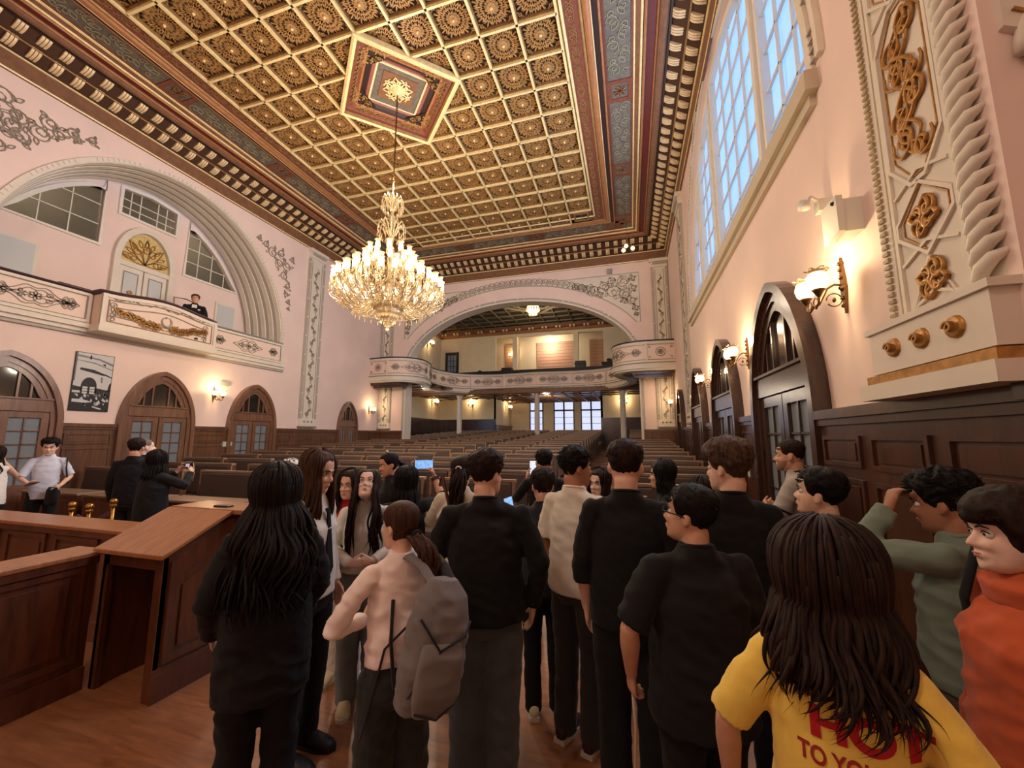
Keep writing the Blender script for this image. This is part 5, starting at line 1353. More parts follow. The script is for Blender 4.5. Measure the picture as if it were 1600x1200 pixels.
def loft(mb, rings, n=18, mi=0, e=1.0):
    """rings: (center, xvec, yvec) elliptical sections, capped"""
    vs = []
    for c, a, b in rings:
        for k in range(n):
            t = 2*PI*k/n; ct, st = math.cos(t), math.sin(t)
            if e != 1.0: ct = math.copysign(abs(ct)**e, ct); st = math.copysign(abs(st)**e, st)
            vs.append(c+a*ct+b*st)
    N = len(rings); fs = [(i*n+k, i*n+(k+1) % n, (i+1)*n+(k+1) % n, (i+1)*n+k) for i in range(N-1) for k in range(n)]
    fs += [tuple(range(n-1, -1, -1)), tuple((N-1)*n+k for k in range(n))]
    mb.add(vs, fs, mi, True)
def limb(mb, pts, rad, n=14, ref=None, flat_end=False):
    """tapering limb through pts with radii (r or (ra, rb)), rounded ends"""
    P_ = [Vector(p) for p in pts]; R = [r if isinstance(r, tuple) else (r, r) for r in rad]
    Q = []; QR = []
    for i in range(len(P_)-1):                       # subdivide smoothly
        for t in (0, 0.34, 0.67):
            p1 = P_[i]; p2 = P_[i+1]
            Q.append(p1.lerp(p2, t))
            QR.append((R[i][0]+(R[i+1][0]-R[i][0])*t, R[i][1]+(R[i+1][1]-R[i][1])*t))
    Q.append(P_[-1]); QR.append(R[-1])
    rings = []
    u = None
    for i, p in enumerate(Q):
        t = (Q[min(i+1, len(Q)-1)]-Q[max(i-1, 0)]).normalized()
        if u is None:
            u = Vector(ref) if ref is not None else Vector((1, 0, 0))
        u = u-t*u.dot(t)
        if u.length < 1e-4: u = t.orthogonal()
        u.normalize(); w = t.cross(u)
        ra, rb = QR[i]
        if i == 0: rings += [(p-t*ra*0.6, u*ra*0.5, w*rb*0.5), (p-t*ra*0.35, u*ra*0.82, w*rb*0.82)]
        rings.append((p, u*ra, w*rb))
        if i == len(Q)-1 and not flat_end: rings += [(p+t*ra*0.35, u*ra*0.82, w*rb*0.82), (p+t*ra*0.6, u*ra*0.5, w*rb*0.5)]
    loft(mb, rings, n)
def finish(mb, name, m, parent, vox=0.009, smooth=3, post=None):
    """merge overlapping lofts into one continuous skin"""
    o = mb.build(name, m, recalc=True)
    r = o.modifiers.new('r', 'REMESH'); r.mode = 'VOXEL'; r.voxel_size = vox; r.use_smooth_shade = True
    if smooth:
        s_ = o.modifiers.new('s', 'SMOOTH'); s_.factor = 0.5; s_.iterations = smooth
    dg = bpy.context.evaluated_depsgraph_get(); dg.update()
    me = bpy.data.meshes.new_from_object(o.evaluated_get(dg)); me.name = name
    o.modifiers.clear(); old = o.data; o.data = me; bpy.data.meshes.remove(old)
    if not me.materials: me.materials.append(m if not isinstance(m, (list, tuple)) else m[0])
    if post: post(me)
    me.polygons.foreach_set('use_smooth', [True]*len(me.polygons)); me.update()
    if parent: o.parent = parent
    return o
def folds(amp=0.006, sc=9.0, seed=0.0, zamp=None):
    def f(me):
        ns = [v.normal.copy() for v in me.vertices]
        for v, n in zip(me.vertices, ns):
            c = v.co
            a = noise.noise(Vector((c.x*sc*0.9+seed, c.y*sc*0.9, c.z*sc*1.5+c.x*sc*0.7)))
            b = noise.noise(Vector((c.x*sc*2+seed, c.y*sc*2, c.z*sc*3.4)))
            v.co = c+n*(amp*(1.5*abs(a)*-1+0.45*b+0.35))
    return f
# head surface table: z, front y, back y, half width
HT = [(-.118, .060, .020, .018), (-.110, .078, .000, .036), (-.092, .088, -.030, .052), (-.065, .089, -.055, .061), (-.035, .087, -.072, .067), (-.005, .082, -.086, .071), (.02, .088, -.094, .0745), (.045, .088, -.098, .0765), (.07, .080, -.096, .075), (.09, .064, -.086, .067), (.107, .040, -.064, .050), (.117, .012, -.036, .028), (.120, -.01, -.016, .008)]
def hrow(z):
    if z <= HT[0][0]: return HT[0][1:]
    for a, b in zip(HT, HT[1:]):
        if z <= b[0]:
            t = (z-a[0])/(b[0]-a[0]); t = t*t*(3-2*t)*0.4+t*0.6; return tuple(a[k]+(b[k]-a[k])*t for k in (1, 2, 3))
    return HT[-1][1:]
def hsurf(th, z, off=0.0):
    """th: 0 = front (+y), PI/2 = person's left side... returns point on the head surface"""
    z = min(z, .1198); f, b, w = hrow(z); cy = (f+b)/2; ry = (f-b)/2
    p = Vector((w*math.sin(th), cy+ry*math.cos(th), z))
    if off:
        n = Vector((p.x/.0058, (p.y+.01)/.0088, max(0.0, p.z-.015)/.0105))
        if n.length > 1e-6: p += n.normalized()*off
    return p
def rotm(yaw, pitch, roll=0):
    return Matrix.Rotation(yaw, 4, 'Z') @ Matrix.Rotation(pitch, 4, 'X') @ Matrix.Rotation(roll, 4, 'Y')

def build_hand(mb, wrist, d, palm_n, side, curl=0.5, spread=0.06, s=1.0, thumb=0.5, curls=None):
    """wrist point, direction d, palm normal, side = +1/-1 direction of the thumb along palm_n x d"""
    d = Vector(d).normalized(); n = Vector(palm_n); n = (n-d*n.dot(d)).normalized(); t = n.cross(d)*side  # thumb direction
    L = 0.088*s
    loft(mb, [(wrist-d*0.015*s, t*0.026*s, n*0.019*s), (wrist+d*0.01*s, t*0.028*s, n*0.018*s), (wrist+d*0.04*s, t*0.037*s, n*0.016*s), (wrist+d*0.075*s, t*0.040*s, n*0.014*s), (wrist+d*L, t*0.036*s, n*0.010*s)], 14)
    for i, (off, ln, r) in enumerate(((0.030, 0.072, .0086), (0.010, 0.080, .0090), (-0.010, 0.075, .0086), (-0.029, 0.058, .0076))):
        c = curls[i] if curls else curl
        base = wrist+d*(L-0.012*s)+t*off*s; dd = (d+t*spread*(1.5-i)*1.1).normalized()
        pts = [base]; a = 0
        for q, fr in enumerate((0.45, 0.31, 0.24)):
            a += c*(0.75, 1.0, 0.75)[q]
            v = (dd*math.cos(a)+n*math.sin(a)).normalized(); pts.append(pts[-1]+v*ln*fr*s)
        limb(mb, pts, [r*s, r*.97*s, r*.9*s, r*.75*s], 8, ref=t)
    b = wrist+d*0.022*s+t*0.024*s
    td = (d*0.75+t*(0.75-0.4*thumb)+n*0.55*thumb).normalized()
    limb(mb, [b-d*0.01*s-t*.008*s, b+td*0.034*s, b+td*0.034*s+(td+n*0.4*thumb+d*.3).normalized()*0.030*s, b+td*0.034*s+(td+n*0.4*thumb+d*.3).normalized()*0.052*s], [.013*s, .0115*s, .010*s, .008*s], 8, ref=t)

def person(label, x, y, head_z, yaw, *, z0=0.0, sk='light', hy=0.0, hp=0.0, hr=0.0, lean=0.0, build=1.0, fem=False,
           top=None, sleeve='long', topvol=1.0, hem=0.0, neckline=0.0, bottom=None, bvol=1.0, shoes=None,
           armL=None, armR=None, handL=None, handR=None, hair='short', hm=None, hairlen=0.4, hs=1.0, face=True, legs=True, seated=False,
           vox=0.009, collar=None, hairkw=None, folda=0.006, brow=True, feet=0.16, beard=None, curlfam=None):
    """Figure facing local +y.  armX = (elbow, wrist) in local coordinates; default arms hang."""
    root = empty('person', (x, y, z0), yaw); tag(root, label, 'person')
    H = head_z-z0; S_ = H/1.75; sw = (0.150 if fem else 0.172)*build*S_ ; V = Vector
    if seated: S_ = 1.0; sw = 0.19; H = 1.75
    zb = 0.0 if not seated else (head_z-z0)-1.75
    def P(a, b, c): return V((a*S_, b*S_+lean*max(0, c-0.95)*S_, c*S_+zb))
    hipz, kneez, ankz, shz, neckz = 0.92, 0.49, 0.09, 1.422, 1.49
    HC = P(0, 0.02, 1.622)                           # head centre
    HM = Matrix.Translation(HC) @ rotm(hy, hp, hr) @ Matrix.Scale(S_*hs*1.05, 4)
    b = MB()
    # skull, face, nose, ears, neck
    rings = []
    for z, f, bk, w in HT:
        rings.append((HM @ V((0, (f+bk)/2, z)), (HM.to_3x3() @ V((w, 0, 0))), (HM.to_3x3() @ V((0, (f-bk)/2, 0)))))
    loft(b, rings, 28)
    hm3 = HM.to_3x3()
    def hl(pts, rad, n=10): limb(b, [HM @ V(p) for p in pts], [(r[0]*S_*hs, r[1]*S_*hs) if isinstance(r, tuple) else r*S_*hs for r in rad], n, ref=hm3 @ V((1, 0, 0)))
    hl([(0, .082, .012), (0, .094, -.012), (0, .106, -.034)], [.007, .0085, .012]); hl([(-.012, .092, -.038), (.012, .092, -.038)], [.009, .009], 8)
    hl([(-.022, .086, .022), (.022, .086, .022)], [.010, .010], 8)
    hl([(-.018, .084, -.066), (0, .092, -.064), (.018, .084, -.066)], [.008, .010, .008], 8)
    hl([(0, .072, -.10), (0, .078, -.098)], [.018, .018])
    hl([(-.030, .066, -.03), (.030, .066, -.03)], [.026, .026], 10)
    for s_ in (-1, 1):
        E_ = HM @ Matrix.Translation((s_*.073, -.012, -.012)) @ Matrix.Rotation(s_*0.35, 4, 'Z') @ Matrix.Rotation(-0.15, 4, 'X')
        for (dy, dz, r1, r2, r3) in ((0, .012, .008, .015, .019), (.002, -.014, .007, .010, .014), (-.006, 0, .007, .012, .024)):
            b.ball(tuple(E_ @ V((s_*.004, dy, dz))), r1*S_*hs, r2*S_*hs, r3*S_*hs, 10, 0, T=(E_.to_3x3().normalized().to_4x4()))
    nb = P(0, -0.008, 1.465); nt = HM @ V((0, -0.028, -0.06)); nr = (0.050 if fem else 0.058)*S_
    limb(b, [nb, nb.lerp(nt, 0.5), nt], [nr*1.0, nr, nr*0.98], 16)
    # trunk core and legs under the clothes
    k = build
    if not seated: core = [(0.90, .12*k, .08*k, 0), (1.02, .11*k, .075*k, 0), (1.15, .10*k, .07*k, .0), (1.30, .11*k, .08*k, .0), (1.39, .09, .055, -.01), (1.46, .062, .05, -.015), (1.50, .045, .045, -.02)]
    else: core = [(0.90, .15*k, .10*k, 0), (1.15, .125*k, .09*k, .0), (1.30, .15*k, .105*k, .0), (1.40, .135*k, .085*k, -.01), (1.46, .085, .065, -.015), (1.49, .05, .05, -.02)]
    loft(b, [(P(0, dy, z), V((rx*S_, 0, 0)), V((0, ry*S_, 0))) for z, rx, ry, dy in core], 20)
    AR = {}
    for s_, arm, hd in ((-1, armL, handL), (1, armR, handR)):
        sh = P(0, -0.01, shz); sh.x = s_*sw
        if arm is None: el, wr = (s_*(sw/S_+0.055), -0.02, 1.13), (s_*(sw/S_+0.045), 0.06, 0.89)
        else: el, wr = arm
        el, wr = P(*el), P(*wr)
        up = (el-sh); 
        if up.length > 1e-5: el = sh+up.normalized()*0.285*S_
        wr = el+(wr-el).normalized()*0.25*S_
        AR[s_] = (sh, el, wr)
        m1 = sh.lerp(el, .45); m2 = el.lerp(wr, .3)
        limb(b, [sh, m1, el, m2, wr], [.034*S_*k, .040*S_*k, .036*S_*k, .038*S_*k, (.026*S_, .022*S_)], 14)
        hd = hd or {}
        d = V(hd['d']) if 'd' in hd else (wr-el); pn = V(hd.get('n', (-s_, 0, 0)))
        dn = d.normalized(); pnn = (pn-dn*pn.dot(dn)).normalized()
        # thumb points forward for hanging arms
        tdir = V(hd.get('t', (0, 1, 0))); side = 1 if pnn.cross(dn).dot(tdir) >= 0 else -1
        build_hand(b, wr, d, pn, side, hd.get('c', 0.35), hd.get('sp', 0.05), S_*(0.93 if fem else 1.0), hd.get('th', 0.5), hd.get('cs'))
    LG = {}
    for s_ in (-1, 1):
        if seated:
            hp_, kn, an = P(s_*.09, 0, .92), P(s_*.12, .42, .94), P(s_*.12, .44, .50)
        else:
            hp_, kn, an = P(s_*.088, 0, hipz), P(s_*(feet*.5+.01), .02, kneez), P(s_*(feet*.5+.01), -.02, ankz)
        LG[s_] = (hp_, kn, an)
        if legs: limb(b, [hp_, hp_.lerp(kn, .5), kn, kn.lerp(an, .35), an], [.08*S_, .07*S_, .052*S_, .052*S_, .034*S_], 14)
    hmi = HM.inverted()
    def post(me):                                    # eye sockets, jaw definition
        for v in me.vertices:
            q = hmi @ v.co
            if abs(q.x) < .08 and .03 < q.y < .12 and -.1 < q.z < .05:
                dsp = 0
                for s_ in (-1, 1):
                    dd = ((q.x-s_*.031)/.017)**2+((q.z-.001)/.012)**2
                    dsp -= .0105*math.exp(-dd)
                    dsp += .004*math.exp(-(((q.x-s_*.045)/.018)**2+((q.z+.035)/.018)**2))
                dsp -= .004*math.exp(-((q.z+.050)/.006)**2-(q.x/.018)**2)
                dsp -= .004*math.exp(-((q.z+.082)/.008)**2-(q.x/.025)**2)
                v.co = HM @ V((q.x, q.y+dsp, q.z))
    body = finish(b, 'body', skin(sk), root, vox*0.8, 3, post)
    if face:
        for s_ in (-1, 1):
            e = MB(); c = HM @ V((s_*.031, .0735, .001)); e.ball(tuple(c), .0125*S_*hs, n=12)
            c2 = HM @ V((s_*.031, .0825, .001)); e.ball(tuple(c2), .0055*S_*hs, n=8, mi=1)
            e.build('eye', [EYEW, IRIS], root)
            if brow:
                e = MB(); e.tube([HM @ V(p) for p in ((s_*.014, .094, .020), (s_*.030, .093, .028), (s_*.048, .081, .022))], [.003*S_, .0042*S_, .002*S_], 6); e.build('eyebrow', BROW, root)
                e = MB(); e.tube([HM @ V(p) for p in ((s_*.018, .0835, .006), (s_*.031, .0875, .0125), (s_*.044, .078, .006))], [.0018*S_, .0026*S_, .0018*S_], 6); e.build('eyelid', BROW, root)
        e = MB()
        e.tube([HM @ V(p) for p in ((-.022, .083, -.0635), (-.010, .0945, -.061), (0, .0965, -.062), (.010, .0945, -.061), (.022, .083, -.0635))], [.0012*S_, .0032*S_, .0034*S_, .0032*S_, .0012*S_], 8)
        e.tube([HM @ V(p) for p in ((-.020, .083, -.0665), (0, .0955, -.0705), (.020, .083, -.0665))], [.0012*S_, .0044*S_, .0012*S_], 8)
        e.build('lips', LIP, root)
    if beard:
        e = MB(); vs = []; n = 20; zs = [-.116, -.10, -.085, -.07, -.052, -.035]
        for z in zs:
            for i in range(n+1):
                th = -1.45+2.9*i/n; o_ = .003+(.002 if z < -.05 else -.004); 
                if z > -.08 and abs(th) < .45: o_ = -.006
                vs.append(HM @ hsurf(th, z, o_))
        e.add(vs, [(r*(n+1)+i, r*(n+1)+i+1, (r+1)*(n+1)+i+1, (r+1)*(n+1)+i) for r in range(len(zs)-1) for i in range(n)], 0, True)
        e.build('stubble', beard, root)
    # ---- clothes
    sh_w = sw/S_
    if top:
        t = MB(); g = topvol; hz = 0.88-hem
        tors = [(hz, .172*k*g, .128*k*g, 0.0), (hz+.05, .176*k*g, .130*k*g, 0), (1.02, .160*k*g+.012, .122*k*g+.006, 0), (1.16, (.148*k+.012)*g, (.112*k+.01)*g, .0), (1.28, (.162*k)*g+.002, (.118*k)*g, .0 if not fem else .012), (1.36, sh_w*.90, .100*k*g, -.004), (1.405, sh_w*.84, .082, -.010), (1.44, sh_w*.62+.018, .077, -.014), (1.475, .084, .074, -.016), (1.512-neckline, .068, .066, -.016)]
        loft(t, [(P(0, dy, z), V((rx*S_, 0, 0)), V((0, ry*S_, 0))) for z, rx, ry, dy in tors], 26, e=0.88)
        for s_ in (-1, 1):
            sh, el, wr = AR[s_]
            sh2 = sh+V((-s_*.012, 0, -.006)); gg = .008+.012*(g-1)*3
            ru, re_, rw = (.050*k+gg)*S_, (.043*k+gg)*S_, (.032+gg*.8)*S_
            limb(t, [P(0, -.01, 1.435)+V((s_*sw*.5, 0, 0)), sh2+V((-s_*.012, 0, -.008))], [.040*S_, .050*S_*k], 14)
            if sleeve == 'long': limb(t, [sh2, sh.lerp(el, .5), el, el.lerp(wr, .5), el.lerp(wr, .97)], [ru, (ru+re_)/2, re_, (re_+rw)/2, rw], 14, flat_end=True)
            elif sleeve == 'short': limb(t, [sh2, sh.lerp(el, .45), sh.lerp(el, .92)], [ru, ru*1.0, ru*1.08], 14, flat_end=True)
            elif sleeve == 'mid': limb(t, [sh2, sh.lerp(el, .5), el, el.lerp(wr, .35)], [ru, ru*.98, re_*1.05, re_], 14, flat_end=True)
        finish(t, 'top', top, root, vox, 2, folds(folda, 8/S_, x*7))
        if collar:
            c = MB(); rr = []
            for i in range(24):
                a = 2*PI*i/24; rr.append(P(0.064*math.cos(a), -.018+.060*math.sin(a), 1.500-neckline+.012*(-math.sin(a))))
            c.tube(rr, .009*S_, 8, closed=True); c.build('collar', collar, root)
    if bottom:
        t = MB(); g = bvol
        if seated: loft(t, [(P(0, 0, z), V((rx*k, 0, 0)), V((0, ry*k, 0))) for z, rx, ry in ((.84, .13, .12), (.9, .17, .13), (.98, .165, .12), (1.03, .15, .11))], 20)
        else: loft(t, [(P(0, dy, z), V((rx*k*S_, 0, 0)), V((0, ry*k*S_, 0))) for z, rx, ry, dy in ((.80, .13, .10, -.0), (.86, .17, .12, -.01), (.94, .168, .118, -.008), (1.03, .148, .108, 0))], 20, e=.9)
        for s_ in (-1, 1):
            hp_, kn, an = LG[s_]
            an2 = an+V((0, 0, -.035*S_)) if not seated else an
            limb(t, [hp_+V((0, 0, .0)), hp_.lerp(kn, .35), kn, kn.lerp(an2, .5), an2], [.098*S_*k, .092*S_*(.6+.4*g)*k, .068*S_*g, .064*S_*g, .062*S_*g], 16)
        finish(t, 'trousers', bottom, root, vox, 2, folds(folda*1.1, 6/S_, x*3+1))
    if shoes:
        sm, sole = shoes
        for s_ in (-1, 1):
            an = LG[s_][2]; t = MB(); bx = an.x; by = an.y
            zf = 0.0 if not seated else an.z-.08
            loft(t, [(V((bx, by+yy*S_, zf+hz_*S_)), V((w*S_, 0, 0)), V((0, .0, h*S_))) for yy, w, h, hz_ in ((-.075, .02, .02, .04), (-.06, .036, .042, .05), (0.0, .040, .052, .055), (.06, .043, .042, .046), (.12, .048, .032, .036), (.17, .040, .024, .028), (.195, .02, .014, .022))], 14)
            sh_ = t.build('shoe', sm, root)
            t = MB(); t.prism([(bx+a_*S_, by+b_*S_) for a_, b_ in ((-.036, -.08), (.036, -.08), (.044, 0), (.052, .11), (.036, .19), (0, .21), (-.036, .19), (-.052, .11), (-.044, 0))], lambda u, v, d: V((u, v, d)), zf, zf+.024)
            t.build('sole', sole, sh_)
    # ---- hair
    kw = hairkw or {}
    if hair == 'short': short_hair(root, HM, hm, **kw)
    elif hair == 'long': long_hair(root, HM, hm, S_, hairlen, P, **kw)
    elif hair == 'pony': pony_hair(root, HM, hm, S_, hairlen, **kw)
    return root, HM, AR, P, S_

def short_hair(root, HM, m, thick=0.016, front=0.066, back=-0.062, side=-0.002, topv=0.012, fringe=0.0, messy=0.004, seed=1.0, ears=-0.015, fade=1.0, name='hair'):
    mb = MB(); n = 72; rows = 26; vs = []
    for j in range(rows+1):
        t = j/rows
        for i in range(n):
            th = 2*PI*i/n; a = abs(((th+PI) % (2*PI))-PI)      # 0 front .. PI back
            if a < 0.75: zb = front
            elif a < 1.15: q = (a-.75)/.4; zb = front+(side-front)*q*q*(3-2*q)
            elif a < 1.45: zb = side+(ears-side)*((a-1.15)/.3)
            elif a < 1.95: q = (a-1.45)/.5; zb = ears+(.028-ears)*math.sin(PI*q)*.55+(back*.45-ears)*q
            else: q = (a-1.95)/(PI-1.95); zb = back*.45+back*.55*min(1, q*2.2)
            zt = .1198; z = zb+(zt-zb)*(1-(1-t)**1.25)
            g = min(1, t*3.0)**0.7
            sidef = 1.0 if z > .03 else max(.25, 1-(.03-z)*9*fade)
            off = -.003+(thick*sidef)*g
            if z > .05: off += topv*.55*min(1, (z-.05)/.05)
            fr = math.exp(-(a/.7)**2)*fringe*math.exp(-((z-front)/.03)**2)
            p = hsurf(th, z, off)
            nz = noise.noise(Vector((p.x*45+seed*9, p.y*45, p.z*40)))*messy*.75+noise.noise(Vector((p.x*170+seed, p.y*170, p.z*50)))*messy*.45
            dirv = Vector((p.x, p.y+.005, p.z-.01)).normalized()
            p = p+dirv*nz*g*1.6
            p.y += fr; p.z -= fr*.15
            vs.append(HM @ p)
    fs = [(j*n+i, j*n+(i+1) % n, (j+1)*n+(i+1) % n, (j+1)*n+i) for j in range(rows) for i in range(n)]+[tuple(rows*n+i for i in range(n))]
    mb.add(vs, fs, 0, True)
    rg = random.Random(int(seed*100))                # small tufts over the crown
    for k in range(130):
        th = rg.uniform(0, 2*PI); z = rg.uniform(.045, .112); p = hsurf(th, z, thick*.9+topv*.35-.006)
        d = Vector((p.x*.6, p.y*.5+(fringe*14 if abs(((th+PI) % (2*PI))-PI) < 1 else -.01), .02)).normalized()
        tan = Vector((rg.uniform(-1, 1), rg.uniform(-1, 1), rg.uniform(-.5, .6)))
        q = p+tan*.016+d*messy*.7
        mb.tube([HM @ (p-tan*.006-d*.003), HM @ ((p+q)/2+d*messy*.6), HM @ (q-d*.002)], [.0030, .0026, .0006], 4)
    mb.build(name, m, root)

def long_hair(root, HM, m, S_, L, P, vol=0.03, locks=150, wave=0.012, wl=9.0, spread=0.10, front=False, part=0.0, a0=0.95, seed=1, back=-0.02, lr=0.0075, bang=0.0):
    """cap over the skull plus hanging locks that fall round the sides and back"""
    rg = random.Random(seed); mb = MB(); n = 56; rows = 18; vs = []
    for j in range(rows+1):
        t = j/rows
        for i in range(n):
            th = 2*PI*i/n; a = abs(((th+PI) % (2*PI))-PI)
            zb = .072-bang*0.05 if a < .5 else (.072-bang*.05+(-.10-.072)*min(1, (a-.5)/.55))
            z = zb+(.1198-zb)*(1-(1-t)**1.2)
            p = hsurf(th, z, -.004+(vol*.55+.004)*min(1, t*4)*(1.0 if a > .8 else .6+.4*a/.8))
            nz = noise.noise(Vector((p.x*40+seed, p.y*40, p.z*12)))
            p += Vector((p.x, p.y, 0))*nz*.10
            vs.append(HM @ p)
    mb.add(vs, [(j*n+i, j*n+(i+1) % n, (j+1)*n+(i+1) % n, (j+1)*n+i) for j in range(rows) for i in range(n)]+[tuple(rows*n+i for i in range(n))], 0, True)
    Hi = HM.inverted(); down = Vector((0, 0, -1))
    cen = HM @ Vector((0, -.02, 0))
    for k in range(locks):
        th = (a0+(2*PI-2*a0)*(k+rg.uniform(-.4, .4))/locks)
        aa = abs(((th+PI) % (2*PI))-PI)
        z1 = rg.uniform(.0, .125); off = vol*rg.uniform(.45, 1.0)
        pts = []; rad = []
        o2 = vol*.55+(off-vol*.55)*.7
        if z1 > .08: pts.append(HM @ hsurf(th, .1195, o2))
        for zz in (.116, .108, .098, .085, .065, .04, .015, -.015, -.04):
            if zz <= z1+.03: pts.append(HM @ hsurf(th, zz, o2))
        start = HM @ hsurf(th, -.055, off*1.0+.004)
        out = Vector((start.x-cen.x, start.y-cen.y, 0)); out.normalize()
        ln = L*rg.uniform(.74, 1.08); ph = rg.uniform(0, 6.28); st = 20; kk = .6+.5*rg.random(); w2 = wave*rg.uniform(.5, 1.3)
        side = Vector((-out.y, out.x, 0)); wl2 = wl*rg.uniform(.8, 1.2)*.55; cl = (th*3.0) % 6.28; dx_ = rg.uniform(-.045, .045)*min(1, L*3)
        for q in range(st+1):
            t = q/st; dz = ln*t
            ob = spread*(1-math.exp(-dz*6))*kk
            ww = w2*min(1, dz*6)*(1+t)
            ff = dz*wl2*2*PI+ph*.35+cl
            p = start+down*dz+out*(ob*(.35+.65*off/vol)*(1-.35*t*t)+ww*math.sin(ff))+side*(ww*math.cos(ff*.9)+dx_*t)
            p.y += back*min(1, dz*5)
            pts.append(p)
        N = len(pts)
        for q in range(N):
            t = q/(N-1); rad.append(lr*S_*(.55+.75*math.sin(PI*min(1, t*.9+.15)))*(1 if t < .75 else max(.06, (1-t)/.25)))
        mb.tube(pts, rad, 5)
    mb.build('hair', m, root)

def pony_hair(root, HM, m, S_, L, seed=3, clip=None, wave=.008, vol=.012, base=(0, -.098, .0), fall=(0, -.05, -1), thickn=.032, low=False):
    mb = MB(); n = 56; rows = 18; vs = []
    for j in range(rows+1):
        t = j/rows
        for i in range(n):
            th = 2*PI*i/n; a = abs(((th+PI) % (2*PI))-PI)
            zb = .070 if a < .7 else (.070-.075*min(1, (a-.7)/.5) if a < 1.2 else (-.005 if a < 1.5 else -.005-.07*min(1, (a-1.5)/.5)))
            z = zb+(.1198-zb)*(1-(1-t)**1.2)
            p = hsurf(th, z, -.003+vol*min(1, t*4))
            rd = math.sin(th*24+z*60)*.0012
            p += Vector((p.x, p.y, 0))*rd*8
            vs.append(HM @ p)
    mb.add(vs, [(j*n+i, j*n+(i+1) % n, (j+1)*n+(i+1) % n, (j+1)*n+i) for j in range(rows) for i in range(n)]+[tuple(rows*n+i for i in range(n))], 0, True)
    rg = random.Random(seed); b0 = HM @ Vector(base); f = Vector(fall).normalized(); back = (HM.to_3x3() @ Vector((0, -1, 0))).normalized()
    for k in range(46):
        a = rg.uniform(0, 6.28); rr = thickn*math.sqrt(rg.random()); o = Vector((rr*math.cos(a), rr*math.sin(a)*.7, 0)); ph = rg.uniform(0, 6)
        pts = [b0-back*.02]
        for q in range(10):
            t = q/9; dz = L*t*rg.uniform(.97, 1.0)
            pts.append(b0+back*(.045*math.sin(min(1, t*3)*PI/2))+f*dz+o*(math.sin(PI*min(1, .25+t*.9))+.1)+Vector((wave*math.sin(t*12+ph), wave*math.cos(t*12+ph), 0)))
        mb.tube(pts, [.006*S_]+[.0085*S_*(1.05-.85*(q/9)**2) for q in range(10)], 5)
    mb.build('hair', m, root)
    mb = MB(); c = b0+back*.012
    mb.tube([c+Vector((.02*math.cos(a), 0, .02*math.sin(a))) for a in [2*PI*i/10 for i in range(10)]], .006, 6, closed=True); mb.build('hair_tie', clip or mat('black_elastic', (18, 16, 18), .7), root)

def to_world(root, p):
    return Matrix.Translation(root.location) @ Matrix.Rotation(root.rotation_euler.z, 4, 'Z') @ Vector(p)
def handpos(root, AR, s_, k=0.09):
    sh, el, wr = AR[s_]; return to_world(root, wr+(wr-el).normalized()*k)
def phone(label, c, nrm, upv, screen=True, size=(.074, .155, .009), case=BLACK, scr=None, group='phones held up by visitors', name='smartphone', cat='phone'):
    """c centre; nrm direction the screen faces"""
    n = Vector(nrm).normalized(); u = Vector(upv); u = (u-n*u.dot(n)).normalized(); w = u.cross(n)
    R = Matrix((w, n*-1, u)).transposed().to_4x4()
    r = empty(name, c); r.matrix_world = Matrix.Translation(c) @ R; tag(r, label, cat)
    a, b_, t = size
    mb = MB(); mb.box(-a/2, -t/2, -b_/2, a/2, t/2, b_/2); bevel(mb.build('case', case, r), .004, 2)
    mb = MB(); mb.box(-a/2+.004, -t/2-.0008, -b_/2+.006, a/2-.004, -t/2+.001, b_/2-.006); mb.build('screen', scr or SCREEN, r)
    mb = MB()
    for q in (0, 1, 2): mb.lathe([(.001, .003), (.008, .003), (.009, 0)], 10, (0, 0, 0), T=Matrix.Translation((a/2-.016-(.0 if q < 2 else .02), t/2, b_/2-.018-.024*(q % 2))) @ Matrix.Rotation(-PI/2, 4, 'X'))
    mb.build('camera_lenses', BLACK, r)
    return r
SCREEN = mat('phone_screen', (90, 150, 215), 0.2, emit=(110, 175, 240), estr=0.9, rgb2=(200, 220, 240), noise_scale=40)
SCREEN_W = mat('phone_screen_white', (210, 225, 240), 0.2, emit=(215, 230, 250), estr=0.9)
# ============================================================ the visitors
def yaw_of(x, y, rel): return math.atan2(-x, y)+math.radians(rel)   # rel 0 = back to the photographer
def at(x, y, rel): return dict(x=x, y=y, yaw=yaw_of(x, y, rel))
K_BLK = cloth('black', (9, 8, 9), 0.1, sheen=.03); K_BLK2 = cloth('soft_black', (14, 13, 15), 0.15, sheen=.03); K_WHT = cloth('white', (226, 222, 214)); K_CREAM = cloth('cream', (224, 212, 188))
K_TEE = cloth('offwhite', (226, 220, 204)); K_PINK = cloth('pale_pink', (244, 228, 222)); K_RED = cloth('red', (176, 22, 34)); K_YEL = cloth('yellow', (238, 204, 92))
K_SAGE = cloth('sage', (118, 134, 120)); K_ORG = cloth('orange', (196, 88, 48)); K_GREY = cloth('grey_denim', (76, 82, 86), .15); K_DGREY = cloth('dark_grey', (46, 46, 46), .12)
K_JEAN = cloth('light_denim', (112, 120, 122), .15); K_NAVY = cloth('navy_denim', (30, 34, 44), .15); K_DGREEN = cloth('charcoal_green', (34, 38, 34), .12); K_BROWNG = cloth('brown_grey', (88, 74, 66), .12)
K_POLO = cloth('grey_polo', (164, 156, 150)); K_BLUEW = cloth('bluish_white', (204, 208, 222))
SOLE = mat('white_sole', (206, 200, 186), .6); SH_W = mat('shoe_cream', (206, 194, 160), .6); SH_M = mat('shoe_maroon', (58, 24, 26), .6); SH_B = mat('shoe_black', (20, 20, 20), .5)
V = Vector
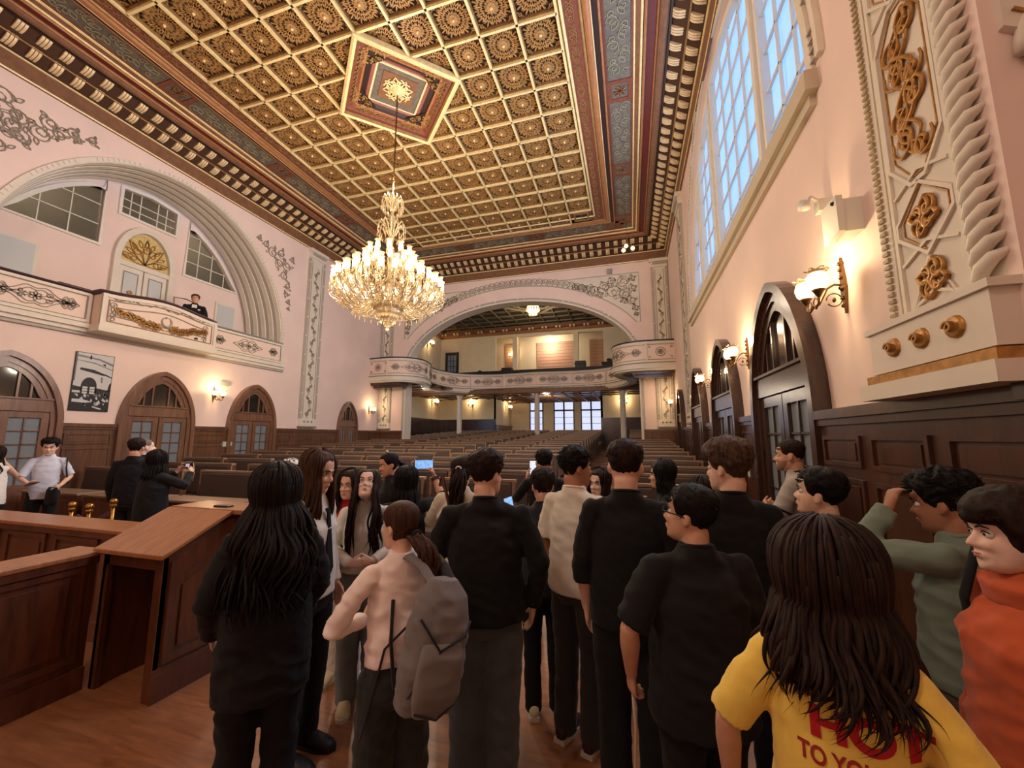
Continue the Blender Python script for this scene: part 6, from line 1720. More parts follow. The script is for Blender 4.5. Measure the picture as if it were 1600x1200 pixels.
# --- far left group
r, HM, AR, P, S_ = person('person in a white sleeveless top holding up a phone, cut off at the left edge', head_z=1.59, **at(-8.40, 3.30, 20), fem=True, sk='light', top=K_WHT, sleeve=None, bottom=K_BLK, hair='long', hm=H_DBR, hairlen=.3, hp=.1,
    armR=((.30, .16, 1.30), (.22, .30, 1.50)), handR=dict(d=(-.2, .3, 1), n=(-1, .2, 0), c=.5, t=(0, -1, .3)), armL=((-.28, .1, 1.2), (-.15, .3, 1.30)), hairkw=dict(locks=70, spread=.03), shoes=(SH_B, SOLE))
c = handpos(r, AR, 1, .12)
phone('white phone held up by the person at the left edge', c+V((-.05, .02, .02)), (.7, -.7, .1), (0, 0, 1), case=mat('white_case', (210, 210, 214), .4), scr=SCREEN_W)
r, HM, AR, P, S_ = person('person with curly black hair and a white T-shirt looking down at a phone, far left', head_z=1.69, **at(-8.54, 3.90, 172), sk='light', top=K_BLUEW, sleeve='short', bottom=K_BLK, hair='short', hm=H_BLACK, hp=-.15, topvol=1.0, build=.92, hem=.05,
    armR=((.26, .06, 1.14), (.14, .26, 1.10)), handR=dict(d=(-.5, .8, 0), n=(0, 0, 1), c=.5, t=(-1, 0, 0)), armL=((-.27, -.02, 1.14), (-.17, .24, 1.0)), handL=dict(c=.4), hairkw=dict(thick=.02, topv=.03, messy=.012, fringe=.01), shoes=(SH_B, SOLE))
phone('dark phone held low by the person in the white T-shirt, far left', handpos(r, AR, 1, .14)+V((0, 0, .03)), (.1, -.2, 1), (.5, -1, 0), scr=BLACK)
e = MB()
limb(e, [to_world(r, (-.20, .02, 1.40)), to_world(r, (-.21, .10, 1.25)), to_world(r, (-.235, .03, 1.02))], [(.016, .008)]*3, 8)
bg = tag(empty('shoulder_bag', (r.location.x+.25, r.location.y-.02, 0.82)), 'black shoulder bag at the hip of the person in the white T-shirt, far left', 'bag')
b = finish(e, 'strap', BLACK, None, .006, 1); b.parent = bg; b.matrix_parent_inverse = Matrix.Translation(bg.location).inverted()
e = MB(); loft(e, [(V((0, 0, -.10)), V((.09, 0, 0)), V((0, .04, 0))), (V((0, 0, -.06)), V((.12, 0, 0)), V((0, .055, 0))), (V((0, 0, .12)), V((.11, 0, 0)), V((0, .045, 0))), (V((0, 0, .16)), V((.09, 0, 0)), V((0, .02, 0)))], 16); e.build('bag_body', K_BLK2, bg)
r, *_ = person('person with short brown hair in a black shirt, back turned, beside the camera user', head_z=1.70, **at(-6.34, 3.72, -25), sk='mid', top=K_BLK, sleeve='long', bottom=K_BLK, hair='short', hm=H_DBR, topvol=1.06, hairkw=dict(thick=.014), shoes=(SH_B, SH_B), collar=K_BLK)
r, *_ = person('person with cropped grey hair looking up to the right, far left group', head_z=1.69, **at(-7.10, 4.28, -78), sk='pale', top=K_BLK2, sleeve='long', bottom=K_BLK, hair='short', hm=H_GREY, hp=.12, hairkw=dict(thick=.004, topv=.002, messy=.001), shoes=(SH_B, SH_B))
r, HM, AR, P, S_ = person('person with black shoulder-length hair in black, raising a small camera with both hands', head_z=1.55, **at(-5.42, 3.40, -58), fem=True, sk='light', top=K_BLK2, sleeve='long', bottom=K_BLK, hair='long', hm=H_BLACK, hairlen=.20, topvol=1.22, hem=.12,
    armR=((.26, .22, 1.28), (.10, .42, 1.50)), armL=((-.26, .22, 1.28), (-.10, .42, 1.50)), handR=dict(d=(-.4, .5, .7), n=(-.7, 0, 0), c=.6, t=(0, -1, .5)), handL=dict(d=(.4, .5, .7), n=(.7, 0, 0), c=.6, t=(0, -1, .5)), hairkw=dict(vol=.035, spread=.05, locks=120, wave=.008), shoes=(SH_B, SH_B))
hc = (handpos(r, AR, 1, .10)+handpos(r, AR, -1, .10))/2+V((0, 0, .03))
cm = tag(empty('camera', hc, r.rotation_euler.z), 'small silver and black compact camera held up in two hands, left side', 'camera')
e = MB(); e.box(-.06, -.02, -.035, .06, .015, .035, 0); e.box(-.055, -.022, .012, .055, .017, .036, 1); bevel(e.build('camera_body', [BLACK, SILVER], cm), .004)
e = MB(); e.lathe([(.028, 0), (.028, .02), (.022, .035), (.001, .03)], 16, T=Matrix.Translation((0, .015, 0)) @ Matrix.Rotation(-PI/2, 4, 'X')); e.build('lens', BLACK, cm)
e = MB(); e.box(-.035, -.0235, -.028, .03, -.02, .01); e.build('rear_screen', mat('lit_screen', (190, 190, 210), .3, emit=(190, 195, 220), estr=.6), cm)
e = MB(); e.tube([(.06, 0, .02), (.10, -.02, .0), (.12, -.02, -.10), (.125, -.03, -.20)], .005, 5); e.build('wrist_strap', mat('beige_strap', (196, 170, 140), .7), cm)
# --- figures in the middle distance
r, *_ = person('person in a white cap mostly hidden behind the person with straight brown hair', head_z=1.50, **at(-3.29, 3.27, 150), fem=True, sk='light', top=K_BLK2, sleeve='long', bottom=K_BLK, hair='short', hm=H_DBR, shoes=(SH_B, SOLE))
HMx = _[0]
e = MB(); n = 32; vs = []
for j in range(7):
    for i in range(n): vs.append(HMx @ hsurf(2*PI*i/n, .06+.058*j/6, .020))
e.add(vs, [(j*n+i, j*n+(i+1) % n, (j+1)*n+(i+1) % n, (j+1)*n+i) for j in range(6) for i in range(n)]+[tuple(6*n+i for i in range(n))], 0, True)
e.prism([(.07*math.cos(a), .10+.085*math.sin(a)) for a in [PI*i/12 for i in range(13)]], lambda u, v, d: HMx @ V((u, v, .062+d-.25*max(0, v-.1))), 0, .004)
e.build('cap', K_WHT, r)
r, *_ = person('person with dark tied hair and a pale hair clip, face turned down to the left', head_z=1.57, **at(-2.26, 3.46, 105), fem=True, sk='mid', top=K_BLK2, sleeve='long', bottom=K_BLK, hair='pony', hm=H_BLACK, hairlen=.12, hp=-.2, shoes=(SH_B, SH_B))
HMx = _[0]
e = MB(); e.tube([HMx @ V(p) for p in ((-.05, -.0, .128), (0, .0, .142), (.05, 0, .128))], .008, 6); e.build('hair_clip', mat('pearl_clip', (220, 205, 160), .3), r)
r, HM, AR, P, S_ = person('person with straight black hair, back turned, raising a phone above head height', head_z=1.49, **at(-1.63, 2.71, 6), fem=True, sk='mid', top=K_BLK2, sleeve='mid', bottom=K_BLK, hair='long', hm=H_BLACK, hairlen=.30, build=1.08,
    armR=((.34, .16, 1.42), (.27, .30, 1.70)), handR=dict(d=(-.35, .1, 1), n=(-1, -.1, 0), c=.95, t=(0, -1, .2), th=.8), hairkw=dict(vol=.026, spread=.07, locks=130, wave=.002, seed=5), shoes=(SH_B, SH_B))
wr = to_world(r, AR[1][2]); ax = (wr-to_world(r, AR[1][1])).normalized()
e = MB(); loc = AR[1][2]-(AR[1][2]-AR[1][1]).normalized()*.025; d_ = (AR[1][2]-AR[1][1]).normalized(); u_ = d_.orthogonal().normalized(); w_ = d_.cross(u_)
for q in (0, .014): e.tube([loc+d_*q+(u_*math.cos(a)+w_*math.sin(a))*.031 for a in [2*PI*i/14 for i in range(14)]], .005, 6, closed=True)
e.build('wristband', BLACK, r)
phone('phone held sideways with a bright blue screen above the crowd, left of centre', handpos(r, AR, 1, .10)+V((-.052, -.012, .008)), (.5, -.86, 0), (.86, .5, 0), size=(.078, .16, .009))
r, HM, AR, P, S_ = person('person with long brown ponytail in a cream sweater behind the person in grey jeans', head_z=1.58, **at(-1.20, 2.74, -12), fem=True, sk='light', top=K_CREAM, sleeve='long', bottom=K_BLK, hair='pony', hm=H_DBR, hairlen=.42, topvol=1.15, hairkw=dict(thickn=.05, base=(0, -.10, .03), wave=.012, clip=K_WHT),
    armL=((-.28, .12, 1.2), (-.16, .30, 1.36)), handL=dict(d=(.0, .3, 1), n=(1, 0, 0), c=.5, t=(0, -1, 0)), shoes=(SH_B, SOLE))
e = MB(); limb(e, [to_world(r, (-.17, .06, 1.36)), to_world(r, (-.13, -.03, 1.45)), to_world(r, (-.04, -.155, 1.22)), to_world(r, (.06, -.17, 1.05))], [(.014, .006)]*4, 8)
bg = tag(empty('crossbody_bag', (r.location.x, r.location.y, .9)), 'brown strapped bag worn across the cream sweater', 'bag')
b = finish(e, 'strap', mat('brown_leather', (78, 34, 24), .5), None, .006, 1); b.parent = bg; b.matrix_parent_inverse = Matrix.Translation(bg.location).inverted()
phone('phone held in front of the person in the cream sweater', handpos(r, AR, -1, .13)+V((.0, .02, .03)), (.3, -1, 0), (0, 0, 1), scr=BLACK)
r, HM, AR, P, S_ = person('person with short black hair in black, holding up a phone in the centre background', head_z=1.60, **at(-.80, 3.78, 4), sk='mid', top=K_BLK, sleeve='long', bottom=K_BLK, hair='short', hm=H_BLACK,
    armL=((-.28, .16, 1.24), (-.15, .32, 1.44)), handL=dict(d=(.05, .2, 1), n=(1, 0, 0), c=.5, t=(0, -1, 0)), shoes=(SH_B, SH_B), hairkw=dict(thick=.012, messy=.006))
phone('upright phone with white screen held up in the centre background', handpos(r, AR, -1, .13)+V((.0, .02, .02)), (.2, -1, 0), (0, 0, 1), scr=SCREEN_W)
r, HM, AR, P, S_ = person('person with dark hair in a navy denim jacket looking at a phone, centre', head_z=1.50, **at(-.58, 2.70, 8), sk='mid', top=K_NAVY, sleeve='long', bottom=K_BLK, hair='short', hm=H_DBR, hem=.04, collar=K_NAVY, topvol=1.05,
    armL=((-.27, .08, 1.18), (-.24, .33, 1.30)), handL=dict(d=(.1, .6, .6), n=(.9, -.1, 0), c=.5, t=(0, -.5, 1)), shoes=(SH_W, SOLE), hairkw=dict(thick=.02, messy=.008, back=-.07))
phone('tilted phone with blue screen between the black sweater and the navy jacket', handpos(r, AR, -1, .12)+V((-.01, -.0, .04)), (-.1, -.9, .45), (-.4, .3, 1))
r, *_ = person('dark-haired person partly hidden between the cream T-shirt and the tall person', head_z=1.47, **at(-.24, 3.25, 150), fem=True, sk='pale', top=K_BLK2, sleeve='long', bottom=K_BLK, hair='long', hm=H_DBR, hairlen=.2, hairkw=dict(locks=70, spread=.02), shoes=(SH_B, SH_B))
r, HM, AR, P, S_ = person('person with short curly black hair in profile to the left, hand near the chin', head_z=1.53, **at(.25, 3.47, 98), fem=True, sk='mid', top=K_BLK2, sleeve='long', bottom=K_BLK, hair='long', hm=H_BLACK, hairlen=.10,
    armL=((-.24, .12, 1.16), (-.05, .22, 1.36)), handL=dict(d=(.2, .0, 1), n=(.3, -1, 0), c=.9, t=(1, 0, 0)), hairkw=dict(vol=.034, locks=110, wave=.014, wl=14, spread=.03, bang=.3, a0=1.1), shoes=(SH_B, SH_B))
r, *_ = person('person with dark hair almost hidden behind the person wearing glasses', head_z=1.44, **at(.46, 3.05, 10), fem=True, sk='mid', top=K_BLK2, sleeve='long', bottom=K_BLK, hair='long', hm=H_DBR, hairlen=.2, hairkw=dict(locks=70, spread=.05), shoes=(SH_B, SH_B))
# security guard, arms folded
r, HM, AR, P, S_ = person('person with stubble in a grey polo shirt, arms folded, standing by the arched door', head_z=1.70, **at(1.22, 3.66, 84), sk='mid', top=K_POLO, sleeve='short', bottom=K_BLK, hair='short', hm=H_DBR, build=1.08, beard=mat('stubble', (142, 104, 84), .8), collar=K_BLK,
    armL=((-.24, .10, 1.17), (.06, .24, 1.20)), armR=((.24, .10, 1.17), (-.06, .27, 1.25)), handL=dict(d=(1, .1, .1), n=(0, -1, 0), c=.3, t=(0, 0, 1)), handR=dict(d=(-1, .0, .0), n=(0, -1, 0), c=.3, t=(0, 0, 1)), shoes=(SH_B, SH_B), hairkw=dict(thick=.007, topv=.006, messy=.002))
e = MB(); loc = AR[-1][2]; d_ = (AR[-1][2]-AR[-1][1]).normalized(); u_ = d_.orthogonal().normalized(); w_ = d_.cross(u_)
e.tube([loc-d_*.02+(u_*math.cos(a)+w_*math.sin(a))*.031 for a in [2*PI*i/14 for i in range(14)]], .007, 6, closed=True); e.ball(tuple(loc-d_*.02+V((-.03, 0, .02))), .017, n=10); e.build('wristwatch', BRASS, r)
for s_ in (-1, 1):
    sh, el, wr = AR[s_]; q = sh.lerp(el, .80); d_ = (el-sh).normalized(); u_ = d_.orthogonal().normalized(); w_ = d_.cross(u_)
    e = MB(); e.tube([q+(u_*math.cos(a)+w_*math.sin(a))*.062 for a in [2*PI*i/18 for i in range(18)]], .009, 6, closed=True); e.build('sleeve_band', K_BLK, r)
# --- people on the left of the crowd
r, HM, AR, P, S_ = person('person with dark hair in a red cardigan, half hidden behind the person looking up', head_z=1.47, **at(-2.05, 2.62, 150), fem=True, sk='light', top=K_RED, sleeve='long', bottom=K_WHT, hair='long', hm=H_DBR, hairlen=.22, hem=.12, topvol=1.08, vox=.008,
    armR=((.26, .08, 1.12), (.02, .30, 1.14)), handR=dict(d=(-.8, .5, .4), n=(0, -.3, -1), c=.5, t=(0, 0, 1)), hairkw=dict(locks=80, spread=.02), shoes=(SH_W, SOLE))
nb_ = tag(empty('notebook', handpos(r, AR, 1, .12)+V((.10, -.06, -.03))), 'thin brown notebook held at an angle beside the red sleeve', 'notebook'); nb_.rotation_euler = (.9, .5, -.6)
e = MB(); e.box(-.08, -.11, -.004, .08, .11, .004); e.build('cover', mat('brown_leather2', (86, 62, 48), .5), nb_); e = MB(); e.box(-.076, -.106, -.0025, .0825, .112, .0025); e.build('pages', K_CREAM, nb_)
r, HM, AR, P, S_ = person('person with long dark hair looking up at the ceiling, white top and pale jeans', head_z=1.50, **at(-1.76, 2.42, 176), fem=True, sk='pale', top=K_WHT, sleeve='long', bottom=K_JEAN, bvol=1.25, hair='long', hm=H_DBR, hairlen=.46, hp=.52, hy=-.1, hem=-.10, vox=.008,
    armR=((.24, .04, 1.14), (.06, .26, 1.08)), armL=((-.24, .04, 1.14), (-.04, .26, 1.08)), handR=dict(d=(-.8, .3, 0), n=(0, -1, .2), c=.6, t=(0, 0, 1)), handL=dict(d=(.8, .3, 0), n=(0, -1, .2), c=.6, t=(0, 0, 1)),
    hairkw=dict(locks=130, spread=.05, wave=.006, vol=.018, a0=.85, back=.03, seed=8), shoes=(SH_W, SOLE))
r, HM, AR, P, S_ = person('person with long straight brown hair, white shirt and dark tie, head bowed to the right', head_z=1.64, **at(-1.80, 1.97, -128), fem=True, sk='light', top=K_WHT, sleeve='long', bottom=K_BLK, hair='long', hm=H_BR, hairlen=.42, hp=-.22, vox=.008, collar=K_WHT,
    hairkw=dict(locks=150, spread=.025, wave=.003, vol=.022, a0=.75, seed=4), shoes=(SH_B, SH_B))
e = MB(); e.prism([(-.018, 1.40), (.018, 1.40), (.012, 1.37), (.030, 1.05), (0, 1.0), (-.030, 1.05), (-.012, 1.37)], lambda u, v, d: P(u, .138+d-.38*max(0, v-1.30), v), 0, .010); e.build('tie', K_BLK, r)
r, HM, AR, P, S_ = person('person with very long wavy black hair in a loose black hoodie, back turned, left foreground', head_z=1.575, **at(-1.58, 1.50, 2), fem=True, sk='light', top=K_BLK2, sleeve='long', bottom=K_BLK, bvol=1.2, hair='long', hm=hairmat('black_brown', (14, 11, 10), (34, 25, 20)), hairlen=.50, build=1.04, topvol=1.14, hem=.18, hy=-.25, folda=.012,
    armL=((-.25, -.02, 1.13), (-.22, .14, .93)), armR=((.24, .04, 1.13), (.20, .2, .98)), hairkw=dict(vol=.045, locks=430, wave=.016, wl=6.5, spread=.12, seed=2, lr=.0064, a0=.8), shoes=(SH_B, SH_B))
# person in pink with backpack
r, HM, AR, P, S_ = person('person in a fitted pale pink long-sleeved top with a low brown ponytail and dark trousers', head_z=1.44, **at(-.97, 1.58, 14), fem=True, sk='light', top=K_PINK, sleeve='long', bottom=K_DGREEN, bvol=1.35, hair='pony', hm=H_BR, hairlen=.26, hy=.55, hem=-.11, topvol=.96, build=.95, folda=.011, vox=.007,
    armL=((-.33, -.02, 1.15), (-.10, .20, 1.12)), handL=dict(d=(.8, .3, .5), n=(0, -1, 0), c=.6, t=(0, 0, 1)), armR=((.26, .1, 1.15), (.02, .22, 1.30)), handR=dict(d=(-.5, .2, 1), n=(0, -1, 0), c=.7, t=(-1, 0, 0)),
    hairkw=dict(base=(.0, -.098, -.035), thickn=.036, wave=.010, fall=(.35, -.2, -1), vol=.010), shoes=(SH_B, SOLE))
BPX = cloth('backpack_grey', (118, 113, 112), .08); BPD = cloth('backpack_strap', (26, 22, 24), .05)
bpk = tag(empty('backpack', to_world(r, (.10, -.215, .97)), r.rotation_euler.z), 'slouching grey backpack with black trim hung on the pink top', 'backpack')
bpk.rotation_euler = (0.10, 0.16, r.rotation_euler.z); bpk.scale = (.82, .82, .80)
e = MB(); loft(e, [(V((0, .03, -.36)), V((.07, 0, 0)), V((0, .05, 0))), (V((0, 0, -.32)), V((.13, 0, 0)), V((0, .085, 0))), (V((0, -.01, -.15)), V((.155, 0, 0)), V((0, .105, 0))), (V((0, 0, .05)), V((.145, 0, 0)), V((0, .095, 0))), (V((0, .02, .17)), V((.12, 0, 0)), V((0, .07, 0))), (V((0, .04, .24)), V((.07, 0, 0)), V((0, .03, 0)))], 28, e=.75)
finish(e, 'bag_body', BPX, bpk, .008, 3, folds(.012, 7, 5))
e = MB(); loft(e, [(V((.0, -.10, -.30)), V((.085, 0, 0)), V((0, .03, 0))), (V((.0, -.12, -.2)), V((.11, 0, 0)), V((0, .035, 0))), (V((.0, -.11, -.05)), V((.105, 0, 0)), V((0, .03, 0))), (V((.0, -.09, .0)), V((.09, 0, 0)), V((0, .02, 0)))], 20, e=.7); finish(e, 'front_pocket', BPX, bpk, .008, 2, folds(.006, 9, 2))
e = MB()
e.tube([(-.12, -.07, .10), (-.02, -.122, -.02), (.10, -.10, .03), (.145, -.03, .06)], .007, 5); e.tube([(-.02, -.125, -.02), (-.12, -.10, -.22)], .006, 5); e.tube([(-.09, -.13, -.27), (0, -.165, -.28), (.09, -.13, -.25)], .006, 5)
e.build('black_trim', BPD, bpk)
for s_, pts in ((-1, ((-.06, .04, .22), (-.10, .12, .27), (-.15, .20, .285), (-.17, .30, .22), (-.16, .36, .05))), (1, ((.04, .04, .22), (.02, .14, .27), (.0, .22, .285), (.0, .32, .22), (.01, .37, .05)))):
    e = MB(); limb(e, [V(p) for p in pts], [(.030, .010)]*5, 10, ref=(1, 0, 0)); finish(e, 'shoulder_strap', BPX if s_ < 0 else BPD, bpk, .006, 1)
e = MB(); e.tube([(-.12, .10, -.02), (-.19, .14, -.14), (-.20, .14, -.34), (-.22, .13, -.55)], .006, 5); e.tube([(-.19, .17, .08), (-.17, .13, -.1), (-.12, .09, -.30)], .009, 5); e.build('loose_webbing', BPD, bpk)
# --- people, centre
r, HM, AR, P, S_ = person('person with dark brown faded hair in a black sweater and wide grey jeans, centre foreground', head_z=1.64, **at(-.74, 2.02, -4), sk='light', top=K_BLK, sleeve='long', bottom=K_GREY, bvol=1.45, hair='short', hm=H_DBR, hy=-.55, hp=.05, build=1.10, topvol=1.14, hem=.0, folda=.009,
    armR=((.30, -.02, 1.14), (.26, .04, .90)), armL=((-.30, .0, 1.14), (-.24, .12, .93)), hairkw=dict(thick=.020, topv=.020, messy=.006, fringe=.008, back=-.045, fade=1.4), shoes=(SH_W, SOLE), collar=K_BLK)
r, HM, AR, P, S_ = person('person with dark hair in a cream T-shirt and dark trousers, face turned to the right', head_z=1.65, **at(-.34, 2.52, -28), sk='tan', top=K_TEE, sleeve='short', bottom=K_DGREY, bvol=1.15, hair='short', hm=H_BLACK, hy=-.65, build=.98, topvol=1.10, hem=.02, folda=.008,
    armR=((.245, .02, 1.13), (.22, .10, .90)), hairkw=dict(thick=.020, topv=.014, messy=.010, fringe=.010, back=-.055), shoes=(SH_M, SOLE), collar=K_TEE)
r, HM, AR, P, S_ = person('tall person in black with short dark hair seen from behind, centre right of the crowd', head_z=1.70, **at(-.03, 2.08, -2), sk='light', top=K_BLK, sleeve='mid', bottom=K_BLK, bvol=1.15, hair='short', hm=H_DBR, build=1.0, topvol=1.1, hairkw=dict(thick=.014, topv=.010, messy=.004, back=-.05, fade=1.2), shoes=(SH_B, SH_B), collar=K_BLK)
r, HM, AR, P, S_ = person('person with swept light brown hair in a black T-shirt looking left', head_z=1.69, **at(.46, 2.22, 12), sk='light', top=K_BLK, sleeve='short', bottom=K_BLK, hair='short', hm=H_LBR, hy=.80, build=1.0, topvol=1.08, hairkw=dict(thick=.024, topv=.034, messy=.009, fringe=.035, back=-.055, front=.062, seed=2), shoes=(SH_B, SH_B), collar=K_BLK)
r, HM, AR, P, S_ = person('person wearing glasses and a loose black T-shirt, looking up to the left', head_z=1.525, **at(.22, 1.74, 28), sk='mid', top=K_BLK2, sleeve='short', bottom=K_BLK, hair='short', hm=H_BLACK, hy=.75, hp=.16, build=1.12, topvol=1.14, hem=.08, folda=.009,
    armL=((-.33, -.02, 1.13), (-.27, .10, .90)), handL=dict(d=(.1, .3, -1), n=(1, .1, 0), c=.8), hairkw=dict(thick=.017, topv=.012, messy=.004, back=-.07), shoes=(SH_B, SH_B), collar=K_BLK2)
e = MB()
for s_ in (-1, 1):
    e.tube([HM @ V((s_*.031+.022*math.cos(a), .101-.2*abs(.031+.022*math.cos(a)*s_)*.15, .0+.017*math.sin(a))) for a in [2*PI*i/16 for i in range(16)]], .0022, 5, closed=True)
    e.tube([HM @ V((s_*.053, .098, .004)), HM @ V((s_*.074, .085, .006)), HM @ V((s_*.080, .0, .004)), HM @ V((s_*.079, -.014, -.006))], .0025, 5)
e.tube([HM @ V((-.009, .104, .003)), HM @ V((0, .107, .006)), HM @ V((.009, .104, .003))], .002, 5)
e.build('glasses', BLACK, r)
hp_ = handpos(r, AR, -1, .09)
e = MB(); e.tube([hp_+V((0, 0, .03)), hp_+V((.01, 0, -.12)), hp_+V((.0, .01, -.32)), hp_+V((.02, .01, -.5))], .006, 5)
tag(e.build('hanging_strap', mat('beige_strap', (196, 170, 140), .7)), 'thin beige strap dangling from the hand of the person with glasses', 'strap')
r, HM, AR, P, S_ = person('person with black hair and dark clothes in profile to the left, beside the panelling', head_z=1.56, **at(.88, 2.30, 72), sk='light', top=K_BLK, sleeve='long', bottom=K_BLK, hair='short', hm=H_BLACK, hp=.16, hy=.1, hairkw=dict(thick=.020, topv=.018, messy=.005, fringe=.006, back=-.06), shoes=(SH_B, SH_B))
r, HM, AR, P, S_ = person('person in a sage green sweatshirt resting a fist on the forehead, right side', head_z=1.57, **at(1.20, 2.04, 78), sk='tan', top=K_SAGE, sleeve='long', bottom=K_BROWNG, bvol=1.3, hair='short', hm=H_BLACK, hp=-.12, build=1.04, topvol=1.14, hem=-.02, folda=.011,
    armL=((-.22, .27, 1.40), (-.06, .16, 1.64)), handL=dict(d=(.35, -.2, .9), n=(.7, -.6, 0), c=1.0, t=(0, .4, .6)), armR=((.30, -.02, 1.13), (.26, .04, .92)), hairkw=dict(thick=.024, topv=.028, messy=.016, fringe=.012), shoes=(SH_B, SOLE), collar=K_SAGE)
r, HM, AR, P, S_ = person('person with cropped dark hair in an orange hooded jacket at the right edge', head_z=1.55, **at(1.08, 1.58, 128), fem=True, sk='pale', top=K_ORG, sleeve='long', bottom=K_BLK, bvol=1.2, hair='short', hm=H_DBR, build=1.05, topvol=1.16, folda=.011, vox=.008, hy=-.1,
    hairkw=dict(thick=.028, topv=.02, messy=.004, fringe=.022, front=.035, side=-.03, ears=-.05, back=-.09, fade=.3), shoes=(SH_B, SOLE))
e = MB()
loft(e, [(P(0, -.02, 1.40), V((.12, 0, 0)), V((0, .09, .0))), (P(0, -.02, 1.46), V((.125, 0, 0)), V((0, .10, 0))), (P(0, -.04, 1.51), V((.10, 0, 0)), V((0, .085, 0)))], 20); finish(e, 'hood', K_ORG, r, .009, 2, folds(.01, 9, 3))
bk = tag(empty('backpack', to_world(r, (0, -.22, 1.12)), r.rotation_euler.z), 'black backpack on the person in orange at the right edge', 'backpack')
e = MB(); loft(e, [(V((0, 0, -.24)), V((.12, 0, 0)), V((0, .06, 0))), (V((0, 0, -.2)), V((.15, 0, 0)), V((0, .09, 0))), (V((0, 0, .1)), V((.14, 0, 0)), V((0, .085, 0))), (V((0, 0, .22)), V((.09, 0, 0)), V((0, .05, 0)))], 22, e=.75); finish(e, 'bag_body', K_BLK, bk, .01, 2)
for s_ in (-1, 1):
    e = MB(); limb(e, [V((s_*.08, .06, .2)), V((s_*.09, .17, .31)), V((s_*.095, .255, .27)), V((s_*.11, .30, .1)), V((s_*.135, .265, -.08)), V((s_*.16, .15, -.18))], [(.022, .008)]*6, 10, ref=(1, 0, 0)); finish(e, 'shoulder_strap', K_BLK, bk, .006, 1)
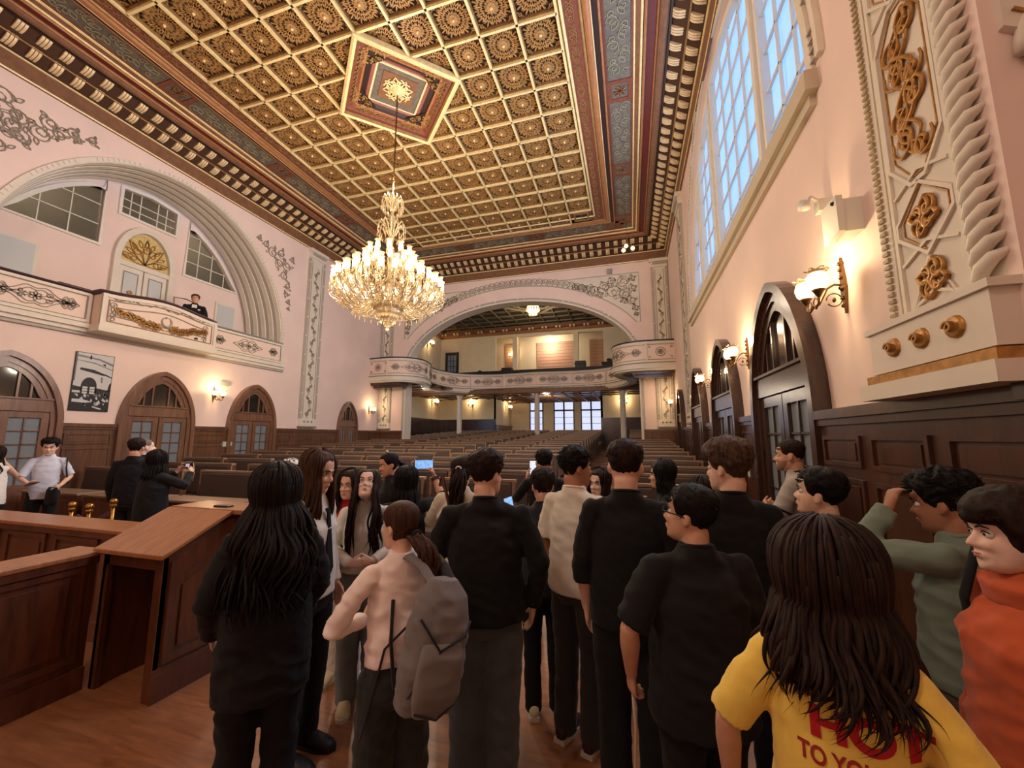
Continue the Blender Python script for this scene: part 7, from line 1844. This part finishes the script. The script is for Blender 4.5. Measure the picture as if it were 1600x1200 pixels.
# woman in the yellow T-shirt
r, HM, AR, P, S_ = person('person with voluminous dark brown hair in a yellow T-shirt, back turned, right foreground', head_z=1.485, **at(.44, 1.18, -2), fem=True, sk='mid', top=K_YEL, sleeve='short', bottom=K_BLK, bvol=1.2, hair='long', hm=hairmat('chestnut', (26, 16, 12), (52, 34, 25)), hairlen=.215, build=.95, topvol=1.06, hem=.08, folda=.008, vox=.007, hp=.0,
    armL=((-.30, -.03, 1.13), (-.30, .08, .9)), armR=((.30, -.03, 1.13), (.30, .08, .9)), hairkw=dict(vol=.066, locks=560, wave=.020, wl=7, spread=.06, seed=11, lr=.0058, a0=.7, back=-.02), shoes=(SH_W, SOLE))
def shirt_text(txt, size, u, v, mt, sx=1.0, boldoff=0.0):
    """printed lettering wrapped onto the back of the T-shirt"""
    cu = bpy.data.curves.new('t', 'FONT'); cu.body = txt; cu.size = size; cu.align_x = 'CENTER'; cu.extrude = .001; cu.offset = boldoff
    o = bpy.data.objects.new('t', cu); COL.objects.link(o)
    dg = bpy.context.evaluated_depsgraph_get(); dg.update(); me = bpy.data.meshes.new_from_object(o.evaluated_get(dg)); bpy.data.objects.remove(o)
    bm = bmesh.new(); bm.from_mesh(me); bmesh.ops.subdivide_edges(bm, edges=[e_ for e_ in bm.edges if e_.calc_length() > .012], cuts=2); bmesh.ops.triangulate(bm, faces=bm.faces); bm.to_mesh(me); bm.free()
    topo = [c for c in r.children if c.name.startswith('top')][0]
    from mathutils.bvhtree import BVHTree
    bvh = BVHTree.FromPolygons([v_.co for v_ in topo.data.vertices], [p_.vertices[:] for p_ in topo.data.polygons])
    for v_ in me.vertices:
        x_, z_ = u+v_.co.x*sx, v+v_.co.y
        hit = bvh.ray_cast(V((x_, -.6, z_)), V((0, 1, 0)))
        yy = hit[0].y if hit[0] else -.12
        v_.co = V((x_, yy-.0025-v_.co.z*.8, z_))
    me.materials.clear(); me.materials.append(mt)
    ob = bpy.data.objects.new('printed_lettering', me); COL.objects.link(ob); ob.parent = topo; ob['label'] = 'red printed lettering'
RED = mat('red_print', (186, 22, 34), .7); RED2 = mat('dark_red_print', (160, 34, 30), .7)
shirt_text('HOT', .084, .045, 1.075, RED, 1.1, .004)
shirt_text('TO YOUR DOOR', .046, .06, 1.022, RED2, .78, .001)
# seated figure on the balcony
ch_ = tag(empty('armchair', (-11.12, 7.40, 4.40)), 'wooden chair behind the balcony rail, under the seated figure in black', 'chair')
e = MB(); e.box(-.24, -.24, .40, .24, .24, .46); e.build('seat', WOOD_B, ch_)
for a in (-.21, .21):
    for b_ in (-.21, .21): e = MB(); e.box(a-.02, b_-.02, -.31, a+.02, b_+.02, .40 if a > 0 else .42); e.build('leg', WOOD_B, ch_)
e = MB(); e.tube([(-.22, -.27, .44), (-.27, -.28, .98), (-.27, 0, 1.02), (-.27, .28, .98), (-.22, .27, .44)], .018, 6); e.build('back_frame', WOOD_BL, ch_)
r, *_ = person('seated figure in black suit and white shirt, up on the left balcony', x=-11.02, y=7.40, head_z=5.50, z0=4.08, yaw=-PI/2-.65, seated=True, sk='mid', top=K_BLK, sleeve='long', bottom=K_BLK, hair='short', hm=H_BR, hp=.05, build=1.05, topvol=1.05,
    armL=((-.26, .1, 1.15), (-.06, .30, 1.12)), armR=((.26, .1, 1.15), (.06, .30, 1.12)), shoes=(SH_B, SH_B))
Px = _[2]
e = MB(); e.prism([(-.05, 1.46), (.05, 1.46), (.055, 1.38), (0, 1.20), (-.055, 1.38)], lambda u, v, d: Px(u, .115+d-.45*max(0, v-1.32), v), 0, .012); e.build('shirt_front', K_WHT, r)
e = MB(); e.box(0, 0, 0, .05, .012, .03, T=Matrix.Translation(Px(-.13, .125, 1.30))); e.build('pocket_handkerchief', K_WHT, r)
e = MB(); e.prism([(-.03, 1.445), (0, 1.435), (.03, 1.445), (.03, 1.415), (0, 1.425), (-.03, 1.415)], lambda u, v, d: Px(u, .135+d-.45*max(0, v-1.32), v), 0, .01); e.build('bow_tie', K_WHT, r)
